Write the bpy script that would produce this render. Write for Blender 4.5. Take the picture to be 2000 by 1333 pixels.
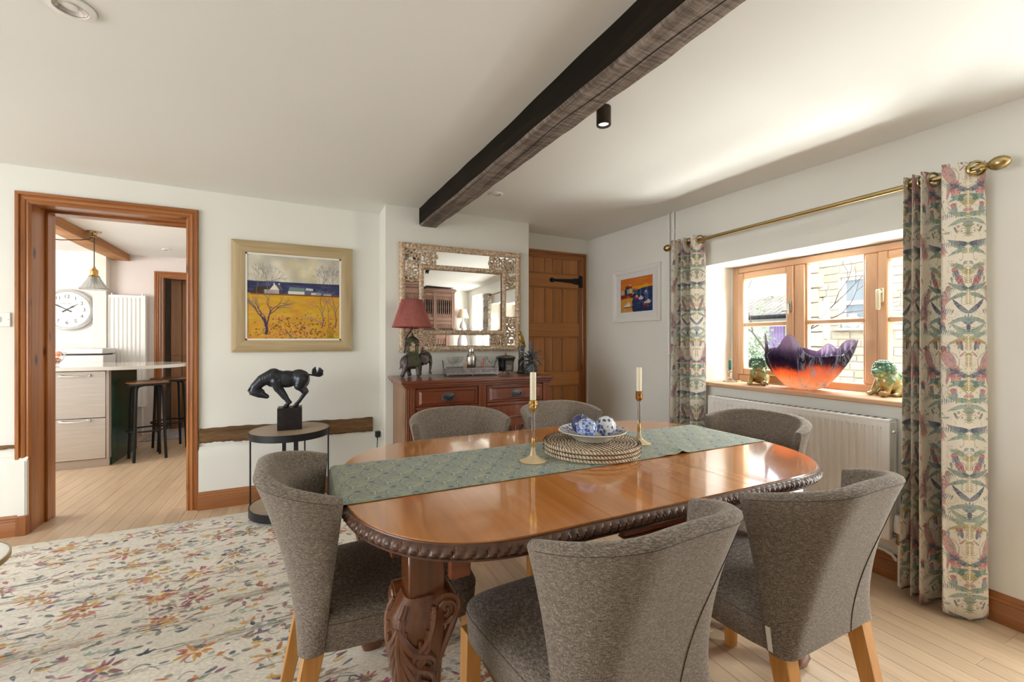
import bpy, bmesh, math, random
import numpy as np
from mathutils import Vector, Matrix, Euler
PI = math.pi
R = random.Random(7)
NR = np.random.RandomState(11)
for o in list(bpy.data.objects): bpy.data.objects.remove(o)
S = bpy.context.scene
C = S.collection

# ------------------------------------------------------------------ camera, world, lights, exposure
cam_d = bpy.data.cameras.new('camera'); cam = bpy.data.objects.new('camera', cam_d); C.objects.link(cam)
cam.location = (0, 0, 1.2); cam.rotation_euler = (PI/2, 0, -math.atan(400/840))
cam_d.sensor_width = 36; cam_d.lens = 840/2000*36; cam_d.clip_start = .02; cam_d.clip_end = 200
S.camera = cam
S.view_settings.view_transform = 'Standard'; S.view_settings.look = 'None'
S.view_settings.gamma = 1; S.view_settings.use_curve_mapping = False
S.view_settings.exposure = 0.25
S.cycles.use_denoising = True
S.cycles.max_bounces = 10; S.cycles.diffuse_bounces = 6; S.cycles.glossy_bounces = 5
S.cycles.transmission_bounces = 8; S.cycles.transparent_max_bounces = 12
S.cycles.sample_clamp_indirect = 6; S.cycles.caustics_reflective = False; S.cycles.caustics_refractive = False

W = bpy.data.worlds.new('sky'); S.world = W; W.use_nodes = True
_nt = W.node_tree; _nt.nodes.clear()
_o = _nt.nodes.new('ShaderNodeOutputWorld'); _b = _nt.nodes.new('ShaderNodeBackground')
_s = _nt.nodes.new('ShaderNodeTexSky'); _s.sky_type = 'NISHITA'; _s.sun_disc = False
_s.sun_elevation = math.radians(42); _s.sun_rotation = math.radians(200); _s.air_density = 1.0; _s.dust_density = 3.5; _s.ozone_density = .6
_m = _nt.nodes.new('ShaderNodeMix'); _m.data_type = 'RGBA'; _m.inputs[0].default_value = .78
_m.inputs[7].default_value = (.93, .97, 1.0, 1)
_nt.links.new(_s.outputs[0], _m.inputs[6]); _nt.links.new(_m.outputs[2], _b.inputs[0])
_b.inputs[1].default_value = 2.0
_nt.links.new(_b.outputs[0], _o.inputs[0])

def area(name, loc, direction, sx, sy, power, col=(1, 1, 1), spread=PI):
    l = bpy.data.lights.new(name, 'AREA'); l.shape = 'RECTANGLE'; l.size = sx; l.size_y = sy
    l.energy = power; l.color = col; l.spread = spread
    o = bpy.data.objects.new(name, l); C.objects.link(o); o.location = loc
    o.rotation_euler = Vector(direction).to_track_quat('-Z', 'Y').to_euler()
    return o
# added area lamps: interior fill standing for daylight at door and windows
area('living_side_fill', (-3.72, 1.55, 1.25), (1, 0, -.05), 2.6, 1.75, 68, (.955, .982, 1))  # fill lamp in an added window, out of view
area('daylight_garden_door', (2.86, .12, 1.08), (-1, 0, -.05), .52, 1.8, 38, (1, .98, .95))
area('kitchen_fill', (-3.92, 5.0, 1.5), (1, .15, -.1), 1.8, 1.1, 74, (1, .985, .97))  # added fill lamp inside the kitchen; its wall has no opening
area('dining_window_fill', (3.35, 1.55, 2.15), (-1, 0, -.75), 1.5, .75, 190, (.97, .985, 1))  # added lamp hidden outside above the window, aimed down into the room
area('yard_bounce_fill', (3.55, 1.55, .50), (-1, 0, .85), 1.5, .55, 118, (1, .985, .95))  # added lamp hidden below the sill, imitates yard bounce onto the ceiling
_sun = bpy.data.lights.new('sun', 'SUN'); _sun.energy = 1.0; _sun.angle = math.radians(2); _sun.color = (1, .95, .86)
_so = bpy.data.objects.new('sun', _sun); C.objects.link(_so); _so.location = (0, 0, 9)
_so.rotation_euler = Vector((.62, .52, -.75)).to_track_quat('-Z', 'Y').to_euler()

# ------------------------------------------------------------------ scene-graph helpers
def link(o, parent=None):
    C.objects.link(o)
    if parent is not None: o.parent = parent
    return o
def tag(o, label, cat, group=None):
    o['label'] = label; o['category'] = cat
    if group: o['group'] = group
    return o
def empty(name, loc=(0, 0, 0), rz=0.0, label=None, cat=None, group=None):
    o = bpy.data.objects.new(name, None); o.empty_display_size = .05
    o.location = loc; o.rotation_euler = (0, 0, rz); C.objects.link(o)
    if label: tag(o, label, cat, group)
    return o
def structure(o):
    o['kind'] = 'structure'; return o
def stuff(o):
    o['kind'] = 'stuff'; return o
def copy_tree(o, parent=None):
    c = o.copy(); C.objects.link(c)
    if parent is not None: c.parent = parent
    for ch in list(o.children): copy_tree(ch, c)
    return c

# ------------------------------------------------------------------ mesh builder
class MB:
    def __init__(s): s.v = []; s.f = []; s.sm = []; s.uv = {}
    def add(s, vs, fs, smooth=False, M=None):
        n = len(s.v)
        if M is not None: vs = [M @ Vector(p) for p in vs]
        s.v += [tuple(p) for p in vs]
        for f in fs: s.f.append(tuple(i+n for i in f)); s.sm.append(smooth)
        return s
    def box(s, x0, x1, y0, y1, z0, z1, M=None):
        v = [(x0,y0,z0),(x1,y0,z0),(x1,y1,z0),(x0,y1,z0),(x0,y0,z1),(x1,y0,z1),(x1,y1,z1),(x0,y1,z1)]
        return s.add(v, [(0,3,2,1),(4,5,6,7),(0,1,5,4),(1,2,6,5),(2,3,7,6),(3,0,4,7)], False, M)
    def cbox(s, x0, x1, y0, y1, z0, z1, c=.004, M=None):
        # box with chamfered edges
        bm = bmesh.new(); bmesh.ops.create_cube(bm, size=1)
        for v in bm.verts:
            v.co = Vector((x0+(v.co.x+.5)*(x1-x0), y0+(v.co.y+.5)*(y1-y0), z0+(v.co.z+.5)*(z1-z0)))
        bmesh.ops.bevel(bm, geom=bm.edges[:], offset=c, segments=1, affect='EDGES', profile=.5)
        return s.frombm(bm, False, M)
    def frombm(s, bm, smooth=False, M=None):
        bm.verts.ensure_lookup_table(); bm.verts.index_update()
        s.add([v.co.copy() for v in bm.verts], [[v.index for v in f.verts] for f in bm.faces], smooth, M)
        bm.free(); return s
    def cyl(s, p0, p1, r0, r1=None, n=16, caps=True, smooth=True, rot=0):
        p0 = Vector(p0); p1 = Vector(p1); r1 = r0 if r1 is None else r1
        z = (p1-p0).normalized(); x = z.orthogonal().normalized()
        if abs(z.z) > .999: x = Vector((1, 0, 0))
        y = z.cross(x)
        vs = []
        for p, r in ((p0, r0), (p1, r1)):
            for i in range(n):
                a = 2*PI*i/n + rot; vs.append(p + x*(r*math.cos(a)) + y*(r*math.sin(a)))
        s.add(vs, [(i, (i+1) % n, n+(i+1) % n, n+i) for i in range(n)], smooth)
        if caps:
            s.add(vs[:n], [tuple(reversed(range(n)))]); s.add(vs[n:], [tuple(range(n))])
        return s
    def lathe(s, prof, n=24, smooth=True, M=None, a0=0, a1=2*PI, caps=True):
        # prof: [(r, z)...]
        full = abs(a1-a0-2*PI) < 1e-6; k = n if full else n+1
        vs = []; fs = []
        for r, z in prof:
            for i in range(k):
                a = a0+(a1-a0)*i/n; vs.append((r*math.cos(a), r*math.sin(a), z))
        for j in range(len(prof)-1):
            for i in range(n):
                i2 = (i+1) % k
                fs.append((j*k+i, j*k+i2, (j+1)*k+i2, (j+1)*k+i))
        if full and caps:
            if prof[0][0] > 1e-5: fs.append(tuple(reversed(range(k))))
            if prof[-1][0] > 1e-5: fs.append(tuple(range((len(prof)-1)*k, len(prof)*k)))
        return s.add(vs, fs, smooth, M)
    def prism(s, poly, z0, z1, M=None, smooth=False):
        n = len(poly)
        vs = [(x, y, z0) for x, y in poly]+[(x, y, z1) for x, y in poly]
        fs = [tuple(reversed(range(n))), tuple(range(n, 2*n))]
        s.add(vs, fs, False, M)
        return s.add(vs, [(i, (i+1) % n, n+(i+1) % n, n+i) for i in range(n)], smooth, M)
    def tube(s, pts, r, n=8, smooth=True, caps=True, closed=False):
        pts = [Vector(p) for p in pts]; m = len(pts)
        rr = r if isinstance(r, (list, tuple)) else [r]*m
        vs = []; fs = []; prev = None
        for i, p in enumerate(pts):
            if closed: t = (pts[(i+1) % m]-pts[i-1])
            else: t = pts[min(i+1, m-1)]-pts[max(i-1, 0)]
            t.normalize()
            if prev is None: x = t.orthogonal().normalized()
            else:
                x = prev - t*prev.dot(t)
                x = x.normalized() if x.length > 1e-6 else t.orthogonal().normalized()
            prev = x; y = t.cross(x)
            for k in range(n):
                a = 2*PI*k/n; vs.append(p+x*(rr[i]*math.cos(a))+y*(rr[i]*math.sin(a)))
        for i in range(m if closed else m-1):
            j = (i+1) % m
            for k in range(n):
                fs.append((i*n+k, i*n+(k+1) % n, j*n+(k+1) % n, j*n+k))
        if caps and not closed:
            fs.append(tuple(reversed(range(n)))); fs.append(tuple(range((m-1)*n, m*n)))
        return s.add(vs, fs, smooth)
    def ell(s, c, r, M=None, n=14, m=10):
        vs = [(0, 0, -1)]; fs = []
        for j in range(1, m):
            b = -PI/2+PI*j/m
            for i in range(n):
                a = 2*PI*i/n; vs.append((math.cos(b)*math.cos(a), math.cos(b)*math.sin(a), math.sin(b)))
        vs.append((0, 0, 1)); L = len(vs)-1
        for i in range(n):
            fs.append((0, 1+(i+1) % n, 1+i)); fs.append((L, L-n+i, L-n+(i+1) % n))
        for j in range(m-2):
            for i in range(n):
                a = 1+j*n+i; b = 1+j*n+(i+1) % n; fs.append((a, b, b+n, a+n))
        r = (r, r, r) if not isinstance(r, (tuple, list)) else r
        T = Matrix.Translation(c) @ (M.to_4x4() if M is not None else Matrix.Identity(4)) @ Matrix.Diagonal((*r, 1))
        return s.add(vs, fs, True, T)
    def grid(s, fn, nu, nv, smooth=True, closed_u=False, uvs=None):
        # fn(i/nu, j/nv) -> point ; uvs same -> (u,v)
        ku = nu if closed_u else nu+1
        base = len(s.v); vs = []; fs = []; uvl = []
        for j in range(nv+1):
            for i in range(ku):
                vs.append(fn(i/nu, j/nv))
                if uvs: uvl.append(uvs(i/nu, j/nv))
        for j in range(nv):
            for i in range(nu):
                i2 = (i+1) % ku
                fs.append((j*ku+i, j*ku+i2, (j+1)*ku+i2, (j+1)*ku+i))
        s.add(vs, fs, smooth)
        if uvs:
            for k, q in enumerate(uvl): s.uv[base+k] = q
        return s
    def build(s, name, mat, parent=None, loc=None, rot=None, mats=None):
        me = bpy.data.meshes.new(name); me.from_pydata(s.v, [], s.f)
        me.polygons.foreach_set('use_smooth', s.sm)
        if s.uv:
            ul = me.uv_layers.new(name='uv'); li = np.zeros(len(me.loops), dtype=np.int32)
            me.loops.foreach_get('vertex_index', li)
            a = np.zeros((len(s.v), 2), dtype=np.float32)
            for k, q in s.uv.items(): a[k] = q
            ul.data.foreach_set('uv', a[li].ravel())
        if mat is not None: me.materials.append(mat)
        me.update(); me.validate(); me.set_sharp_from_angle(angle=math.radians(37))
        o = bpy.data.objects.new(name, me); link(o, parent)
        if loc is not None: o.location = loc
        if rot is not None: o.rotation_euler = rot
        return o

def bevel(o, w=.003, seg=2, ang=40):
    m = o.modifiers.new('bevel', 'BEVEL'); m.width = w; m.segments = seg; m.limit_method = 'ANGLE'; m.angle_limit = math.radians(ang)
    return o
def bake(o):
    dg = bpy.context.evaluated_depsgraph_get(); dg.update()
    me = bpy.data.meshes.new_from_object(o.evaluated_get(dg)); old = o.data
    o.modifiers.clear(); o.data = me
    return o
# sculpted body: overlapping tapered capsules / ellipsoids fused into one skin
def sculpt(name, prims, voxel, mat, parent=None, smooth=6, loc=None, rot=None):
    mb = MB()
    for p in prims:
        if p[0] == 'c':
            _, a, b, ra, rb = p[:5]; a = Vector(a); b = Vector(b)
            n = max(3, int((b-a).length/(.5*min(ra, rb)))+1)
            for i in range(n+1):
                t = i/n; mb.ell(a.lerp(b, t), ra+(rb-ra)*t, None, 10, 8)
        else:
            _, c, r = p[:3]; mb.ell(c, r, Euler(p[3]).to_matrix() if len(p) > 3 else None, 14, 10)
    o = mb.build(name, mat, parent)
    m = o.modifiers.new('r', 'REMESH'); m.mode = 'VOXEL'; m.voxel_size = voxel; m.use_smooth_shade = True
    if smooth:
        m2 = o.modifiers.new('s', 'SMOOTH'); m2.factor = .5; m2.iterations = smooth
    bake(o)
    if mat is not None and not o.data.materials: o.data.materials.append(mat)
    o.data.polygons.foreach_set('use_smooth', [True]*len(o.data.polygons))
    if loc is not None: o.location = loc
    if rot is not None: o.rotation_euler = rot
    return o
def text_mesh(name, txt, size, mat, parent, M, depth=.0006, align='CENTER'):
    cu = bpy.data.curves.new(name, 'FONT'); cu.body = txt; cu.size = size; cu.extrude = depth
    cu.align_x = align; cu.align_y = 'CENTER'; cu.resolution_u = 3
    t = bpy.data.objects.new(name, cu); C.objects.link(t)
    dg = bpy.context.evaluated_depsgraph_get(); dg.update()
    me = bpy.data.meshes.new_from_object(t.evaluated_get(dg)); bpy.data.objects.remove(t)
    me.transform(M); me.materials.clear(); me.materials.append(mat)
    o = bpy.data.objects.new(name, me); link(o, parent); return o

# ------------------------------------------------------------------ materials
class NB:
    def __init__(s, name):
        s.m = bpy.data.materials.new(name); s.m.use_nodes = True; s.t = s.m.node_tree; s.t.nodes.clear()
        s.out = s.n('ShaderNodeOutputMaterial'); s.b = s.n('ShaderNodeBsdfPrincipled'); s.l(s.b.outputs[0], s.out.inputs[0])
    def n(s, k, **kw):
        x = s.t.nodes.new(k)
        for a, v in kw.items(): setattr(x, a, v)
        return x
    def l(s, a, b): s.t.links.new(a, b)
    def set(s, **kw):
        for k, v in kw.items():
            i = s.b.inputs[k.replace('_', ' ')]
            if hasattr(v, 'is_linked'): s.l(v, i)
            else: i.default_value = (*v, 1) if isinstance(v, tuple) and len(v) == 3 else v
        return s
    def coord(s, kind='Object', scale=(1, 1, 1), loc=(0, 0, 0), rot=(0, 0, 0)):
        c = s.n('ShaderNodeTexCoord'); mp = s.n('ShaderNodeMapping'); mp.inputs['Scale'].default_value = scale
        mp.inputs['Location'].default_value = loc; mp.inputs['Rotation'].default_value = rot
        s.l(c.outputs[kind], mp.inputs[0]); return mp.outputs[0]
    def noise(s, co, scale=5, detail=4, rough=.55, dist=0):
        x = s.n('ShaderNodeTexNoise'); x.inputs['Scale'].default_value = scale; x.inputs['Detail'].default_value = detail
        x.inputs['Roughness'].default_value = rough; x.inputs['Distortion'].default_value = dist
        s.l(co, x.inputs['Vector']); return x.outputs[0]
    def ramp(s, f, stops, interp='LINEAR'):
        x = s.n('ShaderNodeValToRGB'); cr = x.color_ramp; cr.interpolation = interp
        while len(cr.elements) < len(stops): cr.elements.new(.5)
        for e, (p, c) in zip(cr.elements, stops): e.position = p; e.color = (*c, 1) if len(c) == 3 else c
        s.l(f, x.inputs[0]); return x.outputs[0]
    def mix(s, f, a, b, mode='MIX'):
        x = s.n('ShaderNodeMix', data_type='RGBA', blend_type=mode)
        for v, i in ((f, 0), (a, 6), (b, 7)):
            if hasattr(v, 'is_linked'): s.l(v, x.inputs[i])
            else: x.inputs[i].default_value = v if not isinstance(v, tuple) else (*v, 1)
        return x.outputs[2]
    def math(s, op, a, b=0.0, c=0.0, clamp=False):
        x = s.n('ShaderNodeMath', operation=op); x.use_clamp = clamp
        for v, i in ((a, 0), (b, 1), (c, 2)):
            if hasattr(v, 'is_linked'): s.l(v, x.inputs[i])
            else: x.inputs[i].default_value = v
        return x.outputs[0]
    def bump(s, h, strength=.3, dist=.002):
        x = s.n('ShaderNodeBump'); x.inputs['Strength'].default_value = strength; x.inputs['Distance'].default_value = dist
        s.l(h, x.inputs['Height']); s.l(x.outputs[0], s.b.inputs['Normal']); return s

def plain(name, col, rough=.5, metal=0, bump=0, bscale=200, var=.0, coat=0, **kw):
    b = NB(name); co = b.coord('Object')
    if var:
        f = b.noise(co, kw.pop('vscale', 3), 3)
        lo = tuple(c*(1-var) for c in col); hi = tuple(min(1, c*(1+var)) for c in col)
        b.set(Base_Color=b.ramp(f, [(.3, lo), (.7, hi)]))
    else: b.set(Base_Color=col)
    kw.pop('vscale', None)
    b.set(Roughness=rough, Metallic=metal)
    if coat: b.set(Coat_Weight=coat, Coat_Roughness=.08)
    if bump: b.bump(b.noise(co, bscale, 3), bump, .002)
    for k, v in kw.items(): b.set(**{k: v})
    return b.m
def wood(name, dark, mid, light, axis='z', scale=1., rough=.4, coat=0., bump=.12, knots=False, rnd=0.):
    b = NB(name); k = 14*scale; s = [k, k, k]; s['xyz'.index(axis)] = k*.055
    co = b.coord('Object', tuple(s))
    if rnd:
        oi = b.n('ShaderNodeObjectInfo'); va = b.n('ShaderNodeVectorMath', operation='ADD'); b.l(co, va.inputs[0])
        sc = b.n('ShaderNodeVectorMath', operation='SCALE'); cb = b.n('ShaderNodeCombineXYZ')
        for i in range(3): b.l(oi.outputs['Random'], cb.inputs[i])
        b.l(cb.outputs[0], sc.inputs[0]); sc.inputs['Scale'].default_value = 37; b.l(sc.outputs[0], va.inputs[1]); co = va.outputs[0]
    f1 = b.noise(co, 1.0, 5, .6, 1.2)
    s2 = [120*scale]*3; s2['xyz'.index(axis)] = 4*scale
    f2 = b.noise(b.coord('Object', tuple(s2)), 1.0, 3)
    f = b.math('ADD', b.math('MULTIPLY', f1, .78), b.math('MULTIPLY', f2, .22))
    col = b.ramp(f, [(.28, dark), (.5, mid), (.72, light)])
    if knots:
        s3 = [5.5*scale]*3; s3['xyz'.index(axis)] = 2.6*scale
        v = b.n('ShaderNodeTexVoronoi'); b.l(b.coord('Object', tuple(s3)), v.inputs['Vector']); v.inputs['Scale'].default_value = 1
        kd = b.ramp(v.outputs['Distance'], [(.05, (1, 1, 1)), (.13, (0, 0, 0))])
        col = b.mix(kd, col, tuple(c*.28 for c in dark))
    if rnd:
        hv = b.n('ShaderNodeHueSaturation'); b.l(col, hv.inputs['Color'])
        b.l(b.math('MULTIPLY_ADD', oi.outputs['Random'], rnd, 1-rnd/2), hv.inputs['Value']); col = hv.outputs[0]
    b.set(Base_Color=col, Roughness=rough)
    if coat: b.set(Coat_Weight=coat, Coat_Roughness=.06)
    if bump: b.bump(f, bump, .0015)
    return b.m
def image_mat(name, arr, rough=.6, ext='EXTEND', bumpn=None, spec=None, **kw):
    h, w, _ = arr.shape
    im = bpy.data.images.new(name, w, h); px = np.ones((h, w, 4), dtype=np.float32); px[..., :3] = np.clip(arr, 0, 1)
    im.pixels.foreach_set(px.ravel()); im.update(); im.pack()
    b = NB(name); t = b.n('ShaderNodeTexImage'); t.image = im; t.extension = ext; t.interpolation = 'Linear'
    u = b.n('ShaderNodeTexCoord'); b.l(u.outputs['UV'], t.inputs[0])
    b.set(Base_Color=t.outputs[0], Roughness=rough, **kw)
    if bumpn: b.bump(b.noise(b.coord('Object'), bumpn[0], 2), bumpn[1], .002)
    return b.m
def glass(name, tint=(1, 1, 1), rough=0., ior=1.45):
    b = NB(name); b.set(Base_Color=tint, Roughness=rough, Transmission_Weight=1.0, IOR=ior); return b.m
def pane_mat(name, tint=(.97, .99, .98), k=.3):
    b = NB(name); b.t.nodes.remove(b.b)
    tr = b.n('ShaderNodeBsdfTransparent'); tr.inputs[0].default_value = (*tint, 1)
    gl = b.n('ShaderNodeBsdfGlossy'); gl.inputs['Roughness'].default_value = .01
    lw = b.n('ShaderNodeLayerWeight'); lw.inputs[0].default_value = .5
    mx = b.n('ShaderNodeMixShader'); b.l(b.math('MULTIPLY_ADD', b.math('POWER', lw.outputs['Facing'], 4.0), k, .03), mx.inputs[0]); b.l(tr.outputs[0], mx.inputs[1]); b.l(gl.outputs[0], mx.inputs[2])
    b.l(mx.outputs[0], b.out.inputs[0]); return b.m

# ------------------------------------------------------------------ painter for printed patterns (rug, cloth, pictures)
class Canvas:
    def __init__(s, w, h, bg):
        s.w, s.h = w, h; s.a = np.ones((h, w, 3), dtype=np.float32)*np.array(bg, dtype=np.float32)/255.
    def _win(s, x0, x1, y0, y1):
        x0 = max(0, int(x0)-1); y0 = max(0, int(y0)-1); x1 = min(s.w, int(x1)+2); y1 = min(s.h, int(y1)+2)
        if x1 <= x0 or y1 <= y0: return None
        yy, xx = np.mgrid[y0:y1, x0:x1]; return x0, x1, y0, y1, xx.astype(np.float32), yy.astype(np.float32)
    def _comp(s, win, m, col, alpha):
        x0, x1, y0, y1 = win[:4]; m = (np.clip(m, 0, 1)*alpha)[..., None]
        s.a[y0:y1, x0:x1] = s.a[y0:y1, x0:x1]*(1-m)+np.array(col, dtype=np.float32)/255.*m
    def ell(s, cx, cy, rx, ry, col, ang=0, alpha=1., soft=1.):
        r = max(rx, ry); w = s._win(cx-r, cx+r, cy-r, cy+r)
        if w is None: return
        c, n = math.cos(ang), math.sin(ang); dx = w[4]-cx; dy = w[5]-cy
        d = np.sqrt(((dx*c+dy*n)/rx)**2+((-dx*n+dy*c)/ry)**2)
        s._comp(w, (1-d)*min(rx, ry)/soft+.5, col, alpha)
    def leaf(s, x, y, L, wd, ang, col, alpha=1., bend=0.):
        w = s._win(x-L, x+L, y-L, y+L)
        if w is None: return
        c, n = math.cos(ang), math.sin(ang); dx = w[4]-x; dy = w[5]-y
        u = (dx*c+dy*n)/L; v = (-dx*n+dy*c)-bend*L*(u*(1-u))
        half = wd*np.where((u > 0) & (u < 1), np.sqrt(np.clip(u, 0, 1))*(1-np.clip(u, 0, 1))*2.4, -5)
        s._comp(w, half-np.abs(v)+.5, col, alpha)
    def line(s, pts, w0, col, alpha=1., w1=None):
        w1 = w0 if w1 is None else w1; n = len(pts)-1
        P = np.array(pts, dtype=np.float32); pad = max(w0, w1)+1
        win = s._win(P[:, 0].min()-pad, P[:, 0].max()+pad, P[:, 1].min()-pad, P[:, 1].max()+pad)
        if win is None: return
        m = np.zeros(win[4].shape, dtype=np.float32)
        for i in range(n):
            ax, ay = P[i]; bx, by = P[i+1]; dx, dy = bx-ax, by-ay; L2 = dx*dx+dy*dy+1e-9
            t = np.clip(((win[4]-ax)*dx+(win[5]-ay)*dy)/L2, 0, 1)
            d = np.hypot(win[4]-ax-t*dx, win[5]-ay-t*dy); wd = w0+(w1-w0)*(i+t)/n
            m = np.maximum(m, np.clip(wd*.5-d+.5, 0, 1))
        s._comp(win, m, col, alpha)
    def rect(s, x0, x1, y0, y1, col, alpha=1.):
        w = s._win(x0, x1-2, y0, y1-2)
        if w is not None: s._comp(w, np.ones(w[4].shape, dtype=np.float32), col, alpha)
    def poly(s, pts, col, alpha=1.):
        P = np.array(pts, dtype=np.float32); w = s._win(P[:, 0].min(), P[:, 0].max(), P[:, 1].min(), P[:, 1].max())
        if w is None: return
        ins = np.zeros(w[4].shape, dtype=bool); n = len(P)
        for i in range(n):
            x1, y1 = P[i]; x2, y2 = P[(i+1) % n]
            if y1 == y2: continue
            cr = ((y1 > w[5]) != (y2 > w[5])) & (w[4] < (x2-x1)*(w[5]-y1)/(y2-y1)+x1); ins ^= cr
        s._comp(w, ins.astype(np.float32), col, alpha)
def vnoise(w, h, gx, gy, seed=0):
    r = np.random.RandomState(seed); g = r.rand(gy+2, gx+2).astype(np.float32)
    x = np.linspace(0, gx, w, endpoint=False); y = np.linspace(0, gy, h, endpoint=False)
    xi = x.astype(int); yi = y.astype(int); fx = x-xi; fy = y-yi
    fx = (fx*fx*(3-2*fx))[None, :]; fy = (fy*fy*(3-2*fy))[:, None]
    a = g[np.ix_(yi, xi)]; b = g[np.ix_(yi, xi+1)]; c = g[np.ix_(yi+1, xi)]; d = g[np.ix_(yi+1, xi+1)]
    return (a*(1-fx)+b*fx)*(1-fy)+(c*(1-fx)+d*fx)*fy
def curve(p0, p1, bend=.3, n=8):
    x0, y0 = p0; x1, y1 = p1; nx, ny = -(y1-y0)*bend, (x1-x0)*bend
    return [(x0+(x1-x0)*t+nx*4*t*(1-t), y0+(y1-y0)*t+ny*4*t*(1-t)) for t in [i/n for i in range(n+1)]]
def spiral(cx, cy, r0, r1, a0, turns, n=16):
    return [(cx+(r0+(r1-r0)*t)*math.cos(a0+turns*2*PI*t), cy+(r0+(r1-r0)*t)*math.sin(a0+turns*2*PI*t)) for t in [i/n for i in range(n+1)]]
# ------------------------------------------------------------------ shared materials
M = {}
M['wall'] = plain('wall_paint', (.78, .785, .74), .85, bump=.12, bscale=18, var=.02, vscale=1.2)
M['ceil'] = plain('ceiling_paint', (.80, .812, .785), .8, bump=.15, bscale=9, var=.015, vscale=.8)
M['white'] = plain('white_gloss_paint', (.82, .81, .78), .35)
M['kwhite'] = plain('kitchen_white_paint', (.84, .83, .80), .8, var=.02)
M['kpink'] = plain('pale_pink_paint', (.76, .69, .665), .85, var=.02)
PD, PM, PL = (.14, .040, .008), (.31, .104, .020), (.44, .175, .044)
for ax in 'xyz':
    M['pine_'+ax] = wood('varnished_pine_'+ax, PD, PM, PL, ax, 1.0, .34, .25, .06, True)
    M['door_'+ax] = wood('honey_pine_'+ax, (.29, .105, .022), (.42, .165, .037), (.52, .23, .062), ax, .8, .4, .15, .05, False, .16)
    M['skirt_'+ax] = wood('skirting_pine_'+ax, (.16, .050, .012), (.28, .098, .024), (.38, .15, .042), ax, .9, .38, .25, .06, True)
    M['win_'+ax] = wood('window_timber_'+ax, (.48, .27, .15), (.60, .36, .21), (.68, .43, .27), ax, 1.0, .42, .15, .04)
    M['mahog_'+ax] = wood('mahogany_'+ax, (.085, .019, .009), (.175, .043, .017), (.27, .082, .030), ax, .7, .3, .35, .05)
    M['oak_'+ax] = wood('light_oak_'+ax, (.42, .175, .035), (.56, .26, .06), (.66, .345, .10), ax, 1.2, .42, .1, .05)
M['floor'] = wood('washed_floor_board', (.45, .315, .20), (.535, .392, .258), (.61, .465, .32), 'y', 2.2, .40, .08, .04, False, .15)
M['beam'] = wood('dark_oak_beam', (.004, .003, .0015), (.010, .007, .004), (.024, .017, .010), 'y', .9, .7, 0, .9)
M['beam'].node_tree.nodes['Principled BSDF'].inputs['Specular IOR Level'].default_value = .12
M['beam_under'] = wood('grey_oak_beam', (.07, .05, .038), (.20, .16, .13), (.36, .31, .27), 'y', .9, .75, 0, 1.0)
_b = NB('grey_oak_beam_underside'); _g = _b.noise(_b.coord('Object', (26, 1.2, 26)), 1, 5, .65, 1.0); _sw = _b.noise(_b.coord('Object', (9, 85, 9)), 1, 3, .6, .6); _pt = _b.noise(_b.coord('Object'), 3.2, 3)
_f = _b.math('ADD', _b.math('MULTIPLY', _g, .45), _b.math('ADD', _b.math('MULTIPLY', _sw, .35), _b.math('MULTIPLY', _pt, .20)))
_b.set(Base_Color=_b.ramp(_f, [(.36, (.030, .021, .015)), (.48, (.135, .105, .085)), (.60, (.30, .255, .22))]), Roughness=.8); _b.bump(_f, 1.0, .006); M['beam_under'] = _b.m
M['kbeam'] = wood('kitchen_beam', (.25, .095, .022), (.40, .17, .045), (.52, .27, .09), 'y', .6, .6, 0, .3)
M['timber'] = wood('wall_timber', (.045, .022, .009), (.15, .08, .032), (.31, .19, .09), 'x', 1.2, .9, 0, 1.0)
M['iron'] = plain('black_iron', (.018, .018, .019), .55, .6, .2, 60)
M['brass'] = plain('antique_brass', (.44, .33, .15), .28, 1.0)
M['chrome'] = plain('chrome', (.75, .75, .76), .1, 1.0)
M['pane'] = pane_mat('window_glass')
M['black'] = plain('black_plastic', (.015, .015, .016), .4)

# ------------------------------------------------------------------ the room shell
XW, YB, YBR, YN, XL = 2.67, 3.74, 3.45, -.5, -3.6
def ceil_z(x, y):
    l = 2.288-.008*max(0, x+1.7)
    if x < .8: return l-.012*max(0, (2.5-y)/3)
    t = min(1, (x-.8)/1.9); q = min(1, max(0, (3.7-y)/2.4))
    return 2.268+(2.258-.05*q-2.268)*t
def slab_wall(name, boxes, mat):
    mb = MB()
    for b in boxes: mb.box(*b)
    return structure(mb.build(name, mat))
CT = 2.5
slab_wall('wall_back', [(-4.2, -1.575, YB, 4.0, -.03, CT), (-.77, 2.95, YB, 4.0, -.03, CT), (-1.575, -.77, YB, 4.0, 2.07, CT)], M['wall'])
slab_wall('wall_chimney_breast', [(.551, 1.81, YBR, YB+.05, -.03, CT)], M['wall'])
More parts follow.
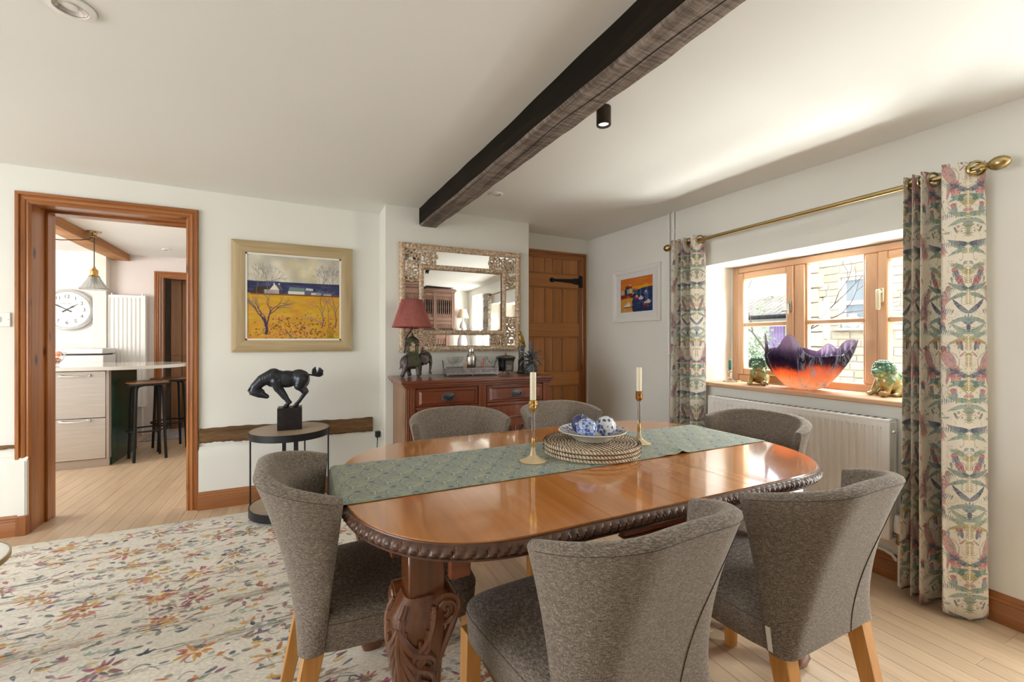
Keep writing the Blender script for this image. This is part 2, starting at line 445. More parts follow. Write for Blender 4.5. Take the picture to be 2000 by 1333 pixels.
# lower wall plinths swelling out below the old timber
for k, (x0, x1, zt) in enumerate([(-3.6, -1.572, .488), (-.695, .551, .45)]):
    def fn(u, v, x0=x0, x1=x1, zt=zt):
        x = x0+(x1-x0)*u; w = .004*math.sin(x*9)+.003*math.sin(x*23)
        if v < .5: return (x, YB-.030, .10+(zt-.03+w-.10)*v*2)
        a = (v-.5)*2; return (x, YB-.030+.034*a, zt-.03+w+.03*math.sin(a*PI/2))
    mb = MB(); mb.grid(fn, 40, 10); e = x1 if k == 0 else x0
    mb.box(e-.002, e, YB-.030, YB+.002, .0, zt-.03)
    mb.build('wall_plinth', M['wall']); structure(bpy.data.objects['wall_plinth' if k == 0 else 'wall_plinth.001'])
slab_wall('wall_right', [(XW, 3.05, YN-.2, -.2, -.03, CT), (XW, 3.05, .42, .86, -.03, CT), (XW, 3.05, 2.262, 4.0, -.03, CT),
                         (XW, 3.05, -.2, .42, 2.04, CT), (XW, 3.05, .86, 2.262, -.03, .872), (XW, 3.05, .86, 2.262, 1.758, CT)], M['wall'])
slab_wall('wall_near', [(-4.2, 3.05, YN-.2, YN, -.03, CT)], M['wall'])
slab_wall('wall_left', [(XL-.2, XL, YN, .3, -.03, CT), (XL-.2, XL, 2.8, YB, -.03, CT), (XL-.2, XL, .3, 2.8, -.03, .4), (XL-.2, XL, .3, 2.8, 2.1, CT)], M['wall'])
mb = MB()
def cf(u, v):
    x = XL-.1+(2.75-XL+.1)*u; y = YN-.1+(YB+.1-YN)*v; return (x, y, ceil_z(x, y)+.0035*math.sin(x*2.1+y*1.3)+.003*math.sin(y*3.1-x*1.7))
mb.grid(lambda u, v: cf(1-u, v), 60, 44)
mb.box(XL-.2, 3.0, YN-.2, YB+.1, CT-.1, CT+.05)
structure(mb.build('ceiling', M['ceil']))
# floor: base slab, boards laid one by one where the photograph shows them
fl = MB().box(-4.2, 3.05, YN-.2, 9.2, -.06, -.0035).build('floor', M['floor']); structure(fl)
PWD = .086
variants = {}
def plank(x, y0, y1):
    L = round(y1-y0, 2); 
    if L not in variants:
        mb = MB(); mb.cbox(-PWD/2+.0004, PWD/2-.0004, .0004, L-.0004, -.016, 0, .0009)
        variants[L] = mb.build('floor_plank', M['floor'], fl); o = variants[L]
    else:
        o = variants[L].copy(); C.objects.link(o)
    o.location = (x, y0, .0)
def lay(x0, x1, ylo, yhi):
    i0, i1 = math.floor(x0/PWD), math.ceil(x1/PWD-.01)
    for i in range(i0, i1):
        y = ylo
        while y < yhi-.02:
            L = R.choice([.7, .95, 1.2, 1.45]); 
            if y == ylo: L = R.choice([.4, .7, .95, 1.2])
            y1 = min(y+L, yhi)
            if yhi-y1 < .25: y1 = yhi
            plank((i+.5)*PWD, y, y1); y = y1
lay(6*PWD+.001, 2.66, .3, 3.72)
lay(-9*PWD+.001, 6*PWD, 3.42, 3.74)
lay(-2.42, -9*PWD, 3.42, 7.04)

# skirting boards: ogee profile swept along x or y
SK = [(0, 0), (.02, 0), (.02, .082), (.017, .088), (.019, .094), (.012, .103), (.0125, .110), (.006, .118), (.004, .126), (0, .126)]
def skirting(name, a, b, nrm, mat):
    a = Vector(a); b = Vector(b); n = Vector(nrm); mb = MB(); vs = []
    for p in (a, b):
        for d, z in SK: vs.append((p.x+n.x*d, p.y+n.y*d, z))
    k = len(SK)
    fs = [(i, (i+1) % k, k+(i+1) % k, k+i) for i in range(k)]+[tuple(range(k)), tuple(range(2*k-1, k-1, -1))]
    if nrm[0]+nrm[1] > 0 and nrm[1] == 0 or nrm[1] > 0: pass
    mb.add(vs, fs); o = mb.build(name, mat); bmf(o); return structure(o)
def bmf(o):
    bm = bmesh.new(); bm.from_mesh(o.data); bmesh.ops.recalc_face_normals(bm, faces=bm.faces[:]); bm.to_mesh(o.data); bm.free(); return o
skirting('baseboard_back', (-.70, YB-.03), (.551, YB-.03), (0, -1), M['skirt_x'])
skirting('baseboard_back_left', (-3.6, YB-.03), (-1.615, YB-.03), (0, -1), M['skirt_x'])
skirting('baseboard_right', (XW, .42), (XW, 3.72), (-1, 0), M['skirt_y'])
skirting('baseboard_chimney_side', (.551, YBR), (.551, YB-.03), (-1, 0), M['skirt_y'])
skirting('baseboard_left', (XL, YN), (XL, YB), (1, 0), M['skirt_y'])

# old timber let into the back wall
for k, (x0, x1, za, zb, zc, zd) in enumerate([(-.695, .492, .466, .574, .444, .566), (-3.6, -1.625, .533, .557, .533, .557)]):
    def fn(u, v, x0=x0, x1=x1):
        x = x0+(x1-x0)*u; lo = za+(zc-za)*u+.0035*math.sin(x*19)+.002*math.sin(x*71)+.0015*math.sin(x*173); hi = zb+(zd-zb)*u+.0025*math.sin(x*13+1)+.0015*math.sin(x*59)
        z = lo+(hi-lo)*v; edge = min(1, 6*v, 6*(1-v))
        return (x, YB-.002-.016*edge-.003*math.sin(x*40+z*90)*edge, z)
    structure(MB().grid(fn, 220, 12).build('trim_1' if k == 0 else 'trim_2', M['timber']))

# ------------------------------------------------------------------ doorway to the kitchen
ARCH = [(0, 0), (0, .018), (.006, .024), (.020, .024), (.022, .015), (.026, .015), (.034, .020), (.046, .017), (.050, .012), (.054, .012), (.060, .015), (.066, .012), (.072, .006), (.072, 0)]
def architrave(name, mat, parent, p0, p1, out, face, miter0=0, miter1=0):
    # profile depth runs from the outer edge (0) inwards; out = outward direction, face = direction out of the wall
    p0 = Vector(p0); p1 = Vector(p1); out = Vector(out); face = Vector(face); d = (p1-p0).normalized(); mb = MB(); vs = []
    for p, m in ((p0, miter0), (p1, miter1)):
        for a, t in ARCH: vs.append(p-out*a+face*t+d*(m*a))
    k = len(ARCH)
    mb.add(vs, [(i, (i+1) % k, k+(i+1) % k, k+i) for i in range(k)]+[tuple(range(k)), tuple(range(2*k-1, k-1, -1))])
    return bmf(mb.build(name, mat, parent))
def door_frame(root, x0, x1, zt, y, yb, fz=(0, -1, 0), zl=0.0, zr=0.0, lin=True, ax='pine_'):
    architrave('architrave', M[ax+'z'], root, (x0, y, zl), (x0, y, zt), (-1, 0, 0), fz, 0, -1)
    architrave('architrave', M[ax+'z'], root, (x1, y, zr), (x1, y, zt), (1, 0, 0), fz, 0, -1)
    architrave('architrave', M[ax+'x'], root, (x0, y, zt), (x1, y, zt), (0, 0, 1), fz, 1, -1)
    if lin:
        a, b, t = x0+.066, x1-.066, zt-.066
        for xx0, xx1 in ((a-.03, a), (b, b+.03)):
            MB().cbox(xx0, xx1, y-.002, yb, 0, t, .002).build('jamb', M[ax+'z'], root)
        MB().cbox(a-.03, b+.03, y-.002, yb, t, t+.03, .002).build('jamb_head', M[ax+'x'], root)
        ys = y+(yb-y)*.62
        MB().cbox(a, a+.014, ys, yb, 0, t-.014, .002).build('door_stop', M[ax+'z'], root)
        MB().cbox(b-.014, b, ys, yb, 0, t-.014, .002).build('door_stop', M[ax+'z'], root)
        MB().cbox(a, b, ys, yb, t-.014, t, .002).build('door_stop', M[ax+'x'], root)
d1 = structure(empty('door_1', (0, 0, 0)))
door_frame(d1, -1.634, -.700, 2.133, YB, 4.0)
# the thick old wall overlaps the foot of the left architrave
slab_wall('wall_plinth_end', [(-1.66, -1.582, YB-.034, YB+.0, .0, .455)], M['wall'])
MB().cbox(-1.614, -1.566, YB-.055, YB-.0, 0, .118, .004).build('plinth_block', M['skirt_z'], d1)

# ------------------------------------------------------------------ ledged plank door in the alcove
d2 = structure(empty('door_2', (0, 0, 0)))
architrave('architrave', M['pine_z'], d2, (2.635, YB, 0), (2.635, YB, 2.105), (1, 0, 0), (0, -1, 0), 0, -1)
architrave('architrave', M['pine_x'], d2, (1.72, YB, 2.105), (2.635, YB, 2.105), (0, 0, 1), (0, -1, 0), 1, -1)
MB().cbox(2.535, 2.575, YB-.012, YB, 0, 2.03, .002).build('jamb', M['pine_z'], d2)
xs = [1.82, 1.90, 2.005, 2.138, 2.226, 2.341, 2.530]
for a, b in zip(xs, xs[1:]):
    MB().cbox(a+.0035, b-.0035, YB-.012, YB-.001, .01, 2.03, .003).build('plank', M['door_z'], d2)
def ledge(z0, z1):
    prof = [(0, 0), (.010, 0), (.010, .006), (.016, .014), (.022, .016), (.022, .5), ]
    H = z1-z0; pr = [(d, min(z, H/2)) for d, z in prof[:5]]+[(d, H-min(z, H/2)) for d, z in reversed(prof[:5])]
    mb = MB(); vs = [(x, YB-.011-d, z0+z) for x in (1.82, 2.528) for d, z in pr]; k = len(pr)
    mb.add(vs, [(i, (i+1) % k, k+(i+1) % k, k+i) for i in range(k)]+[tuple(range(k)), tuple(range(2*k-1, k-1, -1))])
    return bmf(mb.build('ledge', M['door_x'], d2))
for z0, z1 in ((1.725, 1.885), (1.228, 1.385), (.735, .89), (.14, .30)): ledge(z0, z1)
for zz in (1.81, .21):
    mb = MB(); y0 = YB-.036
    P = [(2.545, .035), (2.47, .030), (2.44, .022), (2.25, .013), (2.232, .014)]
    mb.prism([(x, h) for x, h in P]+[(x, -h) for x, h in reversed(P)], 0, .004, Matrix.Translation((0, y0, zz)) @ Matrix.Rotation(PI/2, 4, 'X'))
    mb.ell((2.205, y0-.002, zz), (.028, .005, .024))
    mb.box(2.53, 2.568, y0-.004, y0+.02, zz-.06, zz+.06); mb.cyl((2.532, y0-.007, zz-.05), (2.532, y0-.007, zz+.05), .007, n=10)
    for xx in (2.50, 2.40, 2.30, 2.205): mb.ell((xx, y0-.005, zz), (.006, .004, .006), None, 8, 6)
    h = mb.build('strap_hinge', M['iron'], d2)

# ------------------------------------------------------------------ ceiling beam
mb = MB()
def bl(y): return .955-.0475*(y-.8)      # left face
def beam_pt(u, v):
    y = -.48+(YBR+.48)*v; z1 = ceil_z(bl(y), y)+.02; n = .0012*math.sin(y*7.3)+.0010*math.sin(y*17.1+1); x0 = bl(y)-.014+n; w = .148+.0015*math.sin(y*5.1)+.0018*math.sin(y*13)+.0014*math.sin(y*37); zb = 2.126+.0015*math.sin(y*4.2+.5)
    c = .012; P = [(x0, z1), (x0+n*.3, zb+c+.05), (x0+.001, zb+c), (x0+c, zb), (x0+w*.5, zb-.001), (x0+w*.52, zb-.001), (x0+w-c, zb), (x0+w, zb+c), (x0+w-.002, zb+.07), (x0+w, z1)]
    k = min(int(round(u*(len(P)-1))), len(P)-1); return (P[k][0], y, P[k][1])
mb.grid(beam_pt, 9, 120, False)
mb.add([beam_pt(i/9, 1) for i in range(10)], [tuple(range(10))])
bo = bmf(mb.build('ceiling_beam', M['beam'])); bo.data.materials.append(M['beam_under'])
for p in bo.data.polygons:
    if p.normal.z < -.5 or p.normal.x > .3: p.material_index = 1  # underside and right side take the lighter, greyer tone
tag(bo, 'dark old oak beam running along the dining room ceiling', 'beam')
# split crack along the underside
mb = MB(); pts = []
for i in range(60):
    y = .2+2.2*i/59; pts.append((bl(y)-.014+.074+.010*math.sin(y*3.1)+.004*math.sin(y*11), y, 2.1255+.0015*math.sin(y*4.2+.5)))
mb.tube(pts, .0022, 5); mb.build('crack', plain('beam_crack', (.004, .003, .002), .95), bo)

# ------------------------------------------------------------------ casement window in the right wall
w1 = structure(empty('window_1', (0, 0, 0)))
X0, X1 = 2.945, 3.005; ya, yb_, za, zb = .86, 2.25, .90, 1.752
def wbar(name, y0, y1, z0, z1, x0=X0, x1=X1, c=.006, ax=None):
    ax = ax or ('y' if (y1-y0) > (z1-z0) else 'z')
    return MB().cbox(x0, x1, y0, y1, z0, z1, c).build(name, M['win_'+ax], w1)
MB().box(2.946, 3.04, yb_, 2.264, .87, 1.76).build('reveal_fillet', M['wall'], w1)
wbar('frame', yb_-.05, yb_, za, zb); wbar('frame', ya, ya+.05, za, zb)
wbar('frame', ya+.05, yb_-.05, zb-.045, zb); wbar('frame', ya+.05, yb_-.05, za, za+.05)
wbar('mullion', 1.722, 1.790, za+.05, zb-.045); wbar('mullion', 1.318, 1.386, za+.05, zb-.045)
def sash(y0, y1, x0=X0-.012, x1=X1-.01, s=.048, parts=True):
    z0, z1 = za+.05, zb-.045
    wbar('sash_stile', y0, y0+s, z0, z1, x0, x1); wbar('sash_stile', y1-s, y1, z0, z1, x0, x1)
    wbar('sash_rail', y0+s, y1-s, z1-s, z1, x0, x1); wbar('sash_rail', y0+s, y1-s, z0, z0+s, x0, x1)
    wbar('glazing_bar', y0+s, y1-s, 1.305, 1.337, x0+.006, x1)
    for a, b in ((z0+s, 1.305), (1.337, z1-s)):
        MB().box(x0+.030, x0+.034, y0+s-.004, y1-s+.004, a-.004, b+.004).build('pane', M['pane'], w1)
sash(1.790, yb_-.05); sash(ya+.05, 1.318)
z0, z1 = za+.05, zb-.045
wbar('glazing_bar', 1.386, 1.722, 1.308, 1.338, X0+.008, X1-.01)
for q in ((1.386, 1.398), (1.710, 1.722)): wbar('glazing_bead', q[0], q[1], z0, z1, X0+.012, X1-.01, .003)
for a, b in ((z0, 1.308), (1.338, z1)):
    MB().box(X0+.028, X0+.032, 1.39, 1.718, a-.002, b+.002).build('pane', M['pane'], w1)
# handles and stays
hm = plain('ivory_handle', (.62, .56, .40), .3, .5)
mb = MB(); hx = X0-.020
mb.cbox(hx-.008, hx+.008, 1.283, 1.309, 1.42, 1.50, .004); mb.cyl((hx-.006, 1.296, 1.475), (hx-.032, 1.296, 1.475), .009, n=12)
mb.cbox(hx-.042, hx-.026, 1.285, 1.306, 1.375, 1.492, .006); mb.build('handle', hm, w1)
mb = MB(); mb.cbox(X0-.026, X0-.010, 1.796, 1.814, 1.40, 1.47, .003); mb.cyl((X0-.026, 1.805, 1.45), (X0-.045, 1.805, 1.45), .006, n=8)
mb.tube([(X0-.045, 1.805, 1.45), (X0-.05, 1.80, 1.42), (X0-.045, 1.80, 1.38)], .005, 6); mb.cyl((X0-.03, 1.81, 1.405), (X0-.03, 1.85, 1.403), .007, n=8)
mb.build('handle', plain('steel_handle', (.36, .33, .27), .35, .8), w1)
mb = MB(); mb.cyl((X0-.02, 1.82, .962), (X0-.02, 2.02, .958), .005, n=8); mb.cbox(X0-.03, X0-.010, 1.85, 1.88, .955, .972, .002); mb.build('window_stay', hm, w1)
so = MB().cbox(2.636, 2.95, .80, 2.33, .872, .9, .006).build('window_sill', M['win_y'], w1)

# glazed garden door beside the photographer (seen in the looking glass)
w2 = structure(empty('window_2', (0, 0, 0)))
for b in ((-.2, -.14, 0, 2.04), (.36, .42, 0, 2.04), (-.14, .36, 1.96, 2.04), (-.14, .36, 0, .16)):
    MB().cbox(2.80, 2.86, b[0], b[1], b[2], b[3], .005).build('frame', M['white'], w2)
MB().box(2.825, 2.83, -.14, .36, .16, 1.96).build('pane', M['pane'], w2)
w3 = structure(empty('window_3', (0, 0, 0)))  # unseen window, added to let light onto the back wall
for b in ((.3, .37, .4, 2.1), (2.73, 2.8, .4, 2.1), (.37, 2.73, .4, .47), (.37, 2.73, 2.03, 2.1), (1.10, 1.16, .47, 2.03), (1.94, 2.0, .47, 2.03)):
    MB().cbox(XL-.16, XL-.10, b[0], b[1], b[2], b[3], .005).build('frame', M['win_z'], w3)

# ------------------------------------------------------------------ kitchen shell seen through the doorway
slab_wall('wall_kitchen_back', [(-2.236, -1.725, 7.05, 7.2, -.03, CT), (-.86, -.3, 7.05, 7.2, -.03, CT), (-1.725, -.86, 7.05, 7.2, 2.04, CT)], M['kpink'])
slab_wall('wall_kitchen_pier', [(-2.36, -2.236, 6.93, 7.2, -.03, CT)], plain('cream_kitchen_paint', (.80, .765, .70), .8))
slab_wall('wall_kitchen_alcove', [(-4.2, -2.36, 7.05, 7.2, -.03, CT)], M['kwhite'])
slab_wall('wall_kitchen_left', [(-4.2, -4.0, 4.0, 7.2, -.03, CT)], M['kwhite'])
slab_wall('wall_kitchen_right', [(-.3, -.1, 4.0, 9.2, -.03, CT)], M['kwhite'])
slab_wall('wall_hall', [(-3.2, -.1, 8.75, 8.9, -.03, CT), (-3.2, -3.0, 7.2, 8.9, -.03, CT)], M['kwhite'])
structure(MB().box(-4.2, -.1, 3.98, 8.9, 2.30, 2.42).build('ceiling_kitchen', M['kwhite']))
d3 = structure(empty('door_3', (0, 0, 0)))
door_frame(d3, -1.792, -.795, 2.108, 7.05, 7.2)
dr = Matrix.Translation((-1.66, 7.21, 0)) @ Matrix.Rotation(math.radians(33), 4, 'Z')
x = 0
for wdt in (.13, .10, .12, .10, .13, .10, .12):
    MB().cbox(x+.003, x+wdt-.003, 0, .028, .01, 2.03, .004, dr).build('plank', M['mahog_z'] if False else M['door_dark'] if 'door_dark' in M else M.setdefault('door_dark', wood('brown_plank_door', (.13, .05, .012), (.22, .09, .022), (.30, .13, .035), 'z', .8, .35, .3, .05)), d3); x += wdt
MB().cbox(.02, .78, -.020, .001, 1.00, 1.012, .002, dr).build('ledge', M['door_dark'], d3)
# ------------------------------------------------------------------ dining table
top_m = wood('polished_mahogany_top', (.35, .120, .024), (.49, .182, .042), (.61, .255, .078), 'y', .55, .17, 1.0, .012)
M['carved'] = plain('dark_carved_mahogany', (.085, .034, .017), .36, var=.35, vscale=40, coat=.12)
tb = empty('dining_table', (.955, 1.382, 0), 0, 'polished oval mahogany dining table with rope carved edge and cabriole legs', 'table')
TX, TY, TZ = .865, .519, .76
def outline(off, n=20):
    P = []
    rx, ry, e = .40, .50, 2/2.4
    for sx, sy, a in ((1, 1, 0), (-1, 1, PI/2), (-1, -1, PI), (1, -1, 1.5*PI)):
        for i in range(n+1):
            t = a+PI/2*i/n; c, s = math.cos(t), math.sin(t)
            P.append((sx*(TX-rx)+rx*math.copysign(abs(c)**e, c if abs(c) > 1e-9 else sx), sy*(TY-ry)+ry*math.copysign(abs(s)**e, s if abs(s) > 1e-9 else sy)))
    return P
def clip(P, x0, x1):
    for lim, s in ((x0, 1), (x1, -1)):
        Q = []
        for i in range(len(P)):
            a, b = P[i-1], P[i]; ia, ib = s*(a[0]-lim) >= 0, s*(b[0]-lim) >= 0
            if ia != ib:
                t = (lim-a[0])/(b[0]-a[0]); Q.append((lim, a[1]+t*(b[1]-a[1])))
            if ib: Q.append(b)
        P = Q
    return P
cuts = [-2, -.266, .001, .266, 2]
for a, b in zip(cuts, cuts[1:]):
    P = clip(outline(0), a+.0009, b-.0009)
    o = MB().prism(P, TZ-.04, TZ).build('tabletop_leaf', top_m, tb); bevel(o, .002, 2, 50)
# gadrooned edge, each leaf carries its own length
dense = []
P = outline(0, 60)
for i in range(len(P)):
    a, b = Vector(P[i]), Vector(P[(i+1) % len(P)]); n = max(1, int((b-a).length/.0024))
    for k in range(n): dense.append(a.lerp(b, k/n))
tot = 0; S_ = []
for i, p in enumerate(dense):
    S_.append(tot); tot += (dense[(i+1) % len(dense)]-p).length
lam = tot/round(tot/.0245)
PRF = [(-.004, .7565), (.002, .7560), (.003, .7535), (.009, .7515), (.0150, .7465), (.0180, .7400), (.0175, .7335), (.013, .7280), (.006, .7255), (.008, .7230), (.007, .7185), (-.006, .7175)]
def edge_ring(i):
    p = dense[i]; t = (dense[(i+1) % len(dense)]-dense[i-1]).normalized(); nrm = Vector((t.y, -t.x)); r = []
    for k, (o, z) in enumerate(PRF):
        if 2 < k < 9:
            ph = (S_[i]+(k-5)*.0050)/lam % 1.0; g = math.sin(PI*ph); g2 = (g**.38)
            w = [0, 0, 0, .5, .9, 1, 1, .9, .5][k]; o = o-.0095*w*(1-g2)
        r.append((p.x+nrm.x*o, p.y+nrm.y*o, z))
    return r
for a, b in zip(cuts, cuts[1:]):
    mb = MB(); k = len(PRF); runs = []
    for i in range(len(dense)):
        if a <= dense[i].x <= b:
            if runs and runs[-1][-1] == i-1: runs[-1].append(i)
            else: runs.append([i])
    for run in runs:
        rr = run+[(run[-1]+1) % len(dense)]; vs = []
        for i in rr: vs += edge_ring(i)
        fs = [(j*k+q, j*k+q+1, (j+1)*k+q+1, (j+1)*k+q) for j in range(len(rr)-1) for q in range(k-1)]
        mb = MB(); mb.add(vs, fs, True); mb.build('carved_edge', M['carved'], tb)
def apron(name, x0, x1, y0, y1, z0, z1):
    ax = 'x' if (x1-x0) > (y1-y0) else 'y'
    o = MB().cbox(x0, x1, y0, y1, z0, z1, .003).build(name, M['mahog_'+ax], tb)
    return o
for s in (-1, 1):
    y = s*.430
    apron('apron', -.165, .60, y-.011, y+.011, .655, .720); apron('apron', -.662, -.612, y-.011, y+.011, .655, .720)
    apron('apron_bead', -.165, .60, y-.016, y+.016, .649, .656)
    apron('apron', s*.755-.011, s*.755+.011, -.28, .28, .655, .720)
    apron('slide_rail', -.60, .60, s*.16-.02, s*.16+.02, .665, .719)
mb = MB(); mb.cyl((-.39, -.45, .706), (-.39, -.45, .7195), .012, n=10); mb.cyl((-.39, -.45, .696), (-.39, -.45, .707), .006, n=8); mb.build('brass_catch', M['brass'], tb)

leg_m = wood('cabriole_mahogany', (.060, .016, .005), (.125, .039, .012), (.20, .070, .022), 'z', .8, .26, .5, .04)
def leg_center(z):
    Z = [0, .03, .06, .12, .25, .37, .45, .52, .57, .61]; D = [.03, .03, .02, -.012, -.002, .016, .026, .030, .026, .006]
    Hh = [.036, .046, .042, .029, .034, .044, .053, .060, .061, .046]
    return np.interp(z, Z, D), np.interp(z, Z, Hh)
def leg_surf(a, z, grow=0.):
    d, h = leg_center(z); q = d/math.sqrt(2); c, s = math.cos(a), math.sin(a); e = 2/3.6
    return Vector((-q+(h+grow)*math.copysign(abs(c)**e, c), -q+(h+grow)*math.copysign(abs(s)**e, s), z))
def make_leg():
    mb = MB(); mb.grid(lambda u, v: leg_surf(u*2*PI, .61*v), 40, 44, True, True)
    mb.add([leg_surf(i/40*2*PI, .0) for i in range(40)], [tuple(reversed(range(40)))]); mb.add([leg_surf(i/40*2*PI, .61) for i in range(40)], [tuple(range(40))])
    leg = mb.build('leg', leg_m, tb)
    MB().cbox(-.043, .043, -.043, .043, .60, .7135, .004).build('leg_block', leg_m, leg)
    # scrolled ears either side of the knee
    for sw in (0, 1):
        mb = MB(); f = (lambda x, y, z: (y, x, z)) if sw else (lambda x, y, z: (x, y, z))
        n = 22; cx, cz, r = .036, .578, .037
        ring = [(cx+r*math.cos(2*PI*i/n), cz+r*math.sin(2*PI*i/n)) for i in range(n)]
        for y0, y1 in ((-.064, .028),):
            vs = [f(x, y0, z) for x, z in ring]+[f(x, y1, z) for x, z in ring]
            mb.add(vs, [(i, (i+1) % n, n+(i+1) % n, n+i) for i in range(n)], True); mb.add(vs, [tuple(range(n)), tuple(range(2*n-1, n-1, -1))])
        sp = spiral(cx, cz, .034, .004, PI*.9, 1.7, 30)
        mb.tube([f(x, -.066, z) for x, z in sp], [.0065-.0002*i*.6 for i in range(31)], 6)
        mb.tube([f(*p) for p in ((.006, -.060, .40), (.020, -.064, .47), (.048, -.064, .535), (.070, -.058, .575), (.069, -.050, .60))], [.004, .008, .010, .009, .005], 8)
        bmf(mb.build('scroll_ear', leg_m, leg))
    # acanthus leaves hugging the knee
    mb = MB()
    for face in (0, 1):
        sgn = 1 if face == 0 else -1; a0 = 1.25*PI
        for k in range(8):
            zt = .565-.018*k; zb = .47-.045*k; pts = []; rad = []
            for i in range(11):
                t = i/10; z = zt+(max(zb, .10)-zt)*t; a = a0+sgn*(.05+.04*(k % 3)+(1.06-.075*k)*math.sin(t*PI*.60)*(.30+.70*t))
                pts.append(leg_surf(a, z, .0012)); rad.append(.0045+.0072*math.sin(PI*min(1, t*1.02))*(1-.04*k))
            mb.tube(pts, rad, 7)
        for k in range(5):
            pts = [leg_surf(a0+sgn*(.10+.13*k+.05*math.sin(t*PI)), .60-.20*t-.02*k, .001) for t in [i/9 for i in range(10)]]
            mb.tube(pts, [.0035+.003*math.sin(PI*i/9) for i in range(10)], 6)
    for face in (0, 1):
        sgn = 1 if face == 0 else -1
        for k in range(7):
            pts = []; rad = []
            for i in range(12):
                t = i/11; a = 1.25*PI+sgn*(.98-.07*k-(.80-.06*k)*t**1.3+.10*math.sin(t*PI)); z = .590-.018*k-(.15+.035*k)*t
                pts.append(leg_surf(a, z, .001)); rad.append(.0038+.0062*math.sin(PI*min(1, .12+t*.9)))
            mb.tube(pts, rad, 7)
    mb.tube([leg_surf(1.25*PI, .58-.42*i/14, .002) for i in range(15)], [.006+.003*math.sin(PI*i/14) for i in range(15)], 8)
    mb.build('acanthus_carving', leg_m, leg)
    return leg
lg = make_leg()
lg.location = (-.705, -.362, .0064)
for x, y, rz in ((.668, -.362, PI/2), (.668, .362, PI), (-.705, .362, -PI/2)):
    c = copy_tree(lg, tb); c.location = (x, y, .0064 if x < 0 else 0); c.rotation_euler = (0, 0, rz)

# ------------------------------------------------------------------ upholstered tub chairs
def fabric():
    b = NB('grey_brown_tweed'); co = b.coord('Object', (105, 105, 800)); n1 = b.noise(co, 1, 3, .7)
    n2 = b.noise(b.coord('Object', (700, 700, 150)), 1, 2, .6); n3 = b.noise(b.coord('Object'), 5, 2)
    f = b.math('ADD', b.math('MULTIPLY', n1, .62), b.math('MULTIPLY', n2, .38))
    col = b.ramp(f, [(.36, (.036, .028, .022)), (.5, (.158, .125, .097)), (.63, (.42, .35, .285))])
    col = b.mix(b.math('MULTIPLY', n3, .25), col, (.19, .165, .14))
    b.set(Base_Color=col, Roughness=.95, Sheen_Weight=.25, Sheen_Roughness=.5, Sheen_Tint=(.75, .7, .65)); b.bump(f, .35, .0012); return b.m
fab = fabric()
seam_m = plain('seam_thread', (.055, .043, .035), .9)
def upath(hw, yb, yt, rc, n=44):
    # U in plan from left tip round the back to right tip, returns points and inward normals
    L1 = max(1e-4, yt-(yb+rc)); La = rc*PI/2; Lb = 2*(hw-rc); T = 2*L1+2*La+Lb; out = []
    for i in range(n+1):
        s = T*i/n
        if s < L1: p = (-hw, yt-s); nn = (1, 0)
        elif s < L1+La: a = (s-L1)/rc; p = (-hw+rc-rc*math.cos(a), yb+rc-rc*math.sin(a)); nn = (math.cos(a), math.sin(a))
        elif s < L1+La+Lb: p = (-hw+rc+(s-L1-La), yb); nn = (0, 1)
        elif s < L1+2*La+Lb: a = (s-L1-La-Lb)/rc; p = (hw-rc+rc*math.sin(a), yb+rc-rc*math.cos(a)); nn = (-math.sin(a), math.cos(a))
        else: p = (hw, yb+rc+(s-L1-2*La-Lb)); nn = (-1, 0)
        out.append((p, nn))
    return out
CH_B = .385
def shell_row(v):
    return upath(.218+.048*v**2.0, -.245-.105*v**1.7, -.185+.043*v**.9, .040+.145*v**.8)
def ztop(t): return .842-.050*abs(t)**2.2
def outer_pt(i, v, n=44, off=0.):
    p, nn = shell_row(v)[i]; t = 2*i/n-1
    return Vector((p[0]-nn[0]*off, p[1]-nn[1]*off, CH_B+(ztop(t)-.013-CH_B)*v))
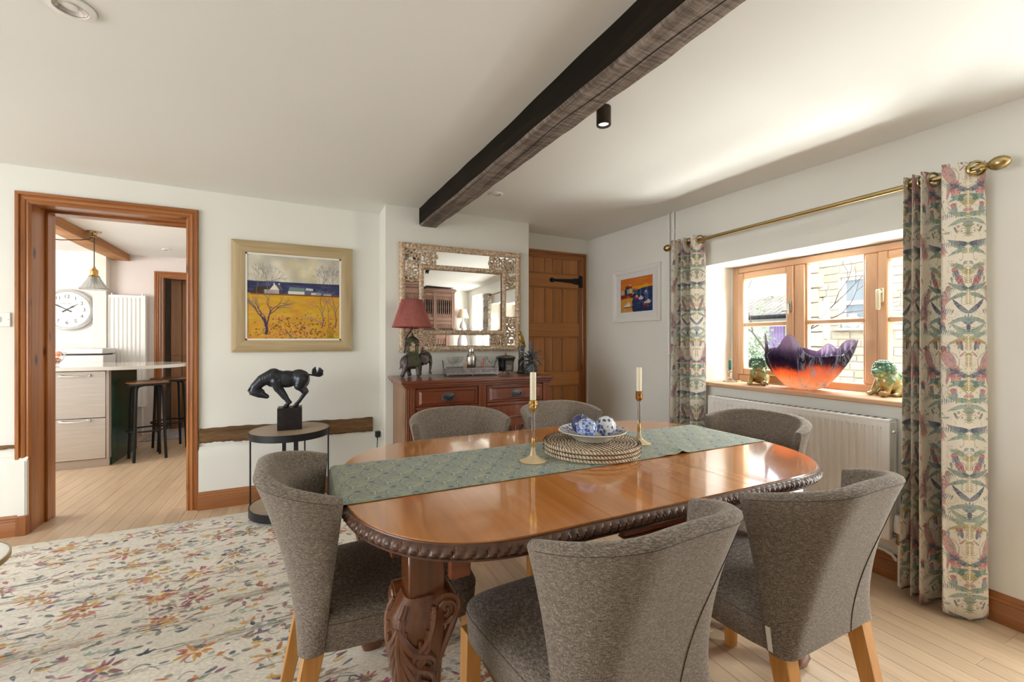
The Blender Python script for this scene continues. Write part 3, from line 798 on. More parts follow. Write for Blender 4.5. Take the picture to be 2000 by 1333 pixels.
def make_chair():
    root = empty('dining_chair'); n = 44; NVV = 14
    rows = [shell_row(j/NVV) for j in range(NVV+1)]; mb = MB(); vs = []; loop = NVV+1+5+NVV
    for i in range(n+1):
        t = 2*i/n-1; zt = ztop(t)-.013; e = min(1, (1-abs(t))*9+.30); e = math.sqrt(max(0, 1-(1-min(1, e))**2))
        col = []
        for j in range(NVV+1):
            p, nn = rows[j][i]; v = j/NVV; col.append((p, nn, CH_B+(zt-CH_B)*v, (.058-.012*v)*e))
        ins = .5*(1-e)
        for p, nn, z, th in col: vs.append((p[0]+nn[0]*th*ins, p[1]+nn[1]*th*ins, z))
        p, nn, z, th = col[-1]
        for k in range(1, 6):
            a = PI*k/6; d = th*(ins+(1-ins)*(1-math.cos(a))/2); vs.append((p[0]+nn[0]*d, p[1]+nn[1]*d, z+.013*math.sin(a)))
        for p, nn, z, th in reversed(col[1:]): vs.append((p[0]+nn[0]*th, p[1]+nn[1]*th, z))
    fs = [(i*loop+k, (i+1)*loop+k, (i+1)*loop+(k+1) % loop, i*loop+(k+1) % loop) for i in range(n) for k in range(loop)]
    fs += [tuple(range(loop)), tuple(range(n*loop+loop-1, n*loop-1, -1))]
    mb.add(vs, fs, True); bk = bmf(mb.build('backrest', fab, root))
    # seat: trapezoid cushion with rounded front
    def seat_pt(u, v):
        a = u*2*PI; e = .32; c, s = math.cos(a), math.sin(a)
        x = math.copysign(abs(c)**e, c); y = math.copysign(abs(s)**e, s); yy = .012+.245*y; hw = .229+.014*y
        if v <= .5: k = 1-.02*(1-v*2); z = CH_B-.004+(.455-CH_B)*v*2
        else: w = (v-.5)*2; k = math.cos(w*PI/2)**.32 if w < 1 else 0.0; z = .451+.034*math.sin(w*PI/2)**.8
        return (x*hw*k, .012+.245*y*k, z)
    mb = MB(); mb.grid(seat_pt, 56, 22, True, True); b0 = [seat_pt(i/56, 0) for i in range(56)]; mb.add(b0, [tuple(reversed(range(56)))])
    st = mb.build('seat', fab, root)
    sm = MB(); sm.tube([Vector(seat_pt(i/80, .52))*1.0 for i in range(80)], .0011, 5, closed=True); sm.build('piping', plain('tweed_piping', (.10, .08, .065), .9) if 'tweed_piping' not in bpy.data.materials else bpy.data.materials['tweed_piping'], st)
    mb = MB()
    for sg in (1,):
        pts = []
        for q in range(17):
            v = q/16*.985; ti = 22+sg*(6.0+5.2*v**2.2); i0 = int(ti); fr = ti-i0
            pts.append(outer_pt(i0, v, off=.0004).lerp(outer_pt(min(i0+1, 44), v, off=.0004), fr))
        mb.tube(pts, .0014, 5)
    mb.tube([outer_pt(i, .995, off=.0001) for i in range(2, 43)], .0008, 5)
    mb.build('seam', seam_m, bk)
    for sx in (-1, 1):
        for top, bot, hh in (((sx*.205, .225), (sx*.211, .233), .024), ((sx*.178, -.205), (sx*.192, -.285), .025)):
            mb = MB(); vs = []
            for (x, y), z, h in ((bot, 0, hh*.68), (top, CH_B+.004, hh)):
                vs += [(x-h, y-h, z), (x+h, y-h, z), (x+h, y+h, z), (x-h, y+h, z)]
            mb.add(vs, [(0, 3, 2, 1), (4, 5, 6, 7), (0, 1, 5, 4), (1, 2, 6, 5), (2, 3, 7, 6), (3, 0, 4, 7)])
            o = mb.build('leg', M['oak_z'], root); bevel(o, .002, 1)
    return root
ch = make_chair()
spots = [(.634, .930, 0, math.radians(5), 'grey tweed tub chair with its back to the camera in the foreground'),
         (1.303, .925, 0, math.radians(1), 'grey tweed tub chair nearest the long patterned curtain'),
         (.2155, 1.430, .0068, math.radians(-90+2), 'grey tweed tub chair at the table end beside the rug and horse statue'),
         (.70, 1.925, 0, math.radians(180-1), 'grey tweed tub chair in front of the sideboard left doors'),
         (1.335, 1.915, 0, math.radians(180+4), 'grey tweed tub chair in front of the plank door behind the blue balls'),
         (1.835, 1.43, 0, math.radians(90), 'grey tweed tub chair at the table end in front of the white radiator')]
for i, (x, y, z, rz, lab) in enumerate(spots):
    o = ch if i == 0 else copy_tree(ch)
    o.location = (x, y, z+(.0034 if i in (0, 3) else 0)); o.rotation_euler = (0, {0: .0155, 3: -.0155}.get(i, 0), rz); tag(o, lab, 'chair', 'tub chairs around the dining table')
    if i == 2: o.scale = (-1, 1, 1)
    if i == 1:
        mb = MB(); mb.add([outer_pt(2, .02, off=.003), outer_pt(4, .02, off=.003), outer_pt(4, .26, off=.003), outer_pt(2, .26, off=.003)], [(0, 1, 2, 3), (3, 2, 1, 0)])
        t = MB().add([tuple(outer_pt(a, v, off=f)) for f in (.002, .0035) for a, v in ((1, .02), (2, .02), (2, .17), (1, .17))], [(0, 1, 2, 3), (7, 6, 5, 4), (0, 4, 5, 1), (1, 5, 6, 2), (2, 6, 7, 3), (3, 7, 4, 0)]).build('care_label', plain('label_white', (.75, .72, .66), .8), o)

# ------------------------------------------------------------------ table runner with woven peacock feathers
cw, chh = 1024, 256
cv = Canvas(cw, chh, (132, 141, 130)); rr = random.Random(3)
cv.a *= (.90+.2*vnoise(cw, chh, 200, 110, 5))[..., None]
for row in range(6):
    for colm in range(16):
        x = colm*66+(33 if row % 2 else 0)+rr.uniform(-3, 3); y = row*46+12
        for k in range(15):
            a = -1.25+k*.18; L = 30+6*math.sin(k); p0 = (x+6*math.cos(a), y+6*math.sin(a))
            cv.line(curve(p0, (x+L*math.cos(a*.8)-14, y+L*math.sin(a*.9)), .18, 4), 1.5, (204, 196, 150) if k % 2 else (72, 98, 104), .9)
        cv.ell(x-12, y, 13, 5, (70, 96, 106), 0, .8); cv.ell(x-10, y, 8, 3, (176, 172, 140), 0, .9); cv.ell(x-16, y, 4, 2.4, (54, 72, 104), 0, .9)
        for k in range(7): cv.line(curve((x+14, y-16), (x+20+k*4, y+12), -.25, 4), 1.3, (178, 174, 132), .55)
run_m = image_mat('peacock_runner', cv.a, .75, 'REPEAT', (500, .25), Sheen_Weight=.15)
mb = MB(); RX0, RX1, RY0, RY1 = .0855, 1.812, 1.226, 1.630
path = [(.0685, .625), (.0685, .70), (.0690, .745), (.074, .7585), (.086, .7625)]
nx = 90
cum = [0]
full = path+[(RX0+.012+(RX1-RX0-.012)*i/nx, None) for i in range(nx+1)]
def rz(x, y):
    b = .0014
    g = math.exp(-((x-1.32-(y-1.23)*.5)/.020)**2)*math.exp(-((y-1.23)/.10)**2)
    g2 = math.exp(-((x-1.245-(y-1.23)*.3)/.03)**2)*math.exp(-((y-1.23)/.15)**2)
    return TZ+b+.012*g+.004*g2+.0006*math.sin(x*26+y*7)*math.exp(-((x-1.5)/.5)**2)
def rn(u, v):
    i = int(round(u*(len(full)-1))); x, z = full[i]; y = RY0+(RY1-RY0)*v
    y += .004*math.sin(x*3+1)*(1-2*v)*.3
    e = .012*(1-(((RY0+RY1)/2-1.382)/TY)**2)
    return (x, y, z if z is not None else rz(x, y))
mb.grid(rn, len(full)-1, 24, True, False, lambda u, v: (rn(u, .5)[0]*.62 if int(round(u*(len(full)-1))) > 4 else .03-(0.76-full[int(round(u*(len(full)-1)))][1])*.62, v*1.0))
ro = mb.build('table_runner', run_m); m = ro.modifiers.new('t', 'SOLIDIFY'); m.thickness = .0012; m.offset = 1
tag(ro, 'sage green peacock feather runner laid along the table', 'table runner')

# ------------------------------------------------------------------ woven placemats, bowl, painted balls
straw = plain('pale_straw', (.76, .63, .46), .8, var=.25, vscale=60, bump=.3, bscale=300)
stitch = plain('dark_stitch', (.030, .014, .008), .8)
MC = (1.018, 1.405)
def placemat(z0, top, lab):
    root = empty('woven_placemat', (MC[0]+R.uniform(-.002, .002), MC[1]+R.uniform(-.002, .002), z0), R.uniform(0, 6), lab, 'placemat', 'stacked woven placemats')
    rings = 14; dr_ = .190/rings; prof = [(0, 0)]
    for k in range(rings-1): prof.append((dr_*(k+1), .0))
    o = []
    for k in range(rings):
        for q in range(5):
            a = PI-PI*q/4; o.append((dr_*(k+.5)+dr_*.5*math.cos(a), .0075+.0052*math.sin(a)))
    o.append((.1915, .006)); o.append((.189, .001)); o.append((.0, 0))
    o[0] = (0, .0075)
    mb = MB(); mb.lathe(o, 72); mb.build('coil', straw, root)
    mb = MB()
    for k in (range(3, rings) if top else range(rings-1, rings)):
        r = dr_*(k+.5); out = k == rings-1; n = max(8, int(2*PI*r/(.0125 if out else .0185)))
        for i in range(n):
            a = 2*PI*(i+.5*(k % 2))/n; t = .10*dr_/r*10
            P = []
            for q in ((0, 1, 2, 3, 4, 5) if out else (0, 1, 2, 3, 4)):
                b = PI-PI*q/4 if q < 5 else -.45
                rad = r+(dr_*.5+.0006)*math.cos(b); zz = .0075+.0062*math.sin(b) if q < 5 else .002
                aa = a+(q-2)*.0035/r; P.append((rad*math.cos(aa), rad*math.sin(aa), zz))
            mb.tube(P, .0013, 4, True, False)
    stuff(mb.build('stitching', stitch, root)); return root
placemat(.7637, False, 'woven straw placemat at the bottom of the stack of three')
placemat(.7790, False, 'woven straw placemat in the middle of the stack of three')
placemat(.7943, True, 'topmost woven straw placemat directly under the blue and white bowl')
def china(name, white, blue, sc, th, bands=False):
    b = NB(name); co = b.coord('Object', (sc, sc, sc)); v = b.n('ShaderNodeTexVoronoi'); v.feature = 'F1'; b.l(co, v.inputs[0]); v.inputs['Scale'].default_value = 1
    n = b.noise(co, 2.6, 3, .6, .8); v2 = b.n('ShaderNodeTexVoronoi'); v2.feature = 'DISTANCE_TO_EDGE'; b.l(co, v2.inputs[0]); v2.inputs['Scale'].default_value = 1.7
    petals = b.math('ADD', v.outputs[0], b.math('MULTIPLY', b.math('SUBTRACT', n, .5), 1.1))
    f1 = b.math('LESS_THAN', petals, th); f2 = b.math('LESS_THAN', v2.outputs[0], .055); f3 = b.math('GREATER_THAN', n, .63)
    m = b.math('MAXIMUM', f1, b.math('MAXIMUM', f3, f2 if bands else 0.0))
    col = b.mix(m, white, b.mix(n, blue, tuple(min(1, c*2.4+.04) for c in blue)))
    b.set(Base_Color=col, Roughness=.12, Coat_Weight=.5); return b.m
wh, bl_ = (.74, .76, .78), (.02, .05, .20)
bowl = empty('pasta_bowl', (MC[0]+.008, MC[1]+.005, .8096), 0, 'white bowl with blue painted rim holding three china balls', 'bowl')
prof = [(0, 0), (.070, 0), (.074, .004), (.088, .014), (.108, .026), (.134, .036), (.1345, .038), (.132, .0395), (.108, .030), (.090, .019), (.072, .0085), (.0, .0075)]
MB().lathe(prof, 64).build('body', plain('white_china', (.76, .76, .74), .12, coat=.5), bowl)
MB().lathe([(.1315, .0401), (.109, .0310), (.0925, .0212), (.090, .0195), (.094, .0225), (.110, .0322), (.1312, .0408)], 64, caps=False).build('painted_rim', china('blue_rim_print', (.78, .79, .80), (.03, .055, .17), 52, .40), bowl)
balls = [((.972, 1.372), china('ball_dense_print', (.62, .69, .78), (.022, .075, .28), 74, .44, True), 'china ball with dense blue flowers at the front of the bowl'),
         ((1.066, 1.376), china('ball_sparse_print', (.78, .80, .80), (.022, .045, .16), 58, .40), 'china ball mostly white with blue sprigs at the right of the bowl'),
         ((1.004, 1.455), china('ball_dark_print', (.60, .66, .76), (.012, .016, .075), 38, .74), 'dark navy china ball at the back of the bowl')]
for (x, y), m_, lab in balls:
    o = MB().ell((0, 0, 0), .0405, None, 40, 28).build('decorative_ball', m_, None, (x, y, .8626), (R.uniform(0, 3), R.uniform(0, 3), 0))
    tag(o, lab, 'ball', 'painted china balls in the bowl')

# ------------------------------------------------------------------ candlesticks with dinner candles
gold = plain('gold_lustre', (.62, .40, .14), .22, .85, .35, 140)
amber = NB('smoky_gold_glass'); amber.set(Base_Color=(.80, .62, .36), Roughness=.12, Transmission_Weight=.25, IOR=1.4, Coat_Weight=.5); amber = amber.m
clear = glass('clear_glass', (.97, .98, .97))
wax = plain('ivory_wax', (.80, .75, .58), .45, Subsurface_Weight=.15)
for (x, y), k, lab, lab2 in (((.742, 1.380), 0, 'tall gold and glass candlestick in front of the woven mats', 'ivory dinner candle in the candlestick in front of the mats'),
                             ((1.276, 1.421), 1, 'gold and glass candlestick behind the mats with amber drip on its cup', 'ivory dinner candle in the candlestick behind the mats')):
    root = empty('candlestick', (x, y, .7637+.0013*k), 0, lab, 'candlestick', 'pair of candlesticks on the runner')
    MB().lathe([(0, 0), (.049, 0), (.0495, .002), (.047, .0035), (.028, .010), (.013, .021), (.0085, .036), (.0065, .052), (0, .053)], 40).build('base', amber if k == 0 else amber, root)
    MB().lathe([(0, .048), (.0075, .05), (.0068, .056), (.0078, .062), (.006, .075), (.0052, .085), (0, .085)], 20).build('collar', gold, root)
    MB().lathe([(0, .08), (.0062, .082), (.0062, .178), (0, .18)], 20).build('stem', clear, root)
    mb = MB(); mb.lathe([(0, .178), (.008, .180), (.0125, .186), (.0138, .196), (.0132, .218), (.0142, .222), (.0118, .222), (.0118, .19), (0, .188)], 28)
    for q in range(26):
        a = R.uniform(0, 2*PI); z = R.uniform(.19, .216)
        mb.tube([(.0137*math.cos(a+.25*math.sin(t*2*PI)), .0137*math.sin(a+.25*math.sin(t*2*PI)), z+.0045*math.cos(t*2*PI)) for t in [i/8 for i in range(8)]], .0009, 4, closed=True)
    mb.build('cup', gold if k == 0 else plain('dripped_amber_cup', (.34, .14, .03), .2, .5, var=.8, vscale=90), root)
    c = MB().lathe([(0, 0), (.0104, 0), (.0110, .004), (.0113, .128), (.0105, .1315), (.006, .1305), (0, .1295)], 28).build('dinner_candle', wax, None, (x, y, .7637+.1908+.0013*k), (0, 0, 0))
    mb = MB(); mb.tube([(0, 0, .128), (.0005, .0003, .134), (.001, 0, .138)], .0009, 6); mb.build('wick', plain('wick', (.30, .27, .2), .9), c)
    tag(c, lab2, 'candle', 'ivory candles on the dining table')

# ------------------------------------------------------------------ rug
RUGX0, RUGX1, RUGYa, RUGYb = -2.55, .588, .35, 3.50
ppm = 460; rw, rh = int((RUGX1-RUGX0)*ppm), int((RUGYb-RUGYa)*ppm)
BG = (226, 219, 204)
cv = Canvas(rw, rh, BG); rr = random.Random(21)
ORG = [(190, 112, 46), (202, 138, 66), (176, 90, 44)]; PNK = [(176, 84, 92), (188, 112, 114), (150, 56, 84)]; NAV = [(44, 54, 70), (60, 70, 86), (36, 44, 58)]
GRY = [(112, 108, 94), (128, 128, 122), (98, 100, 98)]; YEL = [(200, 162, 80), (192, 150, 64)]; PUR = [(112, 56, 92), (96, 68, 104)]; TEA = [(132, 154, 146), (150, 168, 160)]; BRN = [(122, 94, 70), (140, 108, 80)]
allc = ORG+PNK+NAV+GRY+GRY+YEL+PUR+TEA+BRN
ch_ = rr.choice
def streak(x, y, L, w_, c, al): cv.line([(x, y), (x+L*.5, y+rr.uniform(-2, 2)), (x+L, y+rr.uniform(-2, 2))], w_, c, al)
def band(x0, y0, n, wid, spread, al):
    for _ in range(n):
        streak(x0+rr.uniform(0, wid), y0+rr.gauss(0, spread), rr.uniform(14, 90), rr.uniform(.9, 2.6), ch_(BRN+GRY+[(168, 138, 108), (150, 120, 96)]*2+TEA+NAV[:1]), rr.uniform(.2, al))
for _ in range(84): band(rr.uniform(-200, rw), rr.uniform(0, rh), 46, 460, 8, .7)
def bloom(x, y, s, c1, c2, ol):
    # ragged palmette built from short woven dashes
    n = rr.randint(11, 17); a0 = rr.uniform(0, 6)
    for k in range(n):
        if rr.random() < .33: continue
        a = a0+2*PI*k/n+rr.uniform(-.2, .2); L = s*rr.uniform(.6, 1.1); px, py = x+.42*s*math.cos(a), y+.30*s*math.sin(a)
        if ol:
            q = [(px, py), (px+L*.5*math.cos(a-.25), py+L*.36*math.sin(a-.25)), (px+L*.75*math.cos(a), py+L*.55*math.sin(a))]
            q2 = [(px, py), (px+L*.5*math.cos(a+.28), py+L*.36*math.sin(a+.28)), q[2]]
            cv.line(q, 2.2, ch_(NAV), .85); cv.line(q2, 2.0, ch_(NAV), .8)
            if rr.random() < .4: cv.leaf(px, py, L*.7, s*.09, a, ch_(GRY), .6)
        else:
            cv.leaf(px, py, L*.8, s*rr.uniform(.09, .15), a, ch_(c1), .85)
            if rr.random() < .5: cv.line([(px, py), (px+L*.7*math.cos(a), py+L*.5*math.sin(a))], 1.6, ch_(PUR+c2), .7)
    for k in range(14): cv.ell(x+rr.gauss(0, s*.17), y+rr.gauss(0, s*.12), rr.uniform(3, 7), rr.uniform(2, 4), ch_(c2+[(218, 206, 180)]), 0, .8)
    cv.ell(x, y, s*.12, s*.08, ch_(NAV+ORG), 0, .9)
def wisp(x, y, s):
    pts = spiral(x, y, s, s*.3, rr.uniform(0, 6), rr.choice([.5, .7, -.6]), 16); pts = [(px, y+(py-y)*.7) for px, py in pts]
    cv.line(pts, rr.uniform(1.4, 2.6), ch_(NAV+GRY+GRY), .75)
    for p in pts[::5]: cv.leaf(p[0], p[1], rr.uniform(12, 24), rr.uniform(3, 6), rr.uniform(0, 6), ch_(GRY+ORG+PUR+NAV), .85)
def fleck(x, y):
    t = rr.random()
    if t < .45: cv.leaf(x, y, rr.uniform(10, 26), rr.uniform(2.4, 6), rr.gauss(0, .55)+rr.choice([0, PI]), ch_(allc), rr.uniform(.55, .95), rr.uniform(-.25, .25))
    elif t < .62: cv.ell(x, y, rr.uniform(4, 11), rr.uniform(2, 5), ch_(allc), rr.gauss(0, .4), rr.uniform(.6, .95))
    elif t < .86: cv.line(curve((x, y), (x+rr.uniform(-48, 48), y+rr.uniform(-26, 26)), rr.uniform(-.5, .5)), rr.uniform(1.1, 2.4), ch_(NAV+GRY+GRY+BRN), .75)
    else:
        c = ch_(allc)
        for k in range(3): cv.leaf(x, y, rr.uniform(10, 20), 4, k*1.1+rr.random(), c, .85)
step = 98
for j in range(int(rh/step)+2):
    for i in range(int(rw/step)+2):
        x = i*step+(step/2 if j % 2 else 0)+rr.uniform(-26, 26); y = j*step+rr.uniform(-26, 26); q = rr.random()
        if q < .15: bloom(x, y, rr.uniform(28, 46), ORG+YEL+PNK, ORG+YEL, False)
        elif q < .36: bloom(x, y, rr.uniform(28, 44), GRY, ORG+YEL, True)
        elif q < .50: bloom(x, y, rr.uniform(18, 34), PNK+PUR+BRN, YEL+PNK, False)
        elif q < .62:
            for k in range(60): cv.ell(x+rr.gauss(0, 15), y+rr.gauss(0, 10), rr.uniform(3, 7), rr.uniform(2, 4), ch_(YEL*3+PUR+ORG+PNK), 0, .85)
            for k in range(12):
                a = 2*PI*k/12; cv.line([(x+36*math.cos(a), y+24*math.sin(a)), (x+52*math.cos(a), y+36*math.sin(a))], 1.4, ch_(GRY), .7); cv.ell(x+58*math.cos(a), y+40*math.sin(a), 8, 4.5, ch_(GRY), a, .8)
        elif q < .86: wisp(x, y, rr.uniform(22, 46))
        for _ in range(17): fleck(x+rr.gauss(0, 60), y+rr.gauss(0, 60))
for _ in range(26): band(rr.uniform(-200, rw), rr.uniform(0, rh), 60, 380, 6, .85)
# wear: the motif is rubbed back to the ground colour in thin weft-wise strips
base = np.array(BG, dtype=np.float32)/255
f1 = np.clip(vnoise(rw, rh, 70, 640, 4)*2.6-1.15, 0, 1); f2 = np.clip(vnoise(rw, rh, 10, 30, 8)*1.7-.25, 0, 1); f3 = np.clip(vnoise(rw, rh, 300, 760, 14)*2.2-1.2, 0, 1)
fade = np.clip(f1*(.15+.60*f2)+.34*f3, 0, .80)
cv.a = cv.a*(1-fade[..., None])+base*fade[..., None]
cv.a *= (.90+.16*vnoise(rw, rh, 420, 900, 9))[..., None]*(.96+.06*vnoise(rw, rh, 6, 40, 19))[..., None]
pale = np.clip((np.arange(rh)-(rh-36))/20., 0, 1)[:, None, None]; cv.a = cv.a*(1-.6*pale)+np.array((200, 200, 182), dtype=np.float32)/255*.6*pale
rug_m = image_mat('faded_floral_rug', cv.a, .95, 'EXTEND', (420, .3), Sheen_Weight=.1)
mb = MB(); mb.grid(lambda u, v: (RUGX0+(RUGX1-RUGX0)*u, RUGYa+(RUGYb-RUGYa)*v, .006), 40, 40, True, False, lambda u, v: (u, v))
mb.box(RUGX0, RUGX1, RUGYa, RUGYb, .0004, .0055)
rg = mb.build('rug', rug_m); tag(rg, 'large cream rug with faded multicoloured flowers on the wooden floor', 'rug')
# ------------------------------------------------------------------ mahogany sideboard against the chimney breast
sb = empty('sideboard', (0, 0, 0), 0, 'reddish mahogany sideboard with two drawers and dark drop handles', 'sideboard')
SX0, SX1, SY0, SY1, SZ = .605, 1.720, 2.935, 3.43, .93
MX, MY, MZ = M['mahog_x'], M['mahog_y'], M['mahog_z']
def moulding_top(off, z0, z1, mat, name):
    return bevel(MB().box(SX0-off, SX1+off*.4, SY0-off, SY1, z0, z1).build(name, mat, sb), .004, 3)
moulding_top(.040, .908, .930, MX, 'top'); moulding_top(.030, .893, .908, MX, 'top_moulding'); moulding_top(.016, .878, .893, MX, 'top_moulding')
MB().cbox(SX0, SX0+.02, SY0+.01, SY1, .06, .878, .002).build('side_panel', wood('worn_side_mahogany', (.16, .075, .035), (.25, .135, .07), (.33, .19, .105), 'z', .8, .45, .1, .04), sb)
MB().cbox(SX1-.02, SX1, SY0+.01, SY1, .06, .878, .002).build('side_panel', MZ, sb)
MB().box(SX0+.02, SX1-.02, SY0+.02, SY1, .06, .878).build('carcass', MX, sb)
MB().cbox(SX0-.012, SX1+.012, SY0-.012, SY1, .0, .085, .006).build('plinth', MX, sb)
def pilaster(x0, x1):
    mb = MB(); mb.cbox(x0, x1, SY0-.004, SY0+.03, .085, .878, .002); n = 3; w = (x1-x0)/(n+1)
    for k in range(n):
        xc = x0+w*(k+1); mb.tube([(xc, SY0-.0035, .10), (xc, SY0-.0035, .866)], w*.30, 8)
    mb.build('fluted_pilaster', MZ, sb)
pilaster(SX0, SX0+.062); pilaster(1.128, 1.188); pilaster(SX1-.055, SX1)
hand_m = plain('dark_iron_handle', (.11, .112, .125), .30, .9, .3, 120)
def drawer(x0, x1, z0, z1):
    d = MB().cbox(x0, x1, SY0-.002, SY0+.02, z0, z1, .002).build('drawer', MX, sb)
    a, b = .020, .034; mb = MB()
    o = [(x0+a, z0+a*.6), (x1-a, z0+a*.6), (x1-a, z1-a*.6), (x0+a, z1-a*.6)]; i = [(x0+b, z0+b*.62), (x1-b, z0+b*.62), (x1-b, z1-b*.62), (x0+b, z1-b*.62)]
    vs = [(x, SY0-.002, z) for x, z in o]+[(x, SY0-.016, z) for x, z in i]
    mb.add(vs, [(0, 1, 5, 4), (1, 2, 6, 5), (2, 3, 7, 6), (3, 0, 4, 7), (4, 5, 6, 7)]); mb.build('raised_field', MX, d)
    xc, zc = (x0+x1)/2, (z0+z1)/2; mb = MB()
    T = Matrix.Translation((xc, SY0-.017, zc)) @ Matrix.Rotation(PI/2, 4, 'X')
    mb.lathe([(0, .006), (.02, .0055), (.042, .004), (.045, 0)], 32, True, T @ Matrix.Diagonal((1, .62, 1, 1)))
    for k in range(20):
        t = 2*PI*k/20; mb.ell((xc+.045*math.cos(t), SY0-.019, zc+.028*math.sin(t)), (.005, .003, .005), None, 6, 5)
    for k in range(9): mb.ell((xc-.026+.0065*k, SY0-.024, zc+.006*math.sin(k*1.7)), (.004, .004, .007), None, 6, 5)
    mb.build('back_plate', hand_m, d)
    mb = MB(); mb.tube([(xc+.036*math.cos(a), SY0-.030-.006*abs(math.sin(a)), zc+.004+.026*math.sin(a)) for a in [PI+PI*q/16 for q in range(17)]], .0042, 8)
    for s in (-1, 1): mb.cyl((xc+s*.036, SY0-.018, zc+.004), (xc+s*.036, SY0-.036, zc+.004), .005, n=8)
    mb.build('drop_handle', hand_m, d)
drawer(.672, 1.122, .748, .866); drawer(1.194, 1.660, .748, .866)
for x0, x1 in ((.672, 1.122), (1.194, 1.660)):
    MB().cbox(x0, x1, SY0-.006, SY0+.02, .722, .744, .003).build('rail', MX, sb)
    dr_ = MB().cbox(x0, x1, SY0-.001, SY0+.02, .10, .716, .003).build('door', MZ, sb)
    f0, f1 = x0+.05, x1-.05; mb = MB(); xc = (x0+x1)/2; n = 20
    arch = [(f0, .16)]+[(f1, .16)]+[(xc+(f1-xc)*math.cos(PI*q/n), .50+.13*math.sin(PI*q/n)) for q in range(n+1)]
    mb.tube([(x, SY0-.003, z) for x, z in arch], .008, 6, closed=True)
    for s in (-1, 1):
        mb.tube([(xc+s*x, SY0-.004, z) for x, z in spiral(.055, .53, .052, .006, -PI/2, 1.5, 26)], [.009-.0002*q for q in range(27)], 7)
        mb.tube([(xc+s*(.02+.10*t), SY0-.004, .40+.17*math.sin(t*PI*.6)) for t in [q/12 for q in range(13)]], [.004+.006*math.sin(PI*q/12) for q in range(13)], 7)
        mb.tube([(xc+s*(.13-.06*t), SY0-.004, .47-.16*t) for t in [q/8 for q in range(9)]], [.003+.006*math.sin(PI*q/8) for q in range(9)], 7)
    for q in range(5): mb.tube([(xc+.03*(q-2)*t, SY0-.005, .47+.09*t) for t in (0, .3, .6, 1)], [.003, .008, .007, .002], 7)
    mb.build('carved_panel', wood('dark_carving', (.05, .012, .008), (.10, .028, .016), (.16, .05, .025), 'z', .8, .3, .35, .1), dr_)

# ------------------------------------------------------------------ carved gilt looking glass
gilt = NB('limed_gilt'); _n = gilt.noise(gilt.coord('Object'), 55, 4, .65); _n2 = gilt.noise(gilt.coord('Object'), 9, 3)
gilt.set(Base_Color=gilt.mix(gilt.ramp(_n, [(.38, (0, 0, 0)), (.62, (1, 1, 1))]), gilt.mix(_n2, (.40, .215, .08), (.52, .33, .17)), (.74, .65, .54)), Roughness=.5, Metallic=.15); gilt.bump(_n, .5, .002); gilt = gilt.m
mir_m = plain('silvered_glass', (.92, .93, .92), .0, 1.0)
ml = empty('wall_mirror', (0, 0, 0), 0, 'large mirror in a carved gilt frame with openwork scroll corners', 'mirror')
mx0, mx1, mz0, mz1 = .652, 1.716, 1.113, 1.980; YF = YBR-.002
MB().cbox(mx0+.004, mx1-.004, YF-.014, YF, mz0+.004, mz1-.004, .002).build('backing', plain('mirror_back', (.12, .09, .06), .8), ml)
MB().box(mx0+.03, mx1-.03, YF-.0155, YF-.0142, mz0+.03, mz1-.03).build('mirror_plate', mir_m, ml)
ix0, ix1, iz0, iz1 = .805, 1.570, 1.250, 1.820
def fbar(name, a, b, wdt, dep, y):
    # half-round carved bar from a to b (x,z), inner beading
    ax, az = a; bx, bz = b; mb = MB(); hor = abs(bx-ax) > abs(bz-az); n = 60
    L = (bx-ax) if hor else (bz-az)
    def fn(u, v):
        t = u; q = v*PI; s = L*t; d = dep*(.35+.65*math.sin(q))*(1+.10*math.sin(s*210)*math.sin(q)); o = -wdt/2*math.cos(q)
        return (ax+L*t, y-d, az+o) if hor else (ax+o, y-d, az+L*t)
    mb.grid(fn, n*2, 8, True); o = bmf(mb.build(name, gilt, ml)); return o
w = .05
for a, b in (((mx0, mz0+w/2), (mx1, mz0+w/2)), ((mx0, mz1-w/2), (mx1, mz1-w/2)), ((mx0+w/2, mz0), (mx0+w/2, mz1)), ((mx1-w/2, mz0), (mx1-w/2, mz1))): fbar('outer_moulding', a, b, w, .036, YF)
for x0, x1, z0, z1 in ((mx0, mx0+.008, mz0, mz1), (mx1-.008, mx1, mz0, mz1), (mx0, mx1, mz0, mz0+.008), (mx0, mx1, mz1-.008, mz1)): MB().box(x0, x1, YF-.024, YF, z0, z1).build('frame_side', gilt, ml)
w = .040
for a, b in (((ix0, iz0+w/2), (ix1, iz0+w/2)), ((ix0, iz1-w/2), (ix1, iz1-w/2)), ((ix0+w/2, iz0), (ix0+w/2, iz1)), ((ix1-w/2, iz0), (ix1-w/2, iz1))): fbar('inner_moulding', a, b, w, .034, YF-.012)
# bevelled edge of the centre glass
mb = MB(); a, b = (ix0+w, ix1-w, iz0+w, iz1-w), .020; y0, y1 = YF-.0165, YF-.0185
vs = [(a[0], y0, a[2]), (a[1], y0, a[2]), (a[1], y0, a[3]), (a[0], y0, a[3]), (a[0]+b, y1, a[2]+b), (a[1]-b, y1, a[2]+b), (a[1]-b, y1, a[3]-b), (a[0]+b, y1, a[3]-b)]
mb.add(vs, [(0, 1, 5, 4), (1, 2, 6, 5), (2, 3, 7, 6), (3, 0, 4, 7), (4, 5, 6, 7)]); mb.build('bevelled_glass', mir_m, ml)
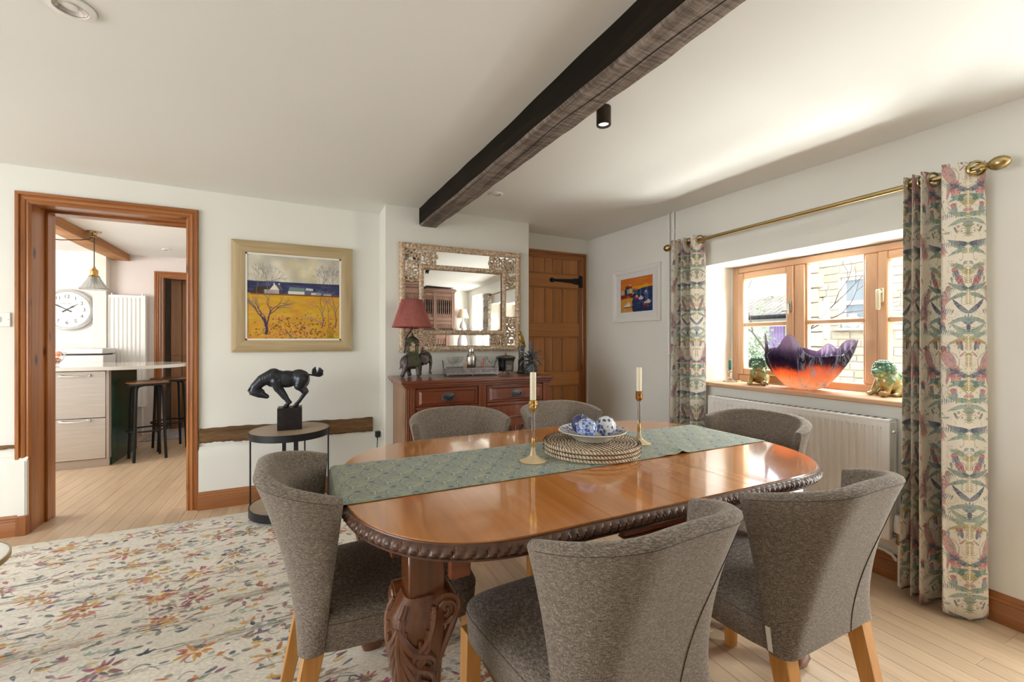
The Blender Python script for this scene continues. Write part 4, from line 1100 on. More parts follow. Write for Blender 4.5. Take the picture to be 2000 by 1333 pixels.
# openwork scroll corners
for cx, cz, sx, sz in ((mx0+.045, mz1-.045, 1, -1), (mx1-.045, mz1-.045, -1, -1), (mx0+.045, mz0+.045, 1, 1), (mx1-.045, mz0+.045, -1, 1)):
    mb = MB(); wx, wz = .112, .112; lx, lz = .245, .250; rr = random.Random(int(cx*100+cz*7))
    def put(p, r):
        mb.tube([(cx+sx*x, YF-.021-.004*math.sin(i*.9), cz+sz*z) for i, (x, z) in enumerate(p)], r, 6)
    cells = [(.045, .045, .046), (.115, .035, .034), (.115, .085, .030), (.175, .03, .030), (.18, .082, .034), (.228, .055, .034), (.035, .115, .034), (.085, .115, .030), (.03, .175, .030), (.082, .18, .034), (.055, .228, .034), (.085, .055, .03), (.205, .022, .022), (.022, .205, .022), (.215, .098, .02), (.098, .218, .02)]
    for k, (x, z, r) in enumerate(cells):
        a = rr.uniform(0, 2*PI); t = rr.choice([-1, 1])*rr.uniform(1.1, 1.6); n = 18
        put(spiral(x, z, r, .004, a, t, n), [.0075-.0042*q/n for q in range(n+1)])
        mb.ell((cx+sx*x, YF-.025, cz+sz*z), (.006, .006, .006), None, 7, 5)
        a2 = a+rr.uniform(1, 2)
        put(curve((x+r*math.cos(a), z+r*math.sin(a)), (x+r*1.5*math.cos(a2), z+r*1.5*math.sin(a2)), .4, 7), [.003, .005, .0065, .007, .006, .005, .003, .002])
    for end in range(2):
        put([((lx if end == 0 else q*.112), (q*.112 if end == 0 else lz)) for q in [i/10 for i in range(11)]], [.004+.003*abs(math.sin(i*1.3)) for i in range(11)])
    mb.build('carved_corner', gilt, ml)

# ------------------------------------------------------------------ things on the sideboard
ZT = .9305
eleph = plain('aged_bronze_elephant', (.095, .074, .072), .42, .35, var=.35, vscale=30, bump=.3, bscale=160)
verd = plain('verdigris_cloth', (.060, .062, .032), .55, .25, var=.5, vscale=120, bump=.5, bscale=220)
el = empty('elephant_lamp', (.735, 3.258, ZT+.0062), 0, 'bronze elephant lamp with domed howdah and pleated dusky red shade on the sideboard', 'lamp')
P = [('e', (-.02, 0, .105), (.085, .048, .055)), ('e', (-.06, 0, .098), (.052, .046, .060)), ('e', (.055, 0, .125), (.040, .040, .050)),
     ('c', (-.065, -.022, .09), (-.083, -.026, .04), .027, .018), ('c', (-.083, -.026, .04), (-.095, -.026, .010), .017, .016), ('e', (-.097, -.026, .008), (.019, .017, .009)),
     ('c', (-.055, .022, .09), (-.040, .026, .04), .027, .018), ('c', (-.040, .026, .04), (-.035, .026, .010), .017, .016), ('e', (-.033, .026, .008), (.018, .017, .009)),
     ('c', (.022, -.024, .09), (.022, -.026, .012), .024, .017), ('e', (.025, -.026, .008), (.018, .017, .009)),
     ('c', (.040, .022, .09), (.040, .024, .012), .024, .017), ('e', (.043, .024, .008), (.018, .017, .009)),
     ('e', (.090, 0, .148), (.036, .031, .036)), ('e', (.075, -.034, .122), (.030, .008, .040)), ('e', (.075, .034, .122), (.030, .008, .040)),
     ('c', (.112, 0, .138), (.122, -.002, .095), .022, .014), ('c', (.122, -.002, .095), (.119, -.003, .05), .014, .010), ('c', (.119, -.003, .05), (.113, -.004, .022), .010, .008),
     ('c', (.113, -.004, .022), (.121, -.004, .010), .008, .007), ('c', (.121, -.004, .010), (.129, -.004, .022), .007, .006),
     ('c', (.108, -.016, .118), (.126, -.024, .080), .006, .003), ('c', (.108, .016, .118), (.126, .024, .080), .006, .003), ('c', (-.10, 0, .12), (-.112, 0, .05), .005, .004)]
sculpt('elephant', P, .0042, eleph, el, 3)
mb = MB()
def cl(u, v):
    x = -.058+.085*u; a = (v-.5)*2; y = math.copysign(min(abs(a)*1.5, 1)**.8, a)*.056; z = .166-.006*abs(a) if abs(a) < .4 else .166-.098*((abs(a)-.4)/.6); return (x, y, z+.003*math.sin(u*PI))
mb.grid(cl, 10, 22); o = mb.build('saddle_cloth', verd, el); m_ = o.modifiers.new('s', 'SOLIDIFY'); m_.thickness = .004
mb = MB(); mb.cbox(-.058, .022, -.038, .038, .160, .182, .003)
for x in (-.052, .016):
    for y in (-.032, .032): mb.cyl((x, y, .18), (x, y, .248), .006, .005, 10)
for y in (-.032, .032):
    mb.tube([(-.018+.034*math.cos(a), y, .236+.026*math.sin(a)) for a in [PI*q/12 for q in range(13)]], .006, 7)
    mb.box(-.055, .019, y-.003, y+.003, .256, .268)
mb.lathe([(.048, .255), (.050, .262), (.044, .275), (.032, .288), (.016, .297), (.008, .302), (.009, .310), (.004, .322), (0, .326)], 20, True, Matrix.Translation((-.018, 0, 0)) @ Matrix.Diagonal((1, .86, 1, 1)))
mb.build('howdah', verd, el)
sculpt('mahout', [('e', (.058, 0, .180), (.014, .016, .018)), ('e', (.060, 0, .208), (.0095, .0095, .011)), ('c', (.06, -.014, .178), (.082, -.026, .168), .006, .005), ('c', (.06, .014, .178), (.082, .026, .168), .006, .005), ('c', (.06, -.012, .19), (.085, -.012, .188), .005, .004), ('c', (.06, .012, .19), (.085, .012, .188), .005, .004)], .003, eleph, el, 2)
mb = MB(); mb.tube([(-.075, .01, .17), (-.064, .008, .25), (-.056, .006, .30), (-.035, .003, .33), (-.018, 0, .355), (-.018, 0, .39)], .0045, 8); mb.cyl((-.018, 0, .385), (-.018, 0, .43), .014, n=14); mb.build('lamp_stem', M['iron'], el)
mb = MB(); n = 192
def shade(u, v):
    a = 2*PI*u; r = (.145-.068*v)+(.0022 if int(u*n+.5) % 2 else -.0012); return (-.020+r*math.cos(a), r*math.sin(a), .368+.204*v)
mb.grid(shade, n, 6, False, True); o = mb.build('lamp_shade', plain('dusky_red_pleat', (.37, .115, .10), .85, var=.1, vscale=30, Sheen_Weight=.3), el)
for r, z in ((.145, .368), (.077, .572)):
    MB().tube([(-.020+r*math.cos(a), r*math.sin(a), z) for a in [2*PI*q/64 for q in range(64)]], .003, 6, closed=True).build('shade_trim', plain('shade_trim', (.30, .05, .05), .8) if 'shade_trim' not in bpy.data.materials else bpy.data.materials['shade_trim'], el)

# pierced silver tray with its glasses and shaker
silver = plain('pierced_silver', (.42, .42, .44), .32, .9, var=.25, vscale=90, bump=.3, bscale=200)
tcx, tcy = 1.175, 3.235
tr = empty('serving_tray', (tcx, tcy, ZT), math.radians(-8), 'rectangular pierced silver gallery tray with loop handles on the sideboard', 'tray')
tw, td = .205, .095
MB().cbox(-tw, tw, -td, td, .014, .019, .002).build('base', plain('tray_base', (.30, .29, .28), .3, .9), tr)
def gallery(a, b):
    a = Vector(a); b = Vector(b); d = b-a; L = d.length; d.normalize(); mb = MB(); n = int(L/.0105); nrm = Vector((d.y, -d.x, 0))*.0016
    def bar(p, q, z0, z1):
        P0, P1 = a+d*p, a+d*q; vs = []
        for s in (-1, 1):
            for (c, z) in ((P0, z0), (P1, z0), (P1, z1), (P0, z1)): vs.append((c.x+nrm.x*s, c.y+nrm.y*s, z))
        mb.add(vs, [(0, 1, 2, 3), (7, 6, 5, 4), (0, 4, 5, 1), (1, 5, 6, 2), (2, 6, 7, 3), (3, 7, 4, 0)])
    bar(0, L, .012, .026); bar(0, L, .036, .042); bar(0, L, .050, .060)
    for i in range(n+1):
        x = L*i/n
        if (i//3) % 3 != 2:
            bar(max(0, x-.0022), min(L, x+.0022), .026, .036); x2 = min(L, x+L/n/2); bar(max(0, x2-.0022), min(L, x2+.0022), .042, .050)
        else: bar(max(0, x-L/n*.5), min(L, x+L/n*.5), .026, .050)
    mb.build('gallery', silver, tr)
for a, b in (((-tw, -td, 0), (tw, -td, 0)), ((tw, -td, 0), (tw, td, 0)), ((tw, td, 0), (-tw, td, 0)), ((-tw, td, 0), (-tw, -td, 0))): gallery(a, b)
for s in (-1, 1):
    mb = MB(); mb.tube([(s*(tw+.004+.012*math.sin(q*PI)), -.05+.10*q, .056+.062*math.sin(q*PI)**.7) for q in [i/16 for i in range(17)]], .0042, 8); mb.build('handle', silver, tr)
for x in (-tw+.01, 0, tw-.01):
    for y in (-td+.006, td-.006): MB().ell((x, y, .0077), (.008, .008, .0075), None, 10, 8).build('foot', silver, tr)
def on_tray(x, y): v = Matrix.Rotation(math.radians(-8), 4, 'Z') @ Vector((x, y, 0)); return (tcx+v.x, tcy+v.y, ZT+.0192)
sh = MB().lathe([(0, 0), (.030, 0), (.033, .004), (.040, .06), (.042, .105), (.042, .108), (.0415, .110), (.042, .114), (.040, .128), (.030, .146), (.0235, .152), (.0235, .156), (.0245, .158), (.0235, .188), (.021, .194), (.012, .198), (0, .199)], 40).build('cocktail_shaker', plain('polished_steel', (.66, .64, .62), .12, 1.0), None, on_tray(.008, .015))
tag(sh, 'polished steel cocktail shaker standing in the silver tray', 'cocktail shaker')
crystal = pane_mat('thin_crystal', (.96, .97, .97), 1.0)
def coupe(x, y, s, lab):
    root = empty('coupe_glass', on_tray(x, y), 0, lab, 'glass', 'glasses in the silver tray')
    MB().lathe([(0, 0), (.030*s, 0), (.030*s, .002), (.006, .006), (.0035, .012), (.0035, .060), (.006, .066), (.030*s, .080), (.046*s, .105), (.049*s, .128), (.0475*s, .128), (.044*s, .106), (.028*s, .084), (0, .074)], 36).build('bowl_and_stem', crystal, root)
coupe(-.147, -.034, 1.0, 'champagne coupe at the left of the shaker'); coupe(-.092, .048, .9, 'champagne coupe at the back of the tray left of the shaker')
coupe(.099, .042, 1.0, 'champagne coupe right of the shaker'); coupe(.168, -.028, .9, 'champagne coupe beside the right tray handle')
def tumbler(x, y, r, h, name, lab, mat, cat):
    o = MB().lathe([(0, 0), (r*.8, 0), (r*.85, .003), (r, h), (r*.93, h), (r*.78, .005), (0, .005)], 28).build(name, mat, None, on_tray(x, y)); tag(o, lab, cat); return o
tumbler(-.055, -.045, .026, .055, 'jigger_cup', 'small glass of wooden cocktail sticks left of the shaker', crystal, 'glass')
st_root = empty('cocktail_sticks', on_tray(-.055, -.045), 0, 'bundle of pale wooden cocktail sticks in the small glass', 'sticks')
for k in range(16):
    a = R.uniform(0, 6.3); r = R.uniform(.003, .013); MB().cyl((r*.7*math.cos(a), r*.7*math.sin(a), .006), (r*1.5*math.cos(a), r*1.5*math.sin(a), .078+R.uniform(-.006, .006)), .0013, n=5).build('stick', plain('stick_wood', (.62, .42, .22), .7) if k == 0 else bpy.data.materials['stick_wood'], st_root)
tumbler(.090, -.050, .022, .085, 'stirrer_glass', 'narrow glass holding a red striped stirrer right of the shaker', crystal, 'glass')
o = MB().cyl((0, 0, .006), (.004, .001, .115), .008, .007, 14).build('striped_stirrer', plain('red_stripe', (.50, .10, .08), .5, var=.5, vscale=60), None, on_tray(.090, -.050)); tag(o, 'red striped stirrer standing in the narrow glass on the tray', 'stirrer')

# tea caddy
cd = empty('tea_caddy', (1.478, 3.22, ZT), math.radians(4), 'black painted tole tea caddy with flared lid beside the tray', 'tea caddy')
tole = plain('black_tole', (.030, .029, .028), .35, .3, var=.3, vscale=50); oct_ = lambda r, k=.72: [(r, -r*k+r*.25), (r, r*k-r*.25), (r*.75, r*.75), (-r*.75, r*.75), (-r, r*k-r*.25), (-r, -r*k+r*.25), (-r*.75, -r*.75), (r*.75, -r*.75)]
mb = MB(); lev = [(.054, .022), (.056, .05), (.058, .09), (.066, .120), (.074, .132), (.074, .136)]
vs = []; fs = []
for r, z in lev: vs += [(x, y, z) for x, y in oct_(r)]
for j in range(len(lev)-1): fs += [(j*8+i, j*8+(i+1) % 8, (j+1)*8+(i+1) % 8, (j+1)*8+i) for i in range(8)]
fs += [tuple(range(7, -1, -1)), tuple(range(40, 48))]; mb.add(vs, fs); bmf(mb.build('body', tole, cd))
mb = MB(); lev = [(.070, .136), (.066, .143), (.040, .150), (.022, .153)]; vs = []; fs = []
for r, z in lev: vs += [(x, y, z) for x, y in oct_(r)]
for j in range(3): fs += [(j*8+i, j*8+(i+1) % 8, (j+1)*8+(i+1) % 8, (j+1)*8+i) for i in range(8)]
fs += [tuple(range(24, 32))]; mb.add(vs, fs); bmf(mb.build('lid', plain('brown_tole', (.09, .07, .055), .3, .4), cd))
MB().lathe([(0, .152), (.008, .153), (.004, .158), (.009, .165), (.006, .171), (0, .172)], 14).build('knob', M['brass'], cd)
mb = MB(); cv2 = Canvas(96, 160, (58, 52, 46)); rr = random.Random(9)
for k in range(70): cv2.ell(rr.uniform(20, 78), rr.uniform(12, 92), rr.uniform(4, 12), rr.uniform(3, 9), rr.choice([(196, 170, 140), (170, 150, 126), (120, 112, 100), (90, 96, 100), (150, 110, 80)]), rr.uniform(0, 3), .6)
mb.add([(-.038, -.0605, .030), (.030, -.0605, .030), (.030, -.0605, .108), (-.038, -.0605, .108)], [(0, 1, 2, 3)]); mb.uv = {0: (0, 0), 1: (1, 0), 2: (1, 1), 3: (0, 1)}
mb.build('painted_panel', image_mat('caddy_painting', cv2.a, .4), cd)
for x in (-.042, .042):
    for y in (-.038, .038): MB().lathe([(.009, .022), (.006, .012), (.008, .004), (.006, 0), (0, 0)][::-1], 10, True, Matrix.Translation((x, y, 0))).build('foot', M['brass'], cd)

# pewter pineapple candle holder and gilded bird on its post
pew = plain('pewter_pineapple', (.14, .15, .16), .34, .8, var=.4, vscale=60)
pi_ = empty('pineapple_candle_holder', (1.665, 3.135, ZT), 0, 'pewter pineapple candle holder with spreading leaves holding a slate candle', 'candle holder')
mb = MB(); mb.lathe([(0, 0), (.040, 0), (.046, .012), (.050, .035), (.044, .066), (.028, .088), (.012, .094), (0, .095)], 28)
for j in range(6):
    z = .012+.013*j; r = np.interp(z, [0, .012, .035, .066, .088], [.040, .046, .050, .044, .028])
    for i in range(13):
        a = 2*PI*(i+.5*(j % 2))/13; mb.ell((r*math.cos(a), r*math.sin(a), z), (.0085, .0085, .0075), Euler((0, 0, a)).to_matrix(), 6, 5)
mb.build('fruit', pew, pi_)
def blade(mb, a, z0, L, droop, wd):
    n = 8; vs = []; c, s = math.cos(a), math.sin(a)
    for i in range(n+1):
        t = i/n; r = .010+L*t*.95; z = z0+L*(1.05*t-droop*t*t); w_ = wd*(1-t**1.6)+.0006
        for q, dz in ((-1, .002), (0, -.002), (1, .002)): vs.append((r*c-q*w_*s, r*s+q*w_*c, z+dz*3))
    mb.add(vs, [(i*3+k, i*3+k+1, (i+1)*3+k+1, (i+1)*3+k) for i in range(n) for k in (0, 1)], True)
for k in range(16):
    mb = MB(); lev = k//6; blade(mb, k*2.4+.3, .092+.022*lev, [.085, .105, .095][lev], [1.35, 1.0, .55][lev], .0105)
    o = mb.build('leaf', pew, pi_); mm = o.modifiers.new('s', 'SOLIDIFY'); mm.thickness = .0022
MB().cyl((0, 0, .09), (0, 0, .165), .014, .011, 14).build('candle_cup', pew, pi_)
o = MB().lathe([(0, 0), (.0105, 0), (.0112, .003), (.010, .098), (.004, .101), (0, .101)], 18).build('slate_candle', plain('slate_wax', (.055, .085, .12), .45), None, (1.665, 3.135, ZT+.166)); tag(o, 'slate blue candle rising from the pewter pineapple leaves', 'candle')
bd = empty('bird_figurine', (1.632, 3.245, ZT), 0, 'gilded parrot perched on a grey post behind the pewter pineapple', 'figurine')
mb = MB(); mb.lathe([(0, 0), (.040, 0), (.042, .008), (.030, .02), (.026, .06), (.028, .10), (.022, .14), (.024, .18), (.030, .205), (.026, .225), (.015, .232), (0, .233)], 22); mb.build('post', plain('grey_post', (.12, .115, .11), .5, .5, var=.4, vscale=60), bd)
sculpt('bird', [('e', (0, 0, .285), (.024, .024, .046), (0, -.35, 0)), ('e', (-.014, 0, .335), (.0185, .0185, .020)), ('c', (-.030, 0, .337), (-.036, 0, .327), .007, .003), ('c', (.012, 0, .265), (.038, 0, .222), .015, .006), ('c', (.002, -.018, .30), (.022, -.018, .25), .011, .005), ('c', (.002, .018, .30), (.022, .018, .25), .011, .005), ('c', (-.006, -.01, .25), (-.008, -.012, .232), .007, .008), ('c', (-.006, .01, .25), (-.008, .012, .232), .007, .008)], .0032, plain('old_gilt_bird', (.36, .225, .06), .4, .7, var=.4, vscale=70), bd, 2)

# ------------------------------------------------------------------ pictures
def framed(name, P0, ex, ez, W, H, fw, depth, fm, art, mat_border, mat_m, label, inner=None, lip=None):
    # P0 = lower left corner on the wall, ex along the width, en outwards
    ex = Vector(ex); ez = Vector((0, 0, 1)); en = ex.cross(ez)*1.0
    root = empty(name, P0, 0, label, 'picture'); T = Matrix(((ex.x, ez.x, en.x, 0), (ex.y, ez.y, en.y, 0), (ex.z, ez.z, en.z, 0), (0, 0, 0, 1)))
    for k, (a, b) in enumerate((((0, 0), (W, 0)), ((W, 0), (W, H)), ((W, H), (0, H)), ((0, H), (0, 0)))):
        a = Vector((*a, 0)); b = Vector((*b, 0)); d = (b-a).normalized(); inn = Vector((-d.y, d.x, 0)); mb = MB(); vs = []
        pr = [(0, 0), (0, depth*.8), (fw*.12, depth), (fw*.75, depth*.82), (fw, depth*.55), (fw, 0)]
        for p, m in ((a, 1), (b, -1)):
            for q, h in pr: v = p+inn*q+d*(m*q); vs.append((v.x, v.y, h))
        n = len(pr); mb.add(vs, [(i, (i+1) % n, n+(i+1) % n, n+i) for i in range(n)]+[tuple(range(n)), tuple(range(2*n-1, n-1, -1))], False, T)
        bmf(mb.build('frame_rail', fm[k % 2], root))
    if lip:
        mb = MB(); l = lip; a, b = fw-.001, fw+l
        for x0, x1, y0, y1 in ((a, W-a, a, b), (a, W-a, H-b, H-a), (a, b, a, H-a), (W-b, W-a, a, H-a)): mb.box(x0, x1, y0, y1, depth*.2, depth*.50, T)
        mb.build('white_slip', M['white'], root); fi = fw+l
    else: fi = fw
    if mat_border: MB().box(fw-.002, W-fw+.002, fw-.002, H-fw+.002, .003, depth*.30, T).build('mount', mat_m, root); fi = mat_border
    if isinstance(fi, (int, float)): fi = (fi, W-fi, fi, H-fi)
    mb = MB(); z = depth*.32; mb.add([(fi[0], fi[2], z), (fi[1], fi[2], z), (fi[1], fi[3], z), (fi[0], fi[3], z)], [(0, 1, 2, 3)], False, T); mb.uv = {0: (0, 0), 1: (1, 0), 2: (1, 1), 3: (0, 1)}
    mb.build('painting', art, root)
    return root
# landscape: bare trees, white farm buildings, yellow field
cv = Canvas(640, 640, (206, 203, 190)); rr = random.Random(5); Hh = 640
n1 = vnoise(640, 640, 10, 10, 2); n2 = vnoise(640, 640, 34, 34, 3)
cv.a = np.clip(cv.a*(.86+.25*n1[..., None])+np.array([.04, .03, -.05])*(n2[..., None]-.4), 0, 1).astype(np.float32)
for k in range(26): cv.ell(rr.uniform(250, 460), rr.uniform(470, 620), rr.uniform(20, 60), rr.uniform(10, 34), (206, 190, 130), rr.uniform(0, 3), .16, 12)
cv.rect(0, 640, 345, 440, (36, 46, 88))
for k in range(80): cv.ell(rr.uniform(0, 640), rr.uniform(355, 438), rr.uniform(20, 70), rr.uniform(4, 12), rr.choice([(30, 36, 74), (60, 70, 120), (46, 60, 110), (96, 92, 130), (24, 30, 60)]), 0, .4, 4)
cv.rect(0, 640, 0, 348, (204, 158, 28))
for k in range(420):
    y = rr.uniform(0, 345); cv.ell(rr.uniform(0, 640), y, rr.uniform(14, 60), rr.uniform(5, 16), rr.choice([(210, 170, 24), (204, 150, 24), (212, 178, 60), (204, 140, 60), (196, 126, 44), (210, 166, 110), (190, 164, 40), (214, 130, 96), (214, 180, 40)]), rr.uniform(-.3, .3), .35, 5)
for k in range(420):
    cv.ell(rr.gauss(330, 150), abs(rr.gauss(70, 60)), rr.uniform(2, 8), rr.uniform(2, 7), rr.choice([(120, 50, 24), (160, 60, 30), (60, 66, 60), (200, 170, 150), (190, 90, 30), (90, 90, 50), (206, 130, 110)]), 0, .75)
cv.rect(20, 640, 338, 350, (110, 50, 30), .8)
cv.poly([(40, 348), (40, 376), (90, 400), (150, 392), (150, 348)], (60, 44, 28)); 
cv.poly([(110, 348), (110, 378), (210, 378), (210, 348)], (176, 170, 168)); cv.poly([(146, 378), (178, 424), (212, 378)], (226, 222, 214)); cv.poly([(180, 424), (214, 424), (236, 378), (210, 378)], (84, 84, 100)); cv.rect(172, 180, 418, 432, (220, 214, 206)); cv.rect(206, 216, 418, 430, (200, 190, 190))
cv.poly([(210, 348), (210, 378), (240, 380), (262, 350)], (48, 46, 66))
cv.rect(272, 386, 350, 372, (216, 220, 218)); cv.poly([(272, 372), (280, 404), (386, 400), (390, 372)], (110, 132, 130)); cv.rect(386, 434, 350, 384, (90, 96, 120)); cv.poly([(390, 384), (396, 402), (446, 398), (446, 380)], (186, 196, 194)); cv.rect(434, 500, 350, 368, (206, 206, 204)); cv.rect(470, 506, 352, 366, (96, 160, 146)); cv.rect(524, 580, 350, 358, (190, 206, 190))
for k in range(30): cv.line([(rr.uniform(440, 640), 352), (rr.uniform(440, 640), rr.uniform(370, 410))], 1.4, (150, 150, 170), .5)
def tree(x, y, L, a, wdt, col, dep):
    x1, y1 = x+L*math.cos(a), y+L*math.sin(a); cv.line(curve((x, y), (x1, y1), rr.uniform(-.18, .18), 5), wdt, col, .92, wdt*.68)
    if dep == 0: return
    for k in range(rr.choice([2, 2, 3])): tree(x1, y1, L*rr.uniform(.62, .86), a+rr.uniform(-.62, .62), max(1.1, wdt*.62), col if dep > 3 else tuple(int(c*.75+40) for c in col), dep-1)
tree(122, 40, 70, 1.62, 20, (44, 30, 92), 1); tree(118, 96, 84, 1.95, 12, (40, 30, 86), 4); tree(124, 96, 96, 1.35, 11, (44, 34, 80), 4); tree(112, 170, 70, 2.5, 5, (70, 56, 90), 3)
for x in (70, 110, 140, 170): tree(x, 330, 80, 1.57+rr.uniform(-.3, .3), 4, (120, 108, 100), 4)
for x, w_ in ((510, 8), (606, 9), (560, 4)): tree(x, 90, 110, 1.57+rr.uniform(-.12, .05), w_, (88, 70, 100), 2); tree(x+4, 240, 110, 1.62+rr.uniform(-.2, .2), w_*.6, (96, 84, 96), 5)
tree(516, 110, 60, 2.5, 5, (120, 90, 120), 3)
for k in range(26): cv.line([(rr.uniform(545, 600), 5), (rr.uniform(545, 600), rr.uniform(20, 110))], 1.6, (90, 80, 40), .6)
art1 = image_mat('farm_landscape', cv.a, .35)
fr1 = [wood('pale_limed_frame_'+a, (.34, .25, .125), (.46, .355, .20), (.56, .45, .28), a, 1.0, .55, .05, .15) for a in 'xz']
framed('landscape_picture', (-.502, YB-.001, 1.118), (1, 0, 0), None, .836, .830, .088, .030, fr1, art1, None, None, 'large square landscape painting of yellow field and bare trees in pale wooden frame', lip=.012)
# harbour: orange sky, blue water, small boats
cv = Canvas(360, 300, (206, 116, 40)); rr = random.Random(12)
for k in range(120): cv.ell(rr.uniform(0, 360), rr.uniform(170, 300), rr.uniform(20, 70), rr.uniform(4, 12), rr.choice([(214, 120, 40), (204, 100, 46), (216, 150, 40), (196, 120, 80), (208, 110, 30)]), rr.uniform(-.1, .3), .4, 4)
for k in range(30): cv.ell(rr.uniform(150, 360), rr.uniform(180, 225), rr.uniform(20, 60), rr.uniform(3, 8), (222, 170, 30), .1, .5, 4)
cv.poly([(140, 0), (130, 130), (170, 176), (250, 200), (360, 206), (360, 0)], (24, 44, 92))
for k in range(220): cv.ell(rr.uniform(130, 360), rr.uniform(0, 195), rr.uniform(5, 34), rr.uniform(2, 7), rr.choice([(20, 34, 80), (30, 70, 120), (16, 24, 58), (60, 50, 110), (40, 90, 120), (60, 90, 90)]), rr.uniform(-.3, .3), .5, 2)
cv.poly([(0, 0), (0, 110), (70, 124), (150, 120), (110, 40), (150, 0)], (206, 150, 60))
for k in range(60): cv.ell(rr.uniform(0, 130), rr.uniform(0, 80), rr.uniform(6, 30), rr.uniform(3, 8), rr.choice([(214, 160, 70), (196, 130, 60), (190, 160, 110)]), 0, .5, 3)
cv.poly([(0, 120), (0, 158), (130, 170), (146, 140)], (120, 44, 34))
for k in range(60): cv.ell(rr.uniform(0, 140), rr.uniform(122, 166), rr.uniform(3, 9), rr.uniform(2, 5), rr.choice([(150, 60, 46), (96, 34, 30), (170, 90, 60), (60, 30, 40)]), 0, .7)
for x, y, w_, h_, c_ in ((4, 158, 44, 26, (180, 170, 180)), (50, 160, 26, 40, (40, 34, 60)), (76, 166, 34, 46, (90, 170, 190)), (104, 168, 36, 40, (200, 190, 150)), (60, 206, 40, 20, (60, 50, 60)), (96, 212, 34, 20, (130, 60, 40))):
    cv.rect(x, x+w_, y, y+h_, c_, .9); cv.poly([(x-3, y+h_), (x+w_/2, y+h_+14), (x+w_+3, y+h_)], rr.choice([(40, 40, 60), (150, 60, 40), (190, 180, 160)]))
for x, y, c_ in ((90, 66, (216, 210, 200)), (190, 118, (170, 36, 34)), (236, 110, (200, 196, 210)), (290, 150, (80, 110, 170)), (280, 56, (170, 44, 30)), (316, 74, (214, 206, 200))):
    cv.poly([(x-30, y+10), (x+30, y+12), (x+18, y-10), (x-20, y-10)], c_, .95); cv.rect(x-10, x+10, y+10, y+24, (216, 212, 206), .9)
    for q in range(2): xx = x+rr.uniform(-12, 12); cv.line([(xx, y+10), (xx+rr.uniform(-6, 6), y+76)], 2, (190, 190, 190), .8)
    for q in range(3): cv.ell(x+rr.uniform(-20, 20), y-rr.uniform(14, 34), 10, 3, c_, 0, .35)
cv.poly([(40, 62), (120, 66), (108, 44), (54, 42)], (222, 216, 206)); cv.rect(48, 112, 40, 46, (40, 30, 30))
art2 = image_mat('harbour_painting', cv.a, .35)
framed('harbour_picture', (XW-.001, 3.315, 1.372), (0, -1, 0), None, .612, .490, .045, .026, [M['white'], M['white']], art2, (.105, .518, .092, .400), plain('mount_card', (.72, .74, .76), .9), 'small harbour painting with orange sky in white frame beside the plank door')

# ------------------------------------------------------------------ round side table with the horse
stt = empty('side_table', (-.107, 3.385, .0064), 0, 'round two tier side table with black metal frame and wood top', 'side table')
ash = wood('grey_brown_ash', (.27, .19, .12), (.38, .28, .19), (.47, .36, .255), 'x', .8, .5, .05, .08); blk = plain('blued_black_steel', (.035, .037, .042), .38, .7)
MB().lathe([(0, .570), (.246, .570), (.247, .580), (0, .580)], 72).build('top', ash, stt)
MB().lathe([(.246, .535), (.252, .535), (.252, .581), (.2465, .581), (.246, .570)], 72, caps=False).build('top_band', blk, stt)
MB().lathe([(0, .060), (.246, .060), (.247, .070), (0, .070)], 72).build('shelf', ash, stt)
MB().lathe([(.246, .018), (.252, .018), (.252, .072), (.2465, .072), (.246, .06)], 72, caps=False).build('shelf_band', blk, stt)
for a in (2.95, -.25, 1.2, -1.9):
    if a == -1.9: continue
    MB().cyl((.250*math.cos(a), .250*math.sin(a), 0), (.250*math.cos(a), .250*math.sin(a), .575), .0055, n=8).build('leg', blk, stt)
MB().cbox(-.055, -.030, .10, .112, .0, .57, .001).build('leg', blk, stt); MB().cbox(.020, .050, .04, .052, .07, .57, .001).build('leg', blk, stt)
brz = plain('dark_blue_bronze', (.045, .050, .060), .32, .75, .25, 90, .3, vscale=25)
hs = empty('horse_statue', (-.109, 3.385, .5876), 0, 'dark bronze horse statue with bowed head on a black cube', 'statue')
bevel(MB().box(-.076, .076, -.062, .062, 0, .152).build('plinth', plain('black_plinth', (.018, .014, .014), .4, .3, var=.4, vscale=30), hs), .003, 2)
hp = [('e', (-.075, 0, .350), (.066, .046, .058)), ('e', (-.02, 0, .347), (.078, .047, .057)), ('e', (.055, 0, .352), (.062, .049, .058)), ('e', (.085, 0, .342), (.040, .042, .058)),
      ('c', (-.10, 0, .372), (-.165, 0, .345), .047, .036), ('c', (-.165, 0, .345), (-.208, 0, .302), .036, .029), ('c', (-.208, 0, .302), (-.222, 0, .272), .029, .025), ('e', (-.11, 0, .330), (.034, .030, .034)),
      ('c', (-.215, 0, .268), (-.185, 0, .253), .027, .025), ('c', (-.185, 0, .253), (-.142, 0, .232), .024, .0145), ('e', (-.139, 0, .230), (.013, .012, .012)), ('e', (-.180, 0, .266), (.026, .018, .020)),
      ('c', (-.226, -.013, .268), (-.243, -.019, .245), .008, .002), ('c', (-.230, .013, .285), (-.252, .02, .29), .008, .002)]
